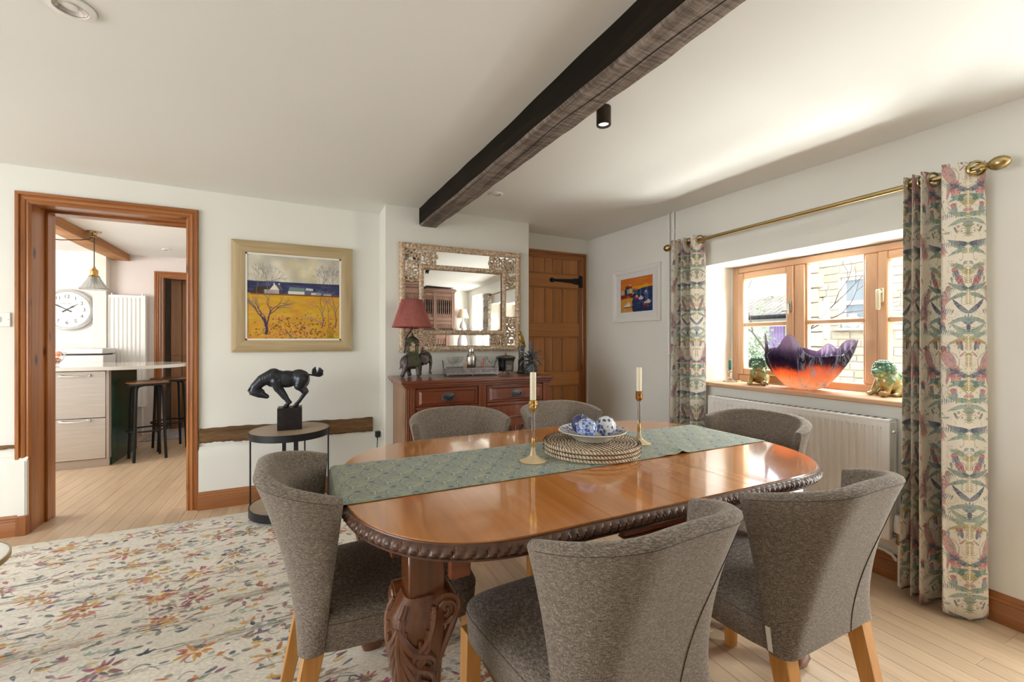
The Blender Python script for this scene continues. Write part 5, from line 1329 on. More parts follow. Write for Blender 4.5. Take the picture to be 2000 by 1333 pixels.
for s in (-1, 1):
    dx = .004*s
    hp += [('c', (-.085, s*.022, .335), (-.070+dx, s*.025, .285), .033, .023), ('c', (-.070+dx, s*.025, .285), (-.030+dx, s*.026, .222), .021, .0145), ('e', (-.029+dx, s*.026, .222), (.0135, .012, .015)),
           ('c', (-.030+dx, s*.026, .222), (-.004+dx, s*.026, .182), .0115, .0095), ('e', (-.003+dx, s*.026, .180), (.0115, .0105, .0115)), ('c', (-.004+dx, s*.026, .180), (-.022+dx, s*.026, .165), .010, .011), ('e', (-.026+dx, s*.026, .1585), (.0175, .014, .0075)),
           ('c', (.075, s*.024, .345), (.062+dx, s*.028, .300), .044, .031), ('c', (.062+dx, s*.028, .300), (.098+dx, s*.028, .252), .025, .0165), ('e', (.100+dx, s*.028, .250), (.0145, .012, .016)),
           ('c', (.100+dx, s*.028, .250), (.060+dx, s*.028, .190), .0125, .0095), ('e', (.058+dx, s*.028, .187), (.0115, .0105, .0115)), ('c', (.058+dx, s*.028, .187), (.040+dx, s*.028, .167), .010, .011), ('e', (.034+dx, s*.028, .1585), (.0175, .014, .0075))]
hp = [(p[0], p[1], p[2], p[3]*1.12, p[4]*1.12) if p[0] == 'c' else (p[0], p[1], tuple(q*1.06 for q in p[2]))+tuple(p[3:]) for p in hp]
sculpt('horse', hp, .0042, brz, hs, 2)
mb = MB()
for k in range(12):
    t = k/11; x = -.150-.075*t; z = .372-.085*t**1.4; mb.tube([(x, .004*math.sin(k*2), z), (x-.014, -.010, z+.006), (x-.020-.006*math.sin(k*3), -.022, z-.012)], [.008, .009, .003], 6)
mb.build('mane', brz, hs)
mb = MB(); mb.tube([(.108, 0, .372), (.130, 0, .372), (.158, 0, .366), (.185, 0, .362), (.203, 0, .364)], [.008, .006, .007, .009, .006], 8)
for k in range(9):
    x = .150+.007*k; h_ = [.052, .060, .045, .030, .034, .052, .056, .050, .038][k]
    mb.tube([(x, .003*math.sin(k*2.3), .366), (x-.003, .008*math.sin(k), .366+h_*.5), (x+.004*math.sin(k*1.7), .012*math.sin(k), .366+h_)], [.009, .010, .006], 7)
mb.build('tail', brz, hs)
# books on the lower shelf
bk1 = empty('coffee_table_book', (-.105, 3.275, .0784), math.radians(8), 'dark spined book with white lettering LUX lying on the lower shelf', 'book')
MB().cbox(-.12, .12, -.085, .10, 0, .027, .002).build('cover', plain('ink_cover', (.012, .014, .024), .4), bk1)
MB().box(-.117, .1215, -.080, .1015, .003, .024).build('pages', plain('paper', (.78, .75, .68), .9), bk1)
text_mesh('spine_lettering', 'LUX', .026, plain('white_ink', (.8, .8, .8), .6), bk1, Matrix.Translation((-.050, -.0858, .0135)) @ Matrix.Rotation(PI/2, 4, 'X'))
bk2 = empty('picture_book', (-.112, 3.285, .1058), math.radians(7), 'book with blue and sand coloured cover lying on top of the dark spined book', 'book')
MB().box(-.108, .108, -.074, .09, .0015, .016).build('pages', bpy.data.materials['paper'], bk2)
cvb = Canvas(128, 100, (196, 150, 100)); cvb.poly([(20, 0), (110, 0), (70, 90), (30, 90)], (20, 120, 178)); cvb.rect(0, 16, 0, 100, (206, 190, 160)); cvb.poly([(30, 10), (80, 10), (50, 80)], (10, 90, 150))
mb = MB(); mb.box(-.11, .11, -.076, .092, 0, .0015); mb.box(-.11, .11, -.076, .092, .016, .018)
mb.uv = {8+4+k: q for k, q in enumerate(((0, 0), (1, 0), (1, 1), (0, 1)))}
mb.build('cover', image_mat('seaside_cover', cvb.a, .35), bk2)
# ------------------------------------------------------------------ curtains on their brass pole
cw_, ch2 = 400, 1000
cv = Canvas(cw_, ch2, (230, 224, 210)); rr = random.Random(31); H2 = cw_//2
TEAL = [(84, 122, 116), (70, 104, 104), (110, 140, 130)]; BLU = [(66, 84, 112), (80, 104, 128), (54, 66, 92)]; PK = [(168, 104, 112), (150, 84, 96), (184, 132, 134)]; RD = [(176, 66, 74), (166, 84, 90)]; OLV = [(140, 132, 66), (118, 112, 52), (160, 150, 92)]; DK = [(62, 58, 66), (74, 70, 72)]
def bird(x, y, s, f):
    for k in range(9): cv.leaf(x+f*s*.1, y-s*.1, s*rr.uniform(1.0, 1.5), s*.13, -PI/2+f*(.25+.1*k-.4), rr.choice(PK+RD+[(150, 110, 90)]), .8)
    cv.ell(x, y, s*.34, s*.62, rr.choice(PK), f*.5, .95, 3)
    for k in range(22): cv.line([(x+rr.gauss(0, s*.16), y+rr.gauss(0, s*.3)), (x+rr.gauss(0, s*.16)+f*4, y+rr.gauss(0, s*.3)-7)], 2, rr.choice(RD+DK+[(200, 160, 150)]), .6)
    cv.ell(x-f*s*.28, y+s*.62, s*.17, s*.19, rr.choice([(132, 72, 66), (120, 70, 60)]), 0, .95, 2); cv.leaf(x-f*s*.36, y+s*.62, s*.28, 3, PI if f > 0 else 0, DK[0]); cv.line(curve((x+f*s*.2, y+s*.4), (x+f*s*.3, y-s*.7), .3*f), 3, DK[0], .7)
def fern(x, y, L, a, c, n=9):
    cv.line([(x, y), (x+L*math.cos(a), y+L*math.sin(a))], 2.2, c, .9)
    for k in range(n):
        t = (k+1)/n; px, py = x+L*t*math.cos(a), y+L*t*math.sin(a)
        for s in (-1, 1): cv.leaf(px, py, L*.36*(1-.5*t), 3.4, a+s*.9, c, .9)
def lotus(x, y, s, c):
    for k in range(7): cv.leaf(x, y, s*(1-.1*abs(k-3)), s*.13, PI/2+(k-3)*.38, rr.choice(c), .92)
    cv.leaf(x, y+4, s*.9, s*.2, -PI/2, rr.choice(c), .95)
    for k in range(4): cv.line(curve((x, y-4), (x+rr.uniform(-s, s), y-s*rr.uniform(.2, 1)), .3), 2.4, rr.choice(DK+TEAL), .85)
def berry(x, y, s):
    cv.ell(x, y, s, s*.85, rr.choice(RD), 0, .95, 2); cv.leaf(x+2, y-2, s*2.6, s*.8, -1.2, rr.choice(BLU), .9); cv.leaf(x-2, y-2, s*2.2, s*.5, -1.7, rr.choice(BLU), .8)
def stripes(x, y, s, a, c):
    for k in range(7): cv.leaf(x+k*s*.16*math.cos(a), y+k*s*.16*math.sin(a), s*.5, 3.2, a+1.3, rr.choice(c), .9)
# left half of the design, mirrored for the right
for y0 in (0,):
    for k in range(48):
        a = rr.uniform(0, 6.3); x, y = rr.uniform(0, H2), rr.uniform(0, ch2); cv.line(curve((x, y), (x+rr.uniform(-60, 60), y+rr.uniform(-70, 70)), rr.uniform(-.5, .5)), rr.uniform(1.6, 3), rr.choice(DK+TEAL+OLV+BLU), .75)
    lotus(200, 660, 66, TEAL+BLU); lotus(200, 180, 60, TEAL); bird(96, 470, 92, 1); bird(70, 800, 84, -1); bird(150, 900, 56, 1); bird(30, 120, 70, 1)
    for y in (930, 560, 300, 40): fern(200, y, 84, PI/2+.9, rr.choice(OLV)); fern(180, y+30, 70, PI-.3, rr.choice(TEAL))
    for y in (850, 720, 610, 380, 250, 90):
        cv.leaf(200, y, 120, 15, PI-.45+rr.uniform(-.3, .3), rr.choice(TEAL+BLU), .95, .25); cv.leaf(190, y-26, 110, 12, PI+.35, rr.choice(TEAL+OLV), .95, -.2); stripes(120, y+20, 70, rr.uniform(2.4, 3.8), BLU+TEAL)
    for x, y in ((126, 952), (60, 662), (150, 560), (40, 330), (120, 300)): berry(x, y, 17)
    for y in (980, 880, 770, 520, 430, 330, 220, 130):
        for k in range(7): cv.leaf(200-3, y+k*11, 24, 3, PI-.6, rr.choice(OLV+[(150, 110, 60)]), .9)
    for k in range(26): cv.ell(rr.uniform(0, H2), rr.uniform(0, ch2), rr.uniform(4, 10), rr.uniform(3, 6), rr.choice(OLV+PK+BLU+[(176, 140, 90)]), rr.uniform(0, 3), .85)
    for k in range(22): cv.leaf(rr.uniform(0, H2), rr.uniform(0, ch2), rr.uniform(30, 62), rr.uniform(5, 9), rr.uniform(0, 6.3), rr.choice(TEAL+BLU+OLV+PK), .85, rr.uniform(-.3, .3))
cv.a[:, H2:] = cv.a[:, :H2][:, ::-1]
for k in range(420):
    x, y = rr.uniform(0, cw_), rr.uniform(0, ch2); a = rr.uniform(0, 6.3); L = rr.uniform(8, 26); cv.line(curve((x, y), (x+L*math.cos(a), y+L*math.sin(a)), rr.uniform(-.4, .4), 5), rr.uniform(1, 2), rr.choice(DK+TEAL+OLV+PK+[(190, 180, 160)]), .7)
cv.a[:, H2:] = cv.a[:, :H2][:, ::-1]
wash = np.clip(.08+.62*vnoise(cw_, ch2, 60, 150, 3)*vnoise(cw_, ch2, 9, 22, 6)*2.2, 0, .46)[..., None]; wash = np.concatenate([wash[:, :H2], wash[:, :H2][:, ::-1]], 1)
cv.a = cv.a*(1-wash)+wash*np.array((232, 226, 212), dtype=np.float32)/255
cv.a = cv.a*.95+.05*np.array((232, 226, 212), dtype=np.float32)/255
cur_m = image_mat('bird_and_fern_print', cv.a, .9, 'REPEAT', (600, .15))
_nt = cur_m.node_tree; _b = [n for n in _nt.nodes if n.type == 'BSDF_PRINCIPLED'][0]; _i = [n for n in _nt.nodes if n.type == 'TEX_IMAGE'][0]
_tr = _nt.nodes.new('ShaderNodeBsdfTranslucent'); _mx = _nt.nodes.new('ShaderNodeMixShader'); _mx.inputs[0].default_value = .22
_nt.links.new(_i.outputs[0], _tr.inputs[0]); _nt.links.new(_b.outputs[0], _mx.inputs[1]); _nt.links.new(_tr.outputs[0], _mx.inputs[2])
_nt.links.new(_mx.outputs[0], [n for n in _nt.nodes if n.type == 'OUTPUT_MATERIAL'][0].inputs[0])
def catmull(P, n=10):
    out = []
    for i in range(len(P)-1):
        p0, p1, p2, p3 = P[max(i-1, 0)], P[i], P[i+1], P[min(i+2, len(P)-1)]
        for k in range(n):
            t = k/n; out.append(tuple(.5*(2*b+(c-a)*t+(2*a-5*b+4*c-d)*t*t+(3*b-a-3*c+d)*t**3) for a, b, c, d in zip(p0, p1, p2, p3)))
    return out+[P[-1]]
def curtain(path, z0, z1, flare, yc, label, u0):
    root = empty('curtain', (2.575, yc, 0), 0, label, 'curtain', 'pair of printed eyelet curtains')
    pts = catmull(path, 9); n = len(pts)-1; s = [0]
    for a, b in zip(pts, pts[1:]): s.append(s[-1]+math.hypot(a[0]-b[0], a[1]-b[1]))
    NZ = 60; uvk = 1/.25
    def fn(u, v):
        v = 1-(1-v)**1.8; i = int(round(u*n)); y, x = pts[i]; z = z0+(z1-z0)*v; k = 1+flare*(1-v)**1.4; am = 1+.10*math.sin(v*5+i*.13)*(1-v)
        sw = .006*math.sin(v*6.3+i*.21)*(1-v)
        return ((x-2.575)*am*(.92+.16*(1-v))+sw, (y-yc)*k+sw*.6, z+.012*math.sin(i*.11)*(1-v)**6)
    mb = MB(); mb.grid(fn, n, NZ, True, False, lambda u, v: (u0+s[int(round(u*n))]*uvk, (z0+(z1-z0)*(1-(1-v)**1.8))/.80+.07))
    keep = []
    for f in mb.f:       # the cloth is pierced where the pole runs through the eyelets
        cx = sum(mb.v[q][0] for q in f)/4; cz = sum(mb.v[q][2] for q in f)/4
        keep.append(math.hypot(cx, cz-1.935) > .0245)
    mb.f = [f for f, k in zip(mb.f, keep) if k]; mb.sm = mb.sm[:len(mb.f)]
    o = mb.build('drape', cur_m, root); m = o.modifiers.new('s', 'SOLIDIFY'); m.thickness = .0016
    k = 0
    for i in range(n):       # metal eyelets where the cloth crosses the pole
        a, b = pts[i], pts[i+1]
        if (a[1]-2.575)*(b[1]-2.575) < 0:
            d = Vector((b[1]-a[1], b[0]-a[0], 0)).normalized(); nn = Vector((-d.y, d.x, 0)); c = Vector(((a[1]+b[1])/2-2.575, (a[0]+b[0])/2-yc, 1.935))
            mb = MB(); mb.tube([c+d*.030*math.cos(t)+Vector((0, 0, .030*math.sin(t))) for t in [2*PI*q/24 for q in range(24)]], .0055, 7, closed=True); mb.build('eyelet', M['brass'], root)
    return root
curtain([(1.042, 2.600), (1.032, 2.520), (1.012, 2.600), (.996, 2.512), (.980, 2.612), (.964, 2.505), (.945, 2.57), (.918, 2.630), (.902, 2.56), (.890, 2.497), (.872, 2.505), (.84, 2.533), (.81, 2.567), (.792, 2.592), (.786, 2.612)], .022, 1.968, .07, .925, 'patterned bird and fern curtain at the near side of the window, reaching the floor', .18)
curtain([(2.485, 2.60), (2.462, 2.525), (2.435, 2.515), (2.405, 2.590), (2.388, 2.512), (2.368, 2.600), (2.350, 2.505), (2.325, 2.59), (2.305, 2.625), (2.280, 2.56), (2.260, 2.505), (2.238, 2.545), (2.222, 2.59), (2.214, 2.615)], .022, 1.968, .03, 2.335, 'patterned bird and fern curtain at the far side of the window beside the pipes', .40)
rod = empty('curtain_pole', (2.575, 1.6, 1.935), 0, 'antique brass curtain pole with egg shaped finials above the window', 'curtain pole')
MB().cyl((0, -.805, 0), (0, .870, 0), .0125, n=18).build('rod', M['brass'], rod)
def finial(y, s):
    mb = MB(); T = Matrix.Translation((0, y, 0)) @ Matrix.Rotation(-s*PI/2, 4, 'X')
    mb.lathe([(.0, -.01), (.017, -.01), (.018, .004), (.012, .009), (.010, .016), (.016, .020), (.012, .024), (.020, .031), (.027, .044), (.0285, .056), (.025, .072), (.014, .086), (0, .090)], 28, True, T); mb.build('finial', M['brass'], rod)
finial(-.808, -1); finial(.888, 1)
for y in (-.747, .838):
    mb = MB(); mb.cyl((.012, y, 0), (.094, y, 0), .008, n=10); mb.cyl((.086, y, 0), (.0945, y, 0), .026, n=20); mb.tube([(.016*math.cos(t), y, .016*math.sin(t)) for t in [2*PI*q/16 for q in range(16)]], .005, 6, closed=True); mb.build('bracket', M['brass'], rod)

# ------------------------------------------------------------------ radiator, valve, pipes
rw_ = plain('radiator_enamel', (.86, .855, .835), .3)
def fluted(x0, y0, y1, z0, z1, pitch, name, mat, parent, m=.03, dep=.012, face=-1, axis='y'):
    # pressed steel panel: flat rim with vertical flutes
    n = int((y1-y0-2*m)/pitch); mb = MB(); prof = [(y0, 0), (y0+m, 0)]
    for k in range(n):
        b = y0+m+(y1-y0-2*m)*k/n; p = (y1-y0-2*m)/n
        prof += [(b+p*.18, dep), (b+p*.46, dep), (b+p*.64, 0), (b+p*.98, 0)]
    prof += [(y1-m, 0), (y1, 0)]
    def P(y, d, z): return (x0-face*0+face*(-d), y, z) if axis == 'y' else (y, x0+(-face)*d*1.0, z)
    zs = [(z0, 0), (z0+.028, 0), (z0+.045, 1), (z1-.045, 1), (z1-.028, 0), (z1, 0)]; vs = []
    for z, k in zs: vs += [P(y, d*k, z) for y, d in prof]
    w = len(prof); mb.add(vs, [(j*w+i, j*w+i+1, (j+1)*w+i+1, (j+1)*w+i) for j in range(len(zs)-1) for i in range(w-1)])
    return bmf(mb.build(name, mat, parent))
ra = empty('radiator', (0, 0, 0), 0, 'white panel radiator under the window', 'radiator')
fluted(2.580, 1.112, 2.165, .218, .800, .0335, 'front_panel', rw_, ra)
MB().cbox(2.596, 2.64, 1.116, 2.161, .225, .79, .003).build('body', rw_, ra)
MB().cbox(2.577, 2.645, 1.110, 2.167, .797, .812, .003).build('top_grille', rw_, ra)
for k in range(28): MB().box(2.592, 2.632, 1.135+.036*k, 1.157+.036*k, .8118, .8126).build('grille_slot', plain('slot_shadow', (.08, .08, .08), .8) if k == 0 else bpy.data.materials['slot_shadow'], ra)
for y0, y1 in ((1.108, 1.114), (2.163, 2.169)): MB().cbox(2.578, 2.645, y0, y1, .222, .80, .002).build('side_panel', rw_, ra)
MB().lathe([(0, 0), (.010, 0), (.010, .006), (.006, .012), (0, .012)], 12, True, Matrix.Translation((2.61, 1.108, .752)) @ Matrix.Rotation(PI/2, 4, 'X')).build('bleed_plug', M['chrome'], ra)
va = empty('radiator_valve', (2.612, 1.081, 0), 0, 'white thermostatic radiator valve on brass body beside the curtain', 'valve')
mb = MB(); mb.lathe([(0, .262), (.021, .262), (.023, .267), (.0235, .310), (.0215, .313), (.0205, .335), (.017, .346), (0, .347)], 28)
for k in range(12): a = 2*PI*k/12; mb.ell((.0195*math.cos(a), .0195*math.sin(a), .328), (.0022, .0022, .012), None, 6, 6)
mb.build('thermostat_head', plain('white_plastic', (.82, .80, .77), .35), va)
mb = MB(); mb.cyl((0, 0, .215), (0, 0, .262), .013, n=14); mb.cyl((0, 0, .205), (0, 0, .222), .016, n=6, smooth=False); mb.cyl((0, .0, .245), (0, .026, .245), .009, n=12); mb.cyl((0, .014, .245), (0, .0235, .245), .013, n=6, smooth=False); mb.build('valve_body', plain('worn_brass', (.42, .34, .24), .35, .9), va)
MB().cyl((0, 0, .002), (0, 0, .208), .0095, n=12).build('tail_pipe', rw_, va)
pp = empty('heating_pipes', (0, 0, 0), 0, 'pair of thin white heating pipes running up the wall to the ceiling', 'pipes')
for y in (2.609, 2.561):
    MB().cyl((2.655, y, .02), (2.655, y, 2.26), .0095, n=12).build('pipe', rw_, pp)
mb = MB(); mb.tube([(2.655, 2.55, .138), (2.655, 1.25, .138), (2.652, 1.16, .136), (2.645, 1.125, .128), (2.629, 1.100, .112)], .0075, 8); mb.build('pipe', rw_, pp)
for z in (.75, 1.1, 2.09):
    MB().cbox(2.648, 2.668, 2.545, 2.625, z-.004, z+.004, .001).build('pipe_clip', rw_, pp)

# ------------------------------------------------------------------ things on the window sill
SZ_ = .9005
def glaze():
    b = NB('sancai_glaze'); co = b.coord('Object'); n = b.noise(co, 20, 4, .6, .8); n2 = b.noise(co, 55, 3); sx = b.n('ShaderNodeSeparateXYZ'); b.l(co, sx.inputs[0])
    f = b.math('ADD', b.math('MULTIPLY', n, .75), b.math('MULTIPLY', sx.outputs[2], 2.0))
    col = b.ramp(f, [(.30, (.16, .075, .018)), (.44, (.36, .22, .05)), (.52, (.42, .38, .14)), (.60, (.06, .17, .075)), (.72, (.10, .27, .16)), (.86, (.22, .40, .28))])
    b.set(Base_Color=col, Roughness=.10, Coat_Weight=.7); b.bump(n2, .4, .003); return b.m
gz = glaze()
def foo_dog(name, loc, rz, label, crouch):
    root = empty(name, loc, rz, label, 'figurine', 'guardian lion figurines on the sill')
    # faces local +x
    P = [('e', (-.015, 0, .072), (.050, .046, .062)), ('e', (.012, 0, .082), (.042, .042, .050)), ('e', (-.04, 0, .045), (.045, .052, .042)),
         ('e', (.032, 0, .140), (.042, .044, .042)), ('e', (.066, 0, .128), (.026, .030, .018)), ('e', (.060, 0, .108), (.024, .026, .010)), ('e', (.085, 0, .137), (.010, .013, .009))]
    if crouch: P += [('e', (-.07, 0, .055), (.060, .046, .046)), ('c', (-.085, .045, .05), (-.045, .056, .014), .026, .016), ('c', (-.085, -.045, .05), (-.045, -.056, .014), .026, .016)]
    for s in (-1, 1):
        P += [('c', (.022, s*.032, .085), (.052, s*.040, .018), .020, .014), ('e', (.064, s*.041, .012), (.024, .017, .012)), ('c', (-.035, s*.040, .045), (.004, s*.052, .013), .026, .014), ('e', (.012, s*.054, .011), (.022, .015, .011)),
              ('e', (.060, s*.019, .152), (.013, .012, .012)), ('e', (.020, s*.046, .150), (.016, .009, .020)), ('e', (.078, s*.008, .143), (.006, .006, .006))]
    P += [('e', (.080, .046, .016), (.020, .020, .018))]
    sculpt('body', P, .0042, gz, root, 2)
    mb = MB(); rr = random.Random(int(loc[1]*100))
    for j in range(5):
        for i in range(11):
            a = -PI*.95+2*PI*.95*i/10; b = -.25+.36*j
            if abs(a) < .95 and j < 3: continue
            p = Vector((.028+.043*math.cos(b)*math.cos(a), .045*math.cos(b)*math.sin(a), .143+.046*math.sin(b))); mb.ell(p, (.0125, .0125, .0115), None, 8, 6)
    mb.build('curled_mane', plain('green_mane_glaze', (.085, .20, .125), .12, var=.35, vscale=60, coat=.7) if 'green_mane_glaze' not in bpy.data.materials else bpy.data.materials['green_mane_glaze'], root)
    mb = MB()
    for k in range(5): mb.tube([(-.055-.02*crouch*2, 0, .05), (-.075-.04*crouch, (k-2)*.012, .09), (-.066-.04*crouch, (k-2)*.02, .13-.006*abs(k-2))], [.010, .011, .004], 7)
    mb.build('tail', gz, root)
    for s in (-1, 1): MB().ell((.071, s*.019, .156), .0055, None, 8, 6).build('eye', plain('glaze_eye', (.6, .55, .4), .15) if 'glaze_eye' not in bpy.data.materials else bpy.data.materials['glaze_eye'], root)
foo_dog('guardian_lion', (2.815, 1.952, SZ_), math.radians(205), 'small green glazed guardian lion sitting upright beside the green candle', 0)
foo_dog('guardian_lion', (2.862, 1.235, SZ_), math.radians(160), 'green and amber glazed guardian lion crouching beside the near curtain', 1)
# art glass vessel
def art_glass():
    b = NB('fused_art_glass'); co = b.coord('Object'); sx = b.n('ShaderNodeSeparateXYZ'); b.l(co, sx.inputs[0]); n = b.noise(co, 9, 4, .6, 1.6); n2 = b.noise(b.coord('Object', (26, 26, 7)), 1, 4, .65, 2.5)
    n3 = b.noise(co, 4.5, 2)
    h = b.math('ADD', sx.outputs[2], b.math('MULTIPLY', b.math('SUBTRACT', n3, .5), .16)); h = b.math('ADD', h, b.math('MULTIPLY', b.math('SUBTRACT', n2, .5), .09))
    h = b.math('ADD', h, b.math('MULTIPLY', b.math('ABSOLUTE', b.math('SUBTRACT', sx.outputs[1], .02)), -.10)); h = b.math('ADD', h, .045)
    col = b.ramp(b.math('MULTIPLY', h, 3.0), [(.05, (.88, .60, .48)), (.20, (.90, .60, .40)), (.33, (.88, .37, .16)), (.44, (.78, .22, .09)), (.52, (.10, .035, .06)), (.62, (.030, .022, .05)), (.78, (.12, .085, .14)), (.95, (.36, .27, .36))])
    streak = b.ramp(n2, [(.50, (0, 0, 0)), (.60, (1, 1, 1))]); f = b.math('MULTIPLY', streak, b.math('LESS_THAN', sx.outputs[1], -.02)); f = b.math('MULTIPLY', f, .8)
    col = b.mix(f, col, (.46, .48, .54))
    b.set(Base_Color=col, Roughness=.08, Coat_Weight=.5, Transmission_Weight=.25, IOR=1.3)
    tl = b.n('ShaderNodeBsdfTranslucent'); b.l(col, tl.inputs[0]); mx = b.n('ShaderNodeMixShader'); mx.inputs[0].default_value = .6; b.l(b.b.outputs[0], mx.inputs[1]); b.l(tl.outputs[0], mx.inputs[2]); b.l(mx.outputs[0], b.out.inputs[0]); return b.m
mb = MB()
lobes = [(2.06, .155, .085), (3.06, .135, .27), (2.62, .03, .2), (-2.2, .01, .3), (-1.35, .10, .40), (-.80, .085, .30), (.35, .05, .35), (-.25, .075, .2), (1.1, .05, .4)]   # angle, extra rim height, width (angle 0 = +x, pi/2 = +y)
def rim(a):
    h = .205
    for c, e, w in lobes: d = (a-c+PI) % (2*PI)-PI; h += e*math.exp(-(d/w)**2)
    return h
def vess(u, v):
    a = 2*PI*u; h = rim(a); k = v**.62; z = h*v
    ry = .085+.135*math.sin(min(v*1.15, 1)*PI/2)+.03*v*v; rx = .075+.048*math.sin(min(v*1.2, 1)*PI/2)
    ex = max(0, h-.205); wob = 1+.05*math.sin(a*5+1)*v+.03*math.sin(a*11)*v; lean = .10*v*v*ex/.15
    if v == 0: return (0, 0, .004)
    f = min(1, v*9); return (rx*math.cos(a)*wob*f*(1+lean*.3), ry*math.sin(a)*wob*f*(1+lean*.6), max(.002, z-.01*(1-f)))
mb.grid(vess, 160, 40, True, True)
vo = mb.build('art_glass_vessel', art_glass(), None, (2.775, 1.615, SZ_)); m = vo.modifiers.new('s', 'SOLIDIFY'); m.thickness = .006; m.offset = 1
tag(vo, 'large freeform glass vessel on the sill, orange below and dark purple at its rim', 'vase')
gcs = empty('glass_candle_holder', (2.805, 2.165, SZ_), 0, 'small clear glass candle holder at the far end of the sill', 'candle holder')
MB().lathe([(0, 0), (.048, 0), (.049, .003), (.030, .010), (.012, .022), (.009, .034), (.016, .042), (.009, .052), (.014, .062), (.008, .072), (.018, .088), (.020, .096), (.012, .096), (.011, .088), (0, .086)], 32).build('holder', clear, gcs)
o = MB().lathe([(0, 0), (.0102, 0), (.0106, .004), (.0106, .070), (.006, .074), (0, .074)], 20).build('green_candle', plain('teal_wax', (.03, .17, .135), .45), None, (2.805, 2.165, SZ_+.0890)); tag(o, 'short teal green candle in the clear glass holder on the sill', 'candle')

# ------------------------------------------------------------------ outside the window
structure(MB().box(3.05, 30, -12, 30, -.45, -.25).build('ground_outside', plain('pale_gravel', (.42, .40, .37), .95, bump=.4, bscale=30, var=.15)))
stone_c = NB('limestone_block'); oi = stone_c.n('ShaderNodeObjectInfo'); _n = stone_c.noise(stone_c.coord('Object'), 9, 5, .65)
stone_c.set(Base_Color=stone_c.mix(_n, stone_c.ramp(oi.outputs['Random'], [(0, (.44, .375, .275)), (.5, (.55, .485, .38)), (1, (.63, .575, .48))]), (.40, .34, .25)), Roughness=.95); stone_c.bump(_n, .6, .02); stone_c = stone_c.m
mort = plain('lime_mortar', (.52, .47, .385), .95, bump=.4, bscale=12, var=.1)
BX = 8.5
hb = empty('stone_cottage', (BX, 0, -.25), 0, 'pale limestone cottage with a small white framed window across the yard', 'building')
wy0, wy1, wz0, wz1 = 3.62, 4.375, 1.68, 2.57     # window hole (local z, base at -.25)
mb = MB()
for b in ((0, .4, -3, wy0, 0, 6), (0, .4, wy1, 4.86, 0, 6), (0, .4, wy0, wy1, 0, wz0), (0, .4, wy0, wy1, wz1, 6)): mb.box(*b)
mb.box(0, 3.4, 4.6, 4.86, 0, 6); mb.build('wall', mort, hb)
shapes = []
for q in range(7):
    bm = bmesh.new(); bmesh.ops.create_cube(bm, size=1)
    for v in bm.verts: v.co = Vector((v.co.x, v.co.y*(1+R.uniform(-.06, .06)), v.co.z*(1+R.uniform(-.12, .12))))
    bmesh.ops.bevel(bm, geom=bm.edges[:], offset=.10, segments=1, affect='EDGES')
    me = bpy.data.meshes.new('stone'); bm.to_mesh(me); bm.free(); me.materials.append(stone_c); shapes.append(me)
z = .55; cnt = 0
while z < 3.75 and cnt < 292:
    h = R.uniform(.10, .17); y = 2.75+R.uniform(0, .15)
    while y < 4.80:
        L = R.uniform(.16, .42); y1 = min(y+L, 4.855); c0, c1 = y, y1
        if z+h > wz0-.03 and z < wz1+.03 and c1 > wy0-.02 and c0 < wy1+.02:
            if c0 < wy0-.1: c1 = wy0-.01
            elif c1 > wy1+.1: c0 = wy1+.01
            else: y = y1; continue
        if c1-c0 > .06:
            o = bpy.data.objects.new('stone', R.choice(shapes)); link(o, hb); o.location = (.012, (c0+c1)/2, z+h/2); o.scale = (.072+R.uniform(-.01, .02), c1-c0-.014, h-.012); cnt += 1
        y = y1
    z += h
wf = plain('white_window_frame', (.70, .72, .72), .4)
for b in ((wy0, wy0+.06, wz0, wz1), (wy1-.06, wy1, wz0, wz1), (wy0+.05, wy1-.05, wz0, wz0+.06), (wy0+.05, wy1-.05, wz1-.06, wz1), (wy0+.05, wy1-.05, wz0+.40, wz0+.47), (3.97, 4.03, wz0, wz1)): MB().cbox(.06, .12, *b, .006).build('window_frame', wf, hb)
MB().box(.09, .095, wy0+.03, wy1-.03, wz0+.03, wz1-.03).build('window_pane', plain('dark_pane', (.20, .23, .26), .05, coat=.5), hb)
MB().lathe([(0, 0), (.05, 0), (.11, .06), (.12, .12), (.08, .18), (.05, .20), (.07, .23), (0, .24)], 20, True, Matrix.Translation((.0, 4.17, wz0+.005))).build('white_jug', wf, hb)
MB().cbox(-.10, .2, wy0-.05, wy1+.05, wz0-.05, wz0, .01).build('sill', stone_c, hb)
mb = MB()
for k in range(14): mb.cbox(-.10-.02*(k % 2), .1, 4.66-.06*(k % 2), 4.89, .25*k, .25*k+.235, .015)
for k in range(14):
    o = MB().cbox(-.08-.015*(k % 2), .1, 4.70-.08*(k % 2), 4.885, .27*k, .27*k+.255, .015).build('quoin', stone_c, hb)
# lower range with slate roof behind
ob = empty('slate_roofed_barn', (12.5, 0, -.25), 0, 'rendered outbuilding with stone slate roof, lavender door and dark gutter', 'building')
MB().box(0, 5, 4.5, 13.5, 0, 2.2).build('wall', plain('pale_render', (.60, .57, .50), .9, bump=.3, bscale=10), ob)
slt = plain('stone_slate', (.30, .27, .235), .9, bump=.4, bscale=14, var=.2); mb = MB()
def slate_row(k, y0, y1, n):
    for i in range(n):
        a = y0+(y1-y0)*i/n+R.uniform(-.01, .01); b = y0+(y1-y0)*(i+1)/n; x0 = -.3+.11*k; z0 = 2.20+.052*k
        mb.add([(x0, a+.008, z0+.03), (x0, b-.008, z0+.03), (x0+.17, b-.008, z0+.10), (x0+.17, a+.008, z0+.10), (x0, a+.008, z0), (x0, b-.008, z0)], [(0, 3, 2, 1), (0, 1, 5, 4)])
for k in range(13): slate_row(k, 7.5, 10.6, 18)
o = mb.build('roof_slates', slt, ob); stuff(o)
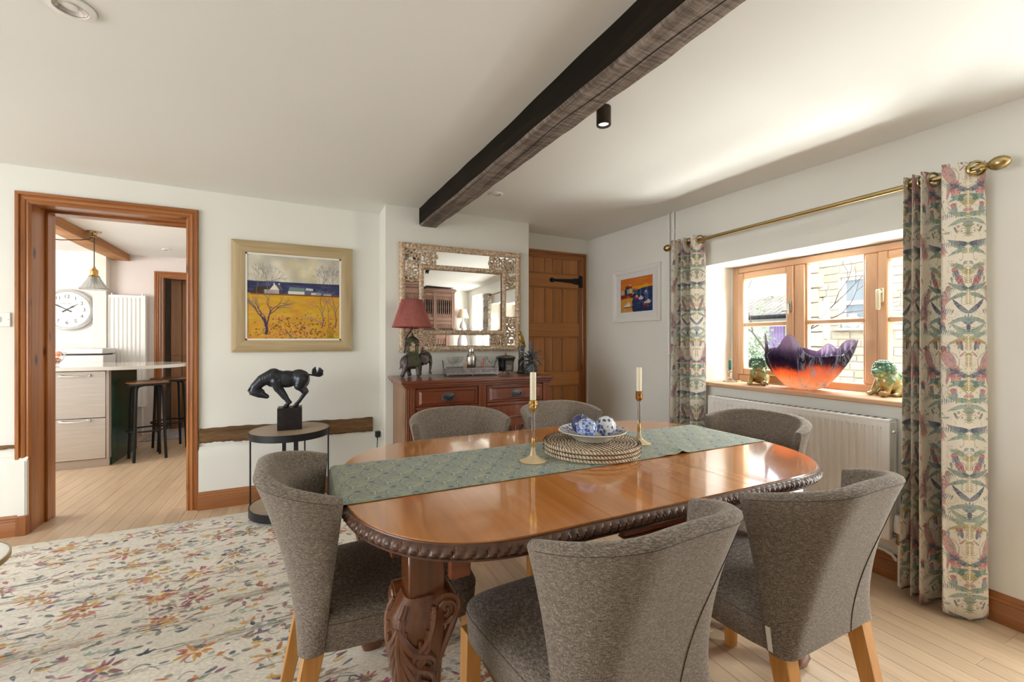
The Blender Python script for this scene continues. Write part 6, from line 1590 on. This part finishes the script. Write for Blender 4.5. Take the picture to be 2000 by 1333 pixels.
mb = MB()
for k in range(16): slate_row(k, 6.3, 7.42, 7)
o = mb.build('dark_roof_slates', plain('blue_slate', (.13, .14, .155), .8, var=.2), ob); stuff(o)
MB().cyl((-.36, 7.0, 2.15), (-.36, 10.6, 2.15), .06, n=12).build('gutter', M['iron'], ob)
MB().box(1.2, 4, 6.0, 11.5, 2.1, 4.6).build('upper_gable', bpy.data.materials['pale_render'], ob)
for k in range(5): MB().cbox(-.04, .0, 7.86+.088*k, 7.945+.088*k, .1, 1.92, .006).build('door_board', plain('lavender_paint', (.34, .22, .42), .6) if k == 0 else bpy.data.materials['lavender_paint'], ob)
MB().cbox(-.06, .02, 7.68, 7.76, 0, 2.2, .01).build('down_pipe', M['iron'], ob)
# shrub, bare branch and parked car
def foliage(name, loc, n, spread, size, cols, label, cat):
    root = empty(name, loc, 0, label, cat); mb = MB(); rr = random.Random(5)
    for _ in range(n):
        p = Vector((rr.gauss(0, spread[0]), rr.gauss(0, spread[1]), abs(rr.gauss(0, spread[2])))); d = Vector((rr.uniform(-1, 1), rr.uniform(-1, 1), rr.uniform(-.2, 1))).normalized(); s = d.orthogonal().normalized()*size*.35; e = d*size*rr.uniform(.6, 1.3)
        mb.add([p, p+e*.5+s, p+e, p+e*.5-s], [(0, 1, 2, 3)])
    stuff(mb.build('leaves', cols, root))
    mb = MB()
    for _ in range(16): mb.tube([(0, 0, 0), (rr.gauss(0, spread[0]*.4), rr.gauss(0, spread[1]*.4), spread[2]*.6), (rr.gauss(0, spread[0]), rr.gauss(0, spread[1]), spread[2]*1.4)], [.02, .012, .004], 5)
    mb.build('stems', plain('shrub_stem', (.12, .09, .06), .9), root)
foliage('shrub', (9.6, 6.75, -.25), 1900, (.30, .32, .72), .11, plain('sage_leaves', (.22, .30, .15), .7, var=.5, vscale=8), 'bushy grey green shrub growing in the yard beyond the sill', 'shrub')
mb = MB(); rr = random.Random(8)
def twig(p, d, L, r, k):
    q = p+d*L; mb.tube([p, p.lerp(q, .5)+Vector((rr.uniform(-.03, .03), rr.uniform(-.03, .03), 0)), q], [r, r*.8, r*.6], 5)
    if k:
        for _ in range(2): twig(q, (d+Vector((rr.uniform(-.3, .3), rr.uniform(-.8, .8), rr.uniform(-.5, .6)))).normalized(), L*.75, r*.6, k-1)
twig(Vector((7.55, 4.75, -.25)), Vector((0, .05, 1)), 1.0, .035, 4); o = mb.build('bare_sapling', plain('bark', (.07, .055, .045), .9)); tag(o, 'leafless sapling standing against the cottage corner', 'tree')
car = empty('parked_car', (6.0, 5.6, -.25), math.radians(90), 'white car parked in the yard, its bonnet just above the sill', 'car')
body = sculpt('body', [('e', (0, 0, .52), (.72, 1.7, .26)), ('e', (0, .2, .85), (.60, .95, .30)), ('c', (-.5, -1.3, .45), (-.5, 1.3, .45), .24, .24), ('c', (.5, -1.3, .45), (.5, 1.3, .45), .24, .24)], .05, plain('white_car_paint', (.70, .71, .72), .15, coat=.6), car, 3)
MB().ell((-.02, .2, .90), (.61, .86, .27), None, 24, 14).build('windows', plain('car_glass', (.05, .06, .07), .05), car)
for x in (-.66, .66):
    for y in (-1.05, 1.05):
        MB().cyl((x-.08, y, .3), (x+.08, y, .3), .30, n=24).build('wheel', plain('tyre', (.02, .02, .02), .7) if 'tyre' not in bpy.data.materials else bpy.data.materials['tyre'], car)
# ------------------------------------------------------------------ kitchen seen through the doorway
isl = empty('kitchen_island', (0, 0, 0), 0, 'kitchen peninsula with brushed metal drawers and dark green end panel', 'kitchen unit')
brush = NB('brushed_steel_front'); _n = brush.noise(brush.coord('Object', (3, 3, 160)), 1, 3); brush.set(Base_Color=brush.ramp(_n, [(.3, (.52, .49, .475)), (.7, (.64, .60, .585))]), Roughness=brush.math('MULTIPLY_ADD', _n, .15, .26), Metallic=.75); brush = brush.m
green = plain('dark_green_paint', (.008, .050, .036), .25, coat=.3)
MB().box(-3.2, -1.725, 5.41, 6.10, .07, .92).build('carcass', plain('taupe_carcass', (.42, .37, .34), .5), isl)
MB().cbox(-3.2, -1.718, 5.40, 5.42, 0, .075, .002).build('plinth', plain('steel_plinth', (.46, .39, .35), .35, .5), isl)
MB().cbox(-1.738, -1.716, 5.386, 5.44, .075, .92, .002).build('corner_post', plain('taupe_post', (.44, .37, .33), .4, .3), isl)
MB().cbox(-1.728, -1.712, 5.44, 6.12, .0, .92, .002).build('end_panel', green, isl)
for x0, x1 in ((-2.175, -1.742), (-2.61, -2.179), (-3.05, -2.614)):
    for z0, z1, hz in ((.472, .912, .874), (.080, .466, .448)):
        d = MB().cbox(x0, x1, 5.386, 5.408, z0, z1, .002).build('drawer', brush, isl); xc = (x0+x1)/2
        mb = MB()
        for s in (-1, 1): mb.cbox(xc+s*.098-.014, xc+s*.098+.014, 5.366, 5.387, hz-.012, hz+.012, .002)
        mb.tube([(xc-.098, 5.362, hz), (xc-.05, 5.350, hz-.004), (xc, 5.346, hz-.005), (xc+.05, 5.350, hz-.004), (xc+.098, 5.362, hz)], .006, 8); mb.build('handle', M['chrome'], d)
mb = MB(); P = [(-3.2, 5.335), (-1.95, 5.335)]
for k in range(25):
    t = -PI/2+PI*k/24; P.append((-1.80+.58*abs(math.cos(t))**.9, 5.885+.55*math.sin(t)))
P += [(-1.95, 6.435), (-3.2, 6.435)]
mb.prism(P, .921, .955); o = mb.build('worktop', plain('white_quartz', (.76, .74, .70), .10, coat=.3)); bevel(o, .003, 2, 50); tag(o, 'white quartz worktop with rounded end over the peninsula', 'worktop')
def stool(x, y, lab):
    root = empty('bar_stool', (x, y, 0), math.radians(25), lab, 'stool', 'bar stools at the kitchen peninsula')
    MB().lathe([(0, .762), (.150, .762), (.172, .770), (.178, .780), (.172, .789), (.12, .784), (0, .780)], 48).build('seat', wood('stool_seat_wood', (.14, .06, .022), (.24, .11, .045), (.34, .18, .085), 'x', .8, .25, .3, .04) if 'stool_seat_wood' not in bpy.data.materials else bpy.data.materials['stool_seat_wood'], root)
    MB().lathe([(.165, .752), (.176, .754), (.179, .766), (.174, .776), (.166, .768)], 48, caps=False).build('seat_band', M['iron'], root)
    for k in range(4):
        a = PI/4+PI/2*k; c, s = math.cos(a), math.sin(a)
        MB().tube([(.05*c, .05*s, .752), (.11*c, .11*s, .750), (.138*c, .138*s, .735), (.148*c, .148*s, .70), (.158*c, .158*s, .45), (.178*c, .178*s, .0)], .0125, 10).build('leg', M['iron'], root)
    MB().tube([(.163*math.cos(t), .163*math.sin(t), .30) for t in [2*PI*q/48 for q in range(48)]], .0085, 8, closed=True).build('foot_ring', M['iron'], root)
stool(-1.475, 5.575, 'nearer round wooden bar stool with black tube legs at the peninsula'); stool(-1.395, 6.02, 'farther round wooden bar stool half hidden behind the nearer one')
kr = empty('tall_radiator', (0, 0, 0), 0, 'tall white vertical radiator on the kitchen wall', 'radiator')
fluted(6.955, -2.232, -1.862, .364, 1.775, .040, 'front_panel', rw_, kr, .018, .012, -1, 'x')
MB().cbox(-2.236, -1.858, 6.968, 7.03, .360, 1.780, .004).build('body', rw_, kr)
for x in (-2.2, -1.9): MB().cyl((x, 6.99, 1.775), (x, 6.99, 1.80), .01, n=10).build('cap', M['chrome'], kr)
for x in (-2.2, -1.9): MB().cyl((x, 6.99, .0), (x, 6.99, .365), .009, n=10).build('pipe', rw_, kr)
pe = empty('pendant_lamp', (-1.93, 5.70, 0), 0, 'pendant lamp with ribbed glass shade and brass cap on black flex over the worktop', 'lamp')
mb = MB(); mb.lathe([(0, 2.3), (.056, 2.3), (.054, 2.292), (.022, 2.285), (.016, 2.262), (.024, 2.25), (.012, 2.24), (0, 2.238)][::-1], 24); mb.build('ceiling_rose', M['brass'], pe)
mb = MB(); mb.tube([(0, 0, 2.245), (0, 0, 1.94)], .0042, 8); mb.tube([(0, 0, 2.25), (-.03, -.025, 2.215), (-.08, -.06, 2.195), (-.20, -.12, 2.170), (-.35, -.2, 2.165), (-.6, -.3, 2.22), (-.8, -.4, 2.29)], .0042, 8); mb.build('flex', M['black'], pe)
mb = MB(); mb.lathe([(0, 1.838), (.036, 1.838), (.044, 1.846), (.036, 1.856), (.030, 1.862), (.031, 1.905), (.026, 1.915), (.014, 1.925), (.010, 1.945), (0, 1.95)], 24); mb.build('brass_cap', plain('bright_brass', (.60, .38, .14), .25, 1.0), pe)
mb = MB(); n = 72
mb.grid(lambda u, v: ((.040+.072*v+(.0018*math.cos(u*2*PI*24)*v))*math.cos(2*PI*u), (.040+.072*v+(.0018*math.cos(u*2*PI*24)*v))*math.sin(2*PI*u), 1.842-.125*v**.85), n*2, 12, True, True)
o = mb.build('glass_shade', NB('pendant_glass').set(Base_Color=(.86, .88, .86), Roughness=.12, Transmission_Weight=.7, IOR=1.2).m, pe); mm = o.modifiers.new('s', 'SOLIDIFY'); mm.thickness = .003
MB().ell((0, 0, 1.80), (.028, .028, .038)).build('bulb', plain('opal_bulb', (.85, .84, .8), .2), pe)
ck = empty('wall_clock', (-2.615, 7.048, 1.578), 0, 'round chrome rimmed wall clock with black numerals showing ten to two', 'clock')
T = Matrix.Rotation(PI/2, 4, 'X')
MB().lathe([(0, 0), (.238, 0), (.246, .02), (.246, .055), (.236, .072), (.222, .076), (.214, .070), (.214, .060), (0, .060)], 72, True, T).build('case', plain('pale_chrome_case', (.62, .64, .66), .22, .8), ck)
MB().lathe([(0, .0605), (.213, .0605), (.213, .0615), (0, .0615)], 72, True, T).build('dial', plain('clock_dial', (.80, .80, .76), .5), ck)
ink = plain('clock_ink', (.05, .05, .055), .5)
for k in range(1, 13):
    a = PI/2-2*PI*k/12; text_mesh('numeral', str(k), .058, ink, ck, Matrix.Translation((.158*math.cos(a), -.0625, .158*math.sin(a))) @ T)
text_mesh('dial_lettering', 'ELECTRIC', .025, plain('grey_ink', (.35, .35, .36), .5), ck, Matrix.Translation((0, -.0625, .072)) @ T)
mb = MB()
for k in range(60):
    a = 2*PI*k/60; c, s = math.cos(a), math.sin(a); l = .010 if k % 5 == 0 else .005; p = Vector((c*.200, -.063, s*.200)); q = Vector((c*(.200-l), -.063, s*(.200-l))); t = Vector((-s, 0, c))*.0012
    mb.add([p+t, p-t, q-t, q+t], [(0, 1, 2, 3), (3, 2, 1, 0)])
stuff(mb.build('minute_marks', ink, ck))
def hand(name, ang, L, wd):
    d = Vector((math.cos(ang), 0, math.sin(ang))); t = Vector((-d.z, 0, d.x)); mb = MB(); y = -.066; st = [(-.05, wd*.9), (-.035, wd*.9), (0, wd*.6), (L*.25, wd*.6), (L*.55, wd*1.1), (L*.66, wd*.35), (L, wd*.2)]
    vs = []
    for s, w_ in st: vs += [d*s+t*w_+Vector((0, y, 0)), d*s-t*w_+Vector((0, y, 0))]
    vs += [v+Vector((0, -.002, 0)) for v in vs]; n = len(st)*2
    fs = []
    for i in range(len(st)-1): a = i*2; fs += [(a, a+1, a+3, a+2), (n+a+2, n+a+3, n+a+1, n+a), (a, a+2, n+a+2, n+a), (a+3, a+1, n+a+1, n+a+3)]
    mb.add(vs, fs); mb.build(name, ink, ck)
hand('hour_hand', PI/2-2*PI*(1+50/60)/12, .125, .009); hand('minute_hand', PI/2-2*PI*50/60, .185, .008)
MB().ell((0, -.068, 0), (.010, .004, .010)).build('hub', ink, ck)
rk = empty('range_cooker', (0, 0, 0), 0, 'white enamel range with closed lids behind the worktop', 'cooker')
MB().cbox(-3.3, -2.14, 6.56, 6.92, 0, 1.035, .006).build('body', M['kwhite'], rk)
MB().box(-3.28, -2.17, 6.575, 6.92, 1.035, 1.050).build('dark_gap', M['iron'], rk); MB().cbox(-3.3, -2.14, 6.55, 6.92, 1.050, 1.118, .010).build('lid', plain('white_enamel', (.80, .80, .79), .2), rk)
bwl = empty('fruit_bowl', (-2.36, 5.92, .9555), 0, 'white wire bowl of peaches on the kitchen worktop', 'bowl')
mb = MB()
for r, z in ((.075, .012), (.105, .05), (.125, .095), (.13, .125)): mb.tube([(r*math.cos(t), r*math.sin(t), z) for t in [2*PI*q/40 for q in range(40)]], .003, 6, closed=True)
for k in range(16): a = 2*PI*k/16; mb.tube([(r*math.cos(a), r*math.sin(a), z) for r, z in ((.0, .003), (.075, .012), (.105, .05), (.125, .095), (.13, .125))], .0022, 5)
mb.build('wire_frame', plain('white_wire', (.7, .7, .72), .4), bwl)
pm = plain('peach_skin', (.62, .20, .075), .5, var=.35, vscale=14)
for k, (x, y, z) in enumerate(((.0, .0, .042), (.062, .02, .050), (-.03, .06, .05), (-.035, -.055, .05), (.05, -.045, .052), (.02, .01, .108), (.078, .012, .112), (-.035, .005, .112))):
    o = MB().ell((0, 0, 0), (.0275, .0275, .027), None, 18, 12).build('peach', pm, None, (-2.36+x, 5.92+y, .9555+z)); tag(o, 'peach '+['in the middle of the bottom layer', 'at the right of the bottom layer', 'at the back left of the bottom layer', 'at the front left of the bottom layer', 'at the front right of the bottom layer', 'topping the middle of the heap', 'topping the right of the heap', 'topping the left of the heap'][k]+' in the white wire fruit bowl', 'fruit', 'peaches in the wire bowl')
mb = MB()
def kb(u, v):
    y = 4.02+3.02*u; P = [(-2.215, 2.305), (-2.215, 2.225), (-2.205, 2.215), (-2.045, 2.213), (-2.035, 2.222), (-2.035, 2.305)]; k = int(round(v*5)); x, z = P[k]; return (x+.006*math.sin(y*4+z*20)+.10*(1-u), y, z+.004*math.sin(y*5.3+x*30))
mb.grid(kb, 50, 5, False); e = [kb(1, i/5) for i in range(6)]; mb.add(e, [tuple(range(6))]); o = bmf(mb.build('kitchen_beam', M['kbeam'])); tag(o, 'honey coloured oak beam across the kitchen ceiling', 'beam')
hr = empty('hall_runner', (-1.25, 7.05, 0), 0, 'grey patterned runner rug beyond the kitchen door', 'rug')
MB().cbox(-.55, .35, -.55, 1.3, .0, .010, .003).build('pile', plain('grey_runner', (.34, .31, .32), .95, var=.45, vscale=45), hr)
ha = empty('coat_rack', (-1.62, 8.745, 1.35), 0, 'row of dark coats hanging in the hall beyond the kitchen', 'coat rack')
MB().cbox(-.25, .5, -.02, .004, .2, .28, .004).build('rail', M['pine_x'], ha)
for k in range(3):
    MB().ell((-.14+.22*k, -.07, -.20-.05*(k % 2)), (.10, .06, .42), None, 14, 10).build('coat', plain('dark_coat', (.02, .02, .024), .9) if k == 0 else bpy.data.materials['dark_coat'], ha)

# ------------------------------------------------------------------ fittings
def downlight(x, y, z, r, lab):
    root = empty('downlight', (x, y, z), 0, lab, 'downlight', 'recessed downlights'); wm = M['white']
    MB().lathe([(r*.68, -.004), (r*.70, -.007), (r*.98, -.005), (r, -.001), (r, .002), (r*.68, .002)], 48, caps=False).build('bezel', wm, root)
    MB().lathe([(0, .012), (r*.3, .012), (r*.55, .003), (r*.66, -.003), (r*.68, -.003), (r*.68, .012)], 36, caps=False).build('reflector', plain('lamp_reflector', (.62, .62, .62), .2, .7) if 'lamp_reflector' not in bpy.data.materials else bpy.data.materials['lamp_reflector'], root)
    MB().lathe([(0, -.0015), (r*.28, .000), (r*.32, .006), (0, .008)], 24).build('lamp_lens', plain('lamp_lens', (.8, .8, .78), .15) if 'lamp_lens' not in bpy.data.materials else bpy.data.materials['lamp_lens'], root)
downlight(-.688, 1.862, ceil_z(-.688, 1.862)-.001, .062, 'white recessed downlight in the ceiling left of the beam'); downlight(1.232, 2.85, ceil_z(1.232, 2.85)-.001, .050, 'white recessed downlight in the ceiling right of the beam near the chimney breast'); downlight(-1.52, 6.45, 2.298, .05, 'white recessed downlight in the kitchen ceiling')
sp = empty('ceiling_spotlight', (1.206, 1.572, 0), 0, 'dark bronze cylinder spotlight on the ceiling beside the beam', 'spotlight')
MB().lathe([(.0, 2.19), (.024, 2.19), (.026, 2.172), (.0315, 2.172), (.0325, 2.176), (.0325, 2.252), (0, 2.252)], 36).build('body', plain('dark_bronze', (.045, .032, .024), .4, .7), sp)
em = NB('lit_lens'); em.set(Base_Color=(.9, .9, .88), Emission_Color=(1, .97, .92), Emission_Strength=.8); MB().lathe([(0, 2.178), (.012, 2.177), (.0235, 2.180), (.0235, 2.186), (0, 2.186)], 28).build('lens', em.m, sp)
sw = empty('light_switch', (-1.70, YB-.001, 1.332), 0, 'white light switch on the wall left of the kitchen doorway', 'switch')
bevel(MB().box(-.074, .045, -.010, 0, -.044, .044).build('plate', M['white'], sw), .003, 2)
for x in (-.05, -.005): MB().cbox(x-.010, x+.010, -.014, -.009, -.017, .017, .002).build('rocker', M['white'], sw)
for x in (-.066, .036): MB().ell((x, -.0102, 0), (.0025, .001, .0025), None, 8, 6).build('screw', M['brass'], sw)
sk = empty('wall_socket', (.5505, 3.615, .452), 0, 'white double socket on the side of the chimney breast', 'socket')
bevel(MB().box(-.010, 0, -.073, .073, -.043, .043).build('plate', M['white'], sk), .003, 2)
for y in (-.035, .035): MB().cbox(-.013, -.009, y-.007, y+.007, .012, .034, .002).build('rocker', M['white'], sk)
pg = empty('plug_with_flex', (.540, 3.645, .440), 0, 'black plug with trailing flex in the socket by the chimney breast', 'plug')
mb = MB(); mb.cbox(-.040, -.0005, -.024, .024, -.026, .024, .006); mb.cyl((-.022, 0, -.024), (-.022, 0, -.046), .006, .004, 10); mb.build('plug_top', M['black'], pg)
MB().tube([(-.022, 0, -.044), (-.024, .005, -.12), (-.030, .01, -.25), (-.05, -.02, -.38), (-.08, -.12, -.432)], .0035, 7).build('flex', M['black'], pg)
lt = empty('white_side_table', (-1.263, 2.197, 0), 0, 'round white topped side table with brass rim standing on the rug at the left edge', 'side table')
MB().lathe([(0, .395), (.262, .395), (.262, .408), (0, .408)], 64, False).build('top', plain('white_top', (.80, .77, .70), .3), lt); MB().lathe([(.262, .388), (.267, .39), (.267, .410), (.2615, .410)], 64, caps=False).build('rim', M['brass'], lt)
for k in range(3): a = 2*PI*k/3+2.6; MB().cyl((.05*math.cos(a), .05*math.sin(a), .394), (.19*math.cos(a), .19*math.sin(a), .0092), .009, n=10).build('leg', M['brass'], lt)

# ------------------------------------------------------------------ behind the photographer, seen in the looking glass
cbm = {a: wood('faded_teak_'+a, (.17, .085, .06), (.27, .155, .115), (.36, .225, .17), a, .8, .7, 0, .2) for a in 'xz'}
kc = empty('carved_cabinet', (1.70, -.31, 0), 0, 'tall faded teak cabinet with spindle doors reflected in the mirror', 'cabinet')
MB().box(-.48, .48, -.185, .16, 0, 2.08).build('carcass', cbm['z'], kc)
for k, (o_, z0, z1) in enumerate(((.02, 2.08, 2.12), (.045, 2.12, 2.16), (.03, 2.16, 2.185))): MB().cbox(-.48-o_, .48+o_, -.185, .16+o_, z0, z1, .006).build('cornice', cbm['x'], kc)
for x in (-.48, -.04, .40): MB().cbox(x, x+.08, .155, .185, 0, 2.08, .004).build('stile', cbm['z'], kc)
for z in (.0, .62, .70, 1.24, 1.34, 1.98): MB().cbox(-.48, .48, .155, .18, z, z+.08, .004).build('rail', cbm['x'], kc)
for x0 in (-.40, .04):
    for z0, z1 in ((.78, 1.24), (1.42, 1.98)):
        MB().box(x0, x0+.36, .158, .162, z0, z1).build('dark_backing', M['iron'], kc)
        for k in range(7):
            x = x0+.03+.05*k; MB().lathe([(.007, z0+.1), (.012, z0+.13), (.007, z0+.18), (.011, (z0+z1)/2), (.007, z1-.18), (.012, z1-.13), (.007, z1-.1)], 10, True, Matrix.Translation((x, .172, 0))).build('spindle', cbm['z'], kc)
        for zz in (z0, z1-.1):
            mb = MB(); mb.box(x0, x0+.36, .162, .170, zz, zz+.1)
            for k in range(8):
                for q in range(3): mb.ell((x0+.022+.045*k, .172, zz+.017+.033*q), (.016, .008, .012), None, 8, 6)
            mb.build('carved_rail', cbm['x'], kc)
cst = empty('console_chest', (2.46, -.30, 0), 0, 'small pale painted chest below the reflected lamp', 'chest')
MB().cbox(-.15, .15, -.16, .16, .06, .90, .005).build('carcass', M['white'], cst); MB().cbox(-.17, .17, -.18, .18, .90, .925, .005).build('top', cbm['x'], cst)
for k in range(3):
    d = MB().cbox(-.13, .13, .155, .172, .10+.265*k, .345+.265*k, .004).build('drawer', M['white'], cst); MB().ell((0, .182, .222+.265*k), .013).build('knob', M['brass'], d)
for x in (-.13, .13):
    for y in (-.14, .14): MB().cyl((x, y, 0), (x, y, .065), .016, .02, 10).build('foot', cbm['z'], cst)
tl = empty('table_lamp', (2.44, -.28, .9255), 0, 'pale ceramic lamp with cream shade on the chest, reflected in the mirror', 'lamp')
MB().lathe([(0, 0), (.06, 0), (.062, .012), (.035, .03), (.055, .12), (.085, .22), (.075, .32), (.03, .40), (.016, .44), (.012, .54), (0, .55)], 32).build('base', plain('pale_ceramic', (.62, .66, .72), .25, coat=.3), tl)
MB().lathe([(.15, .50), (.152, .50), (.085, .74), (.083, .74)], 40).build('lamp_shade', plain('cream_shade', (.66, .55, .42), .85), tl)
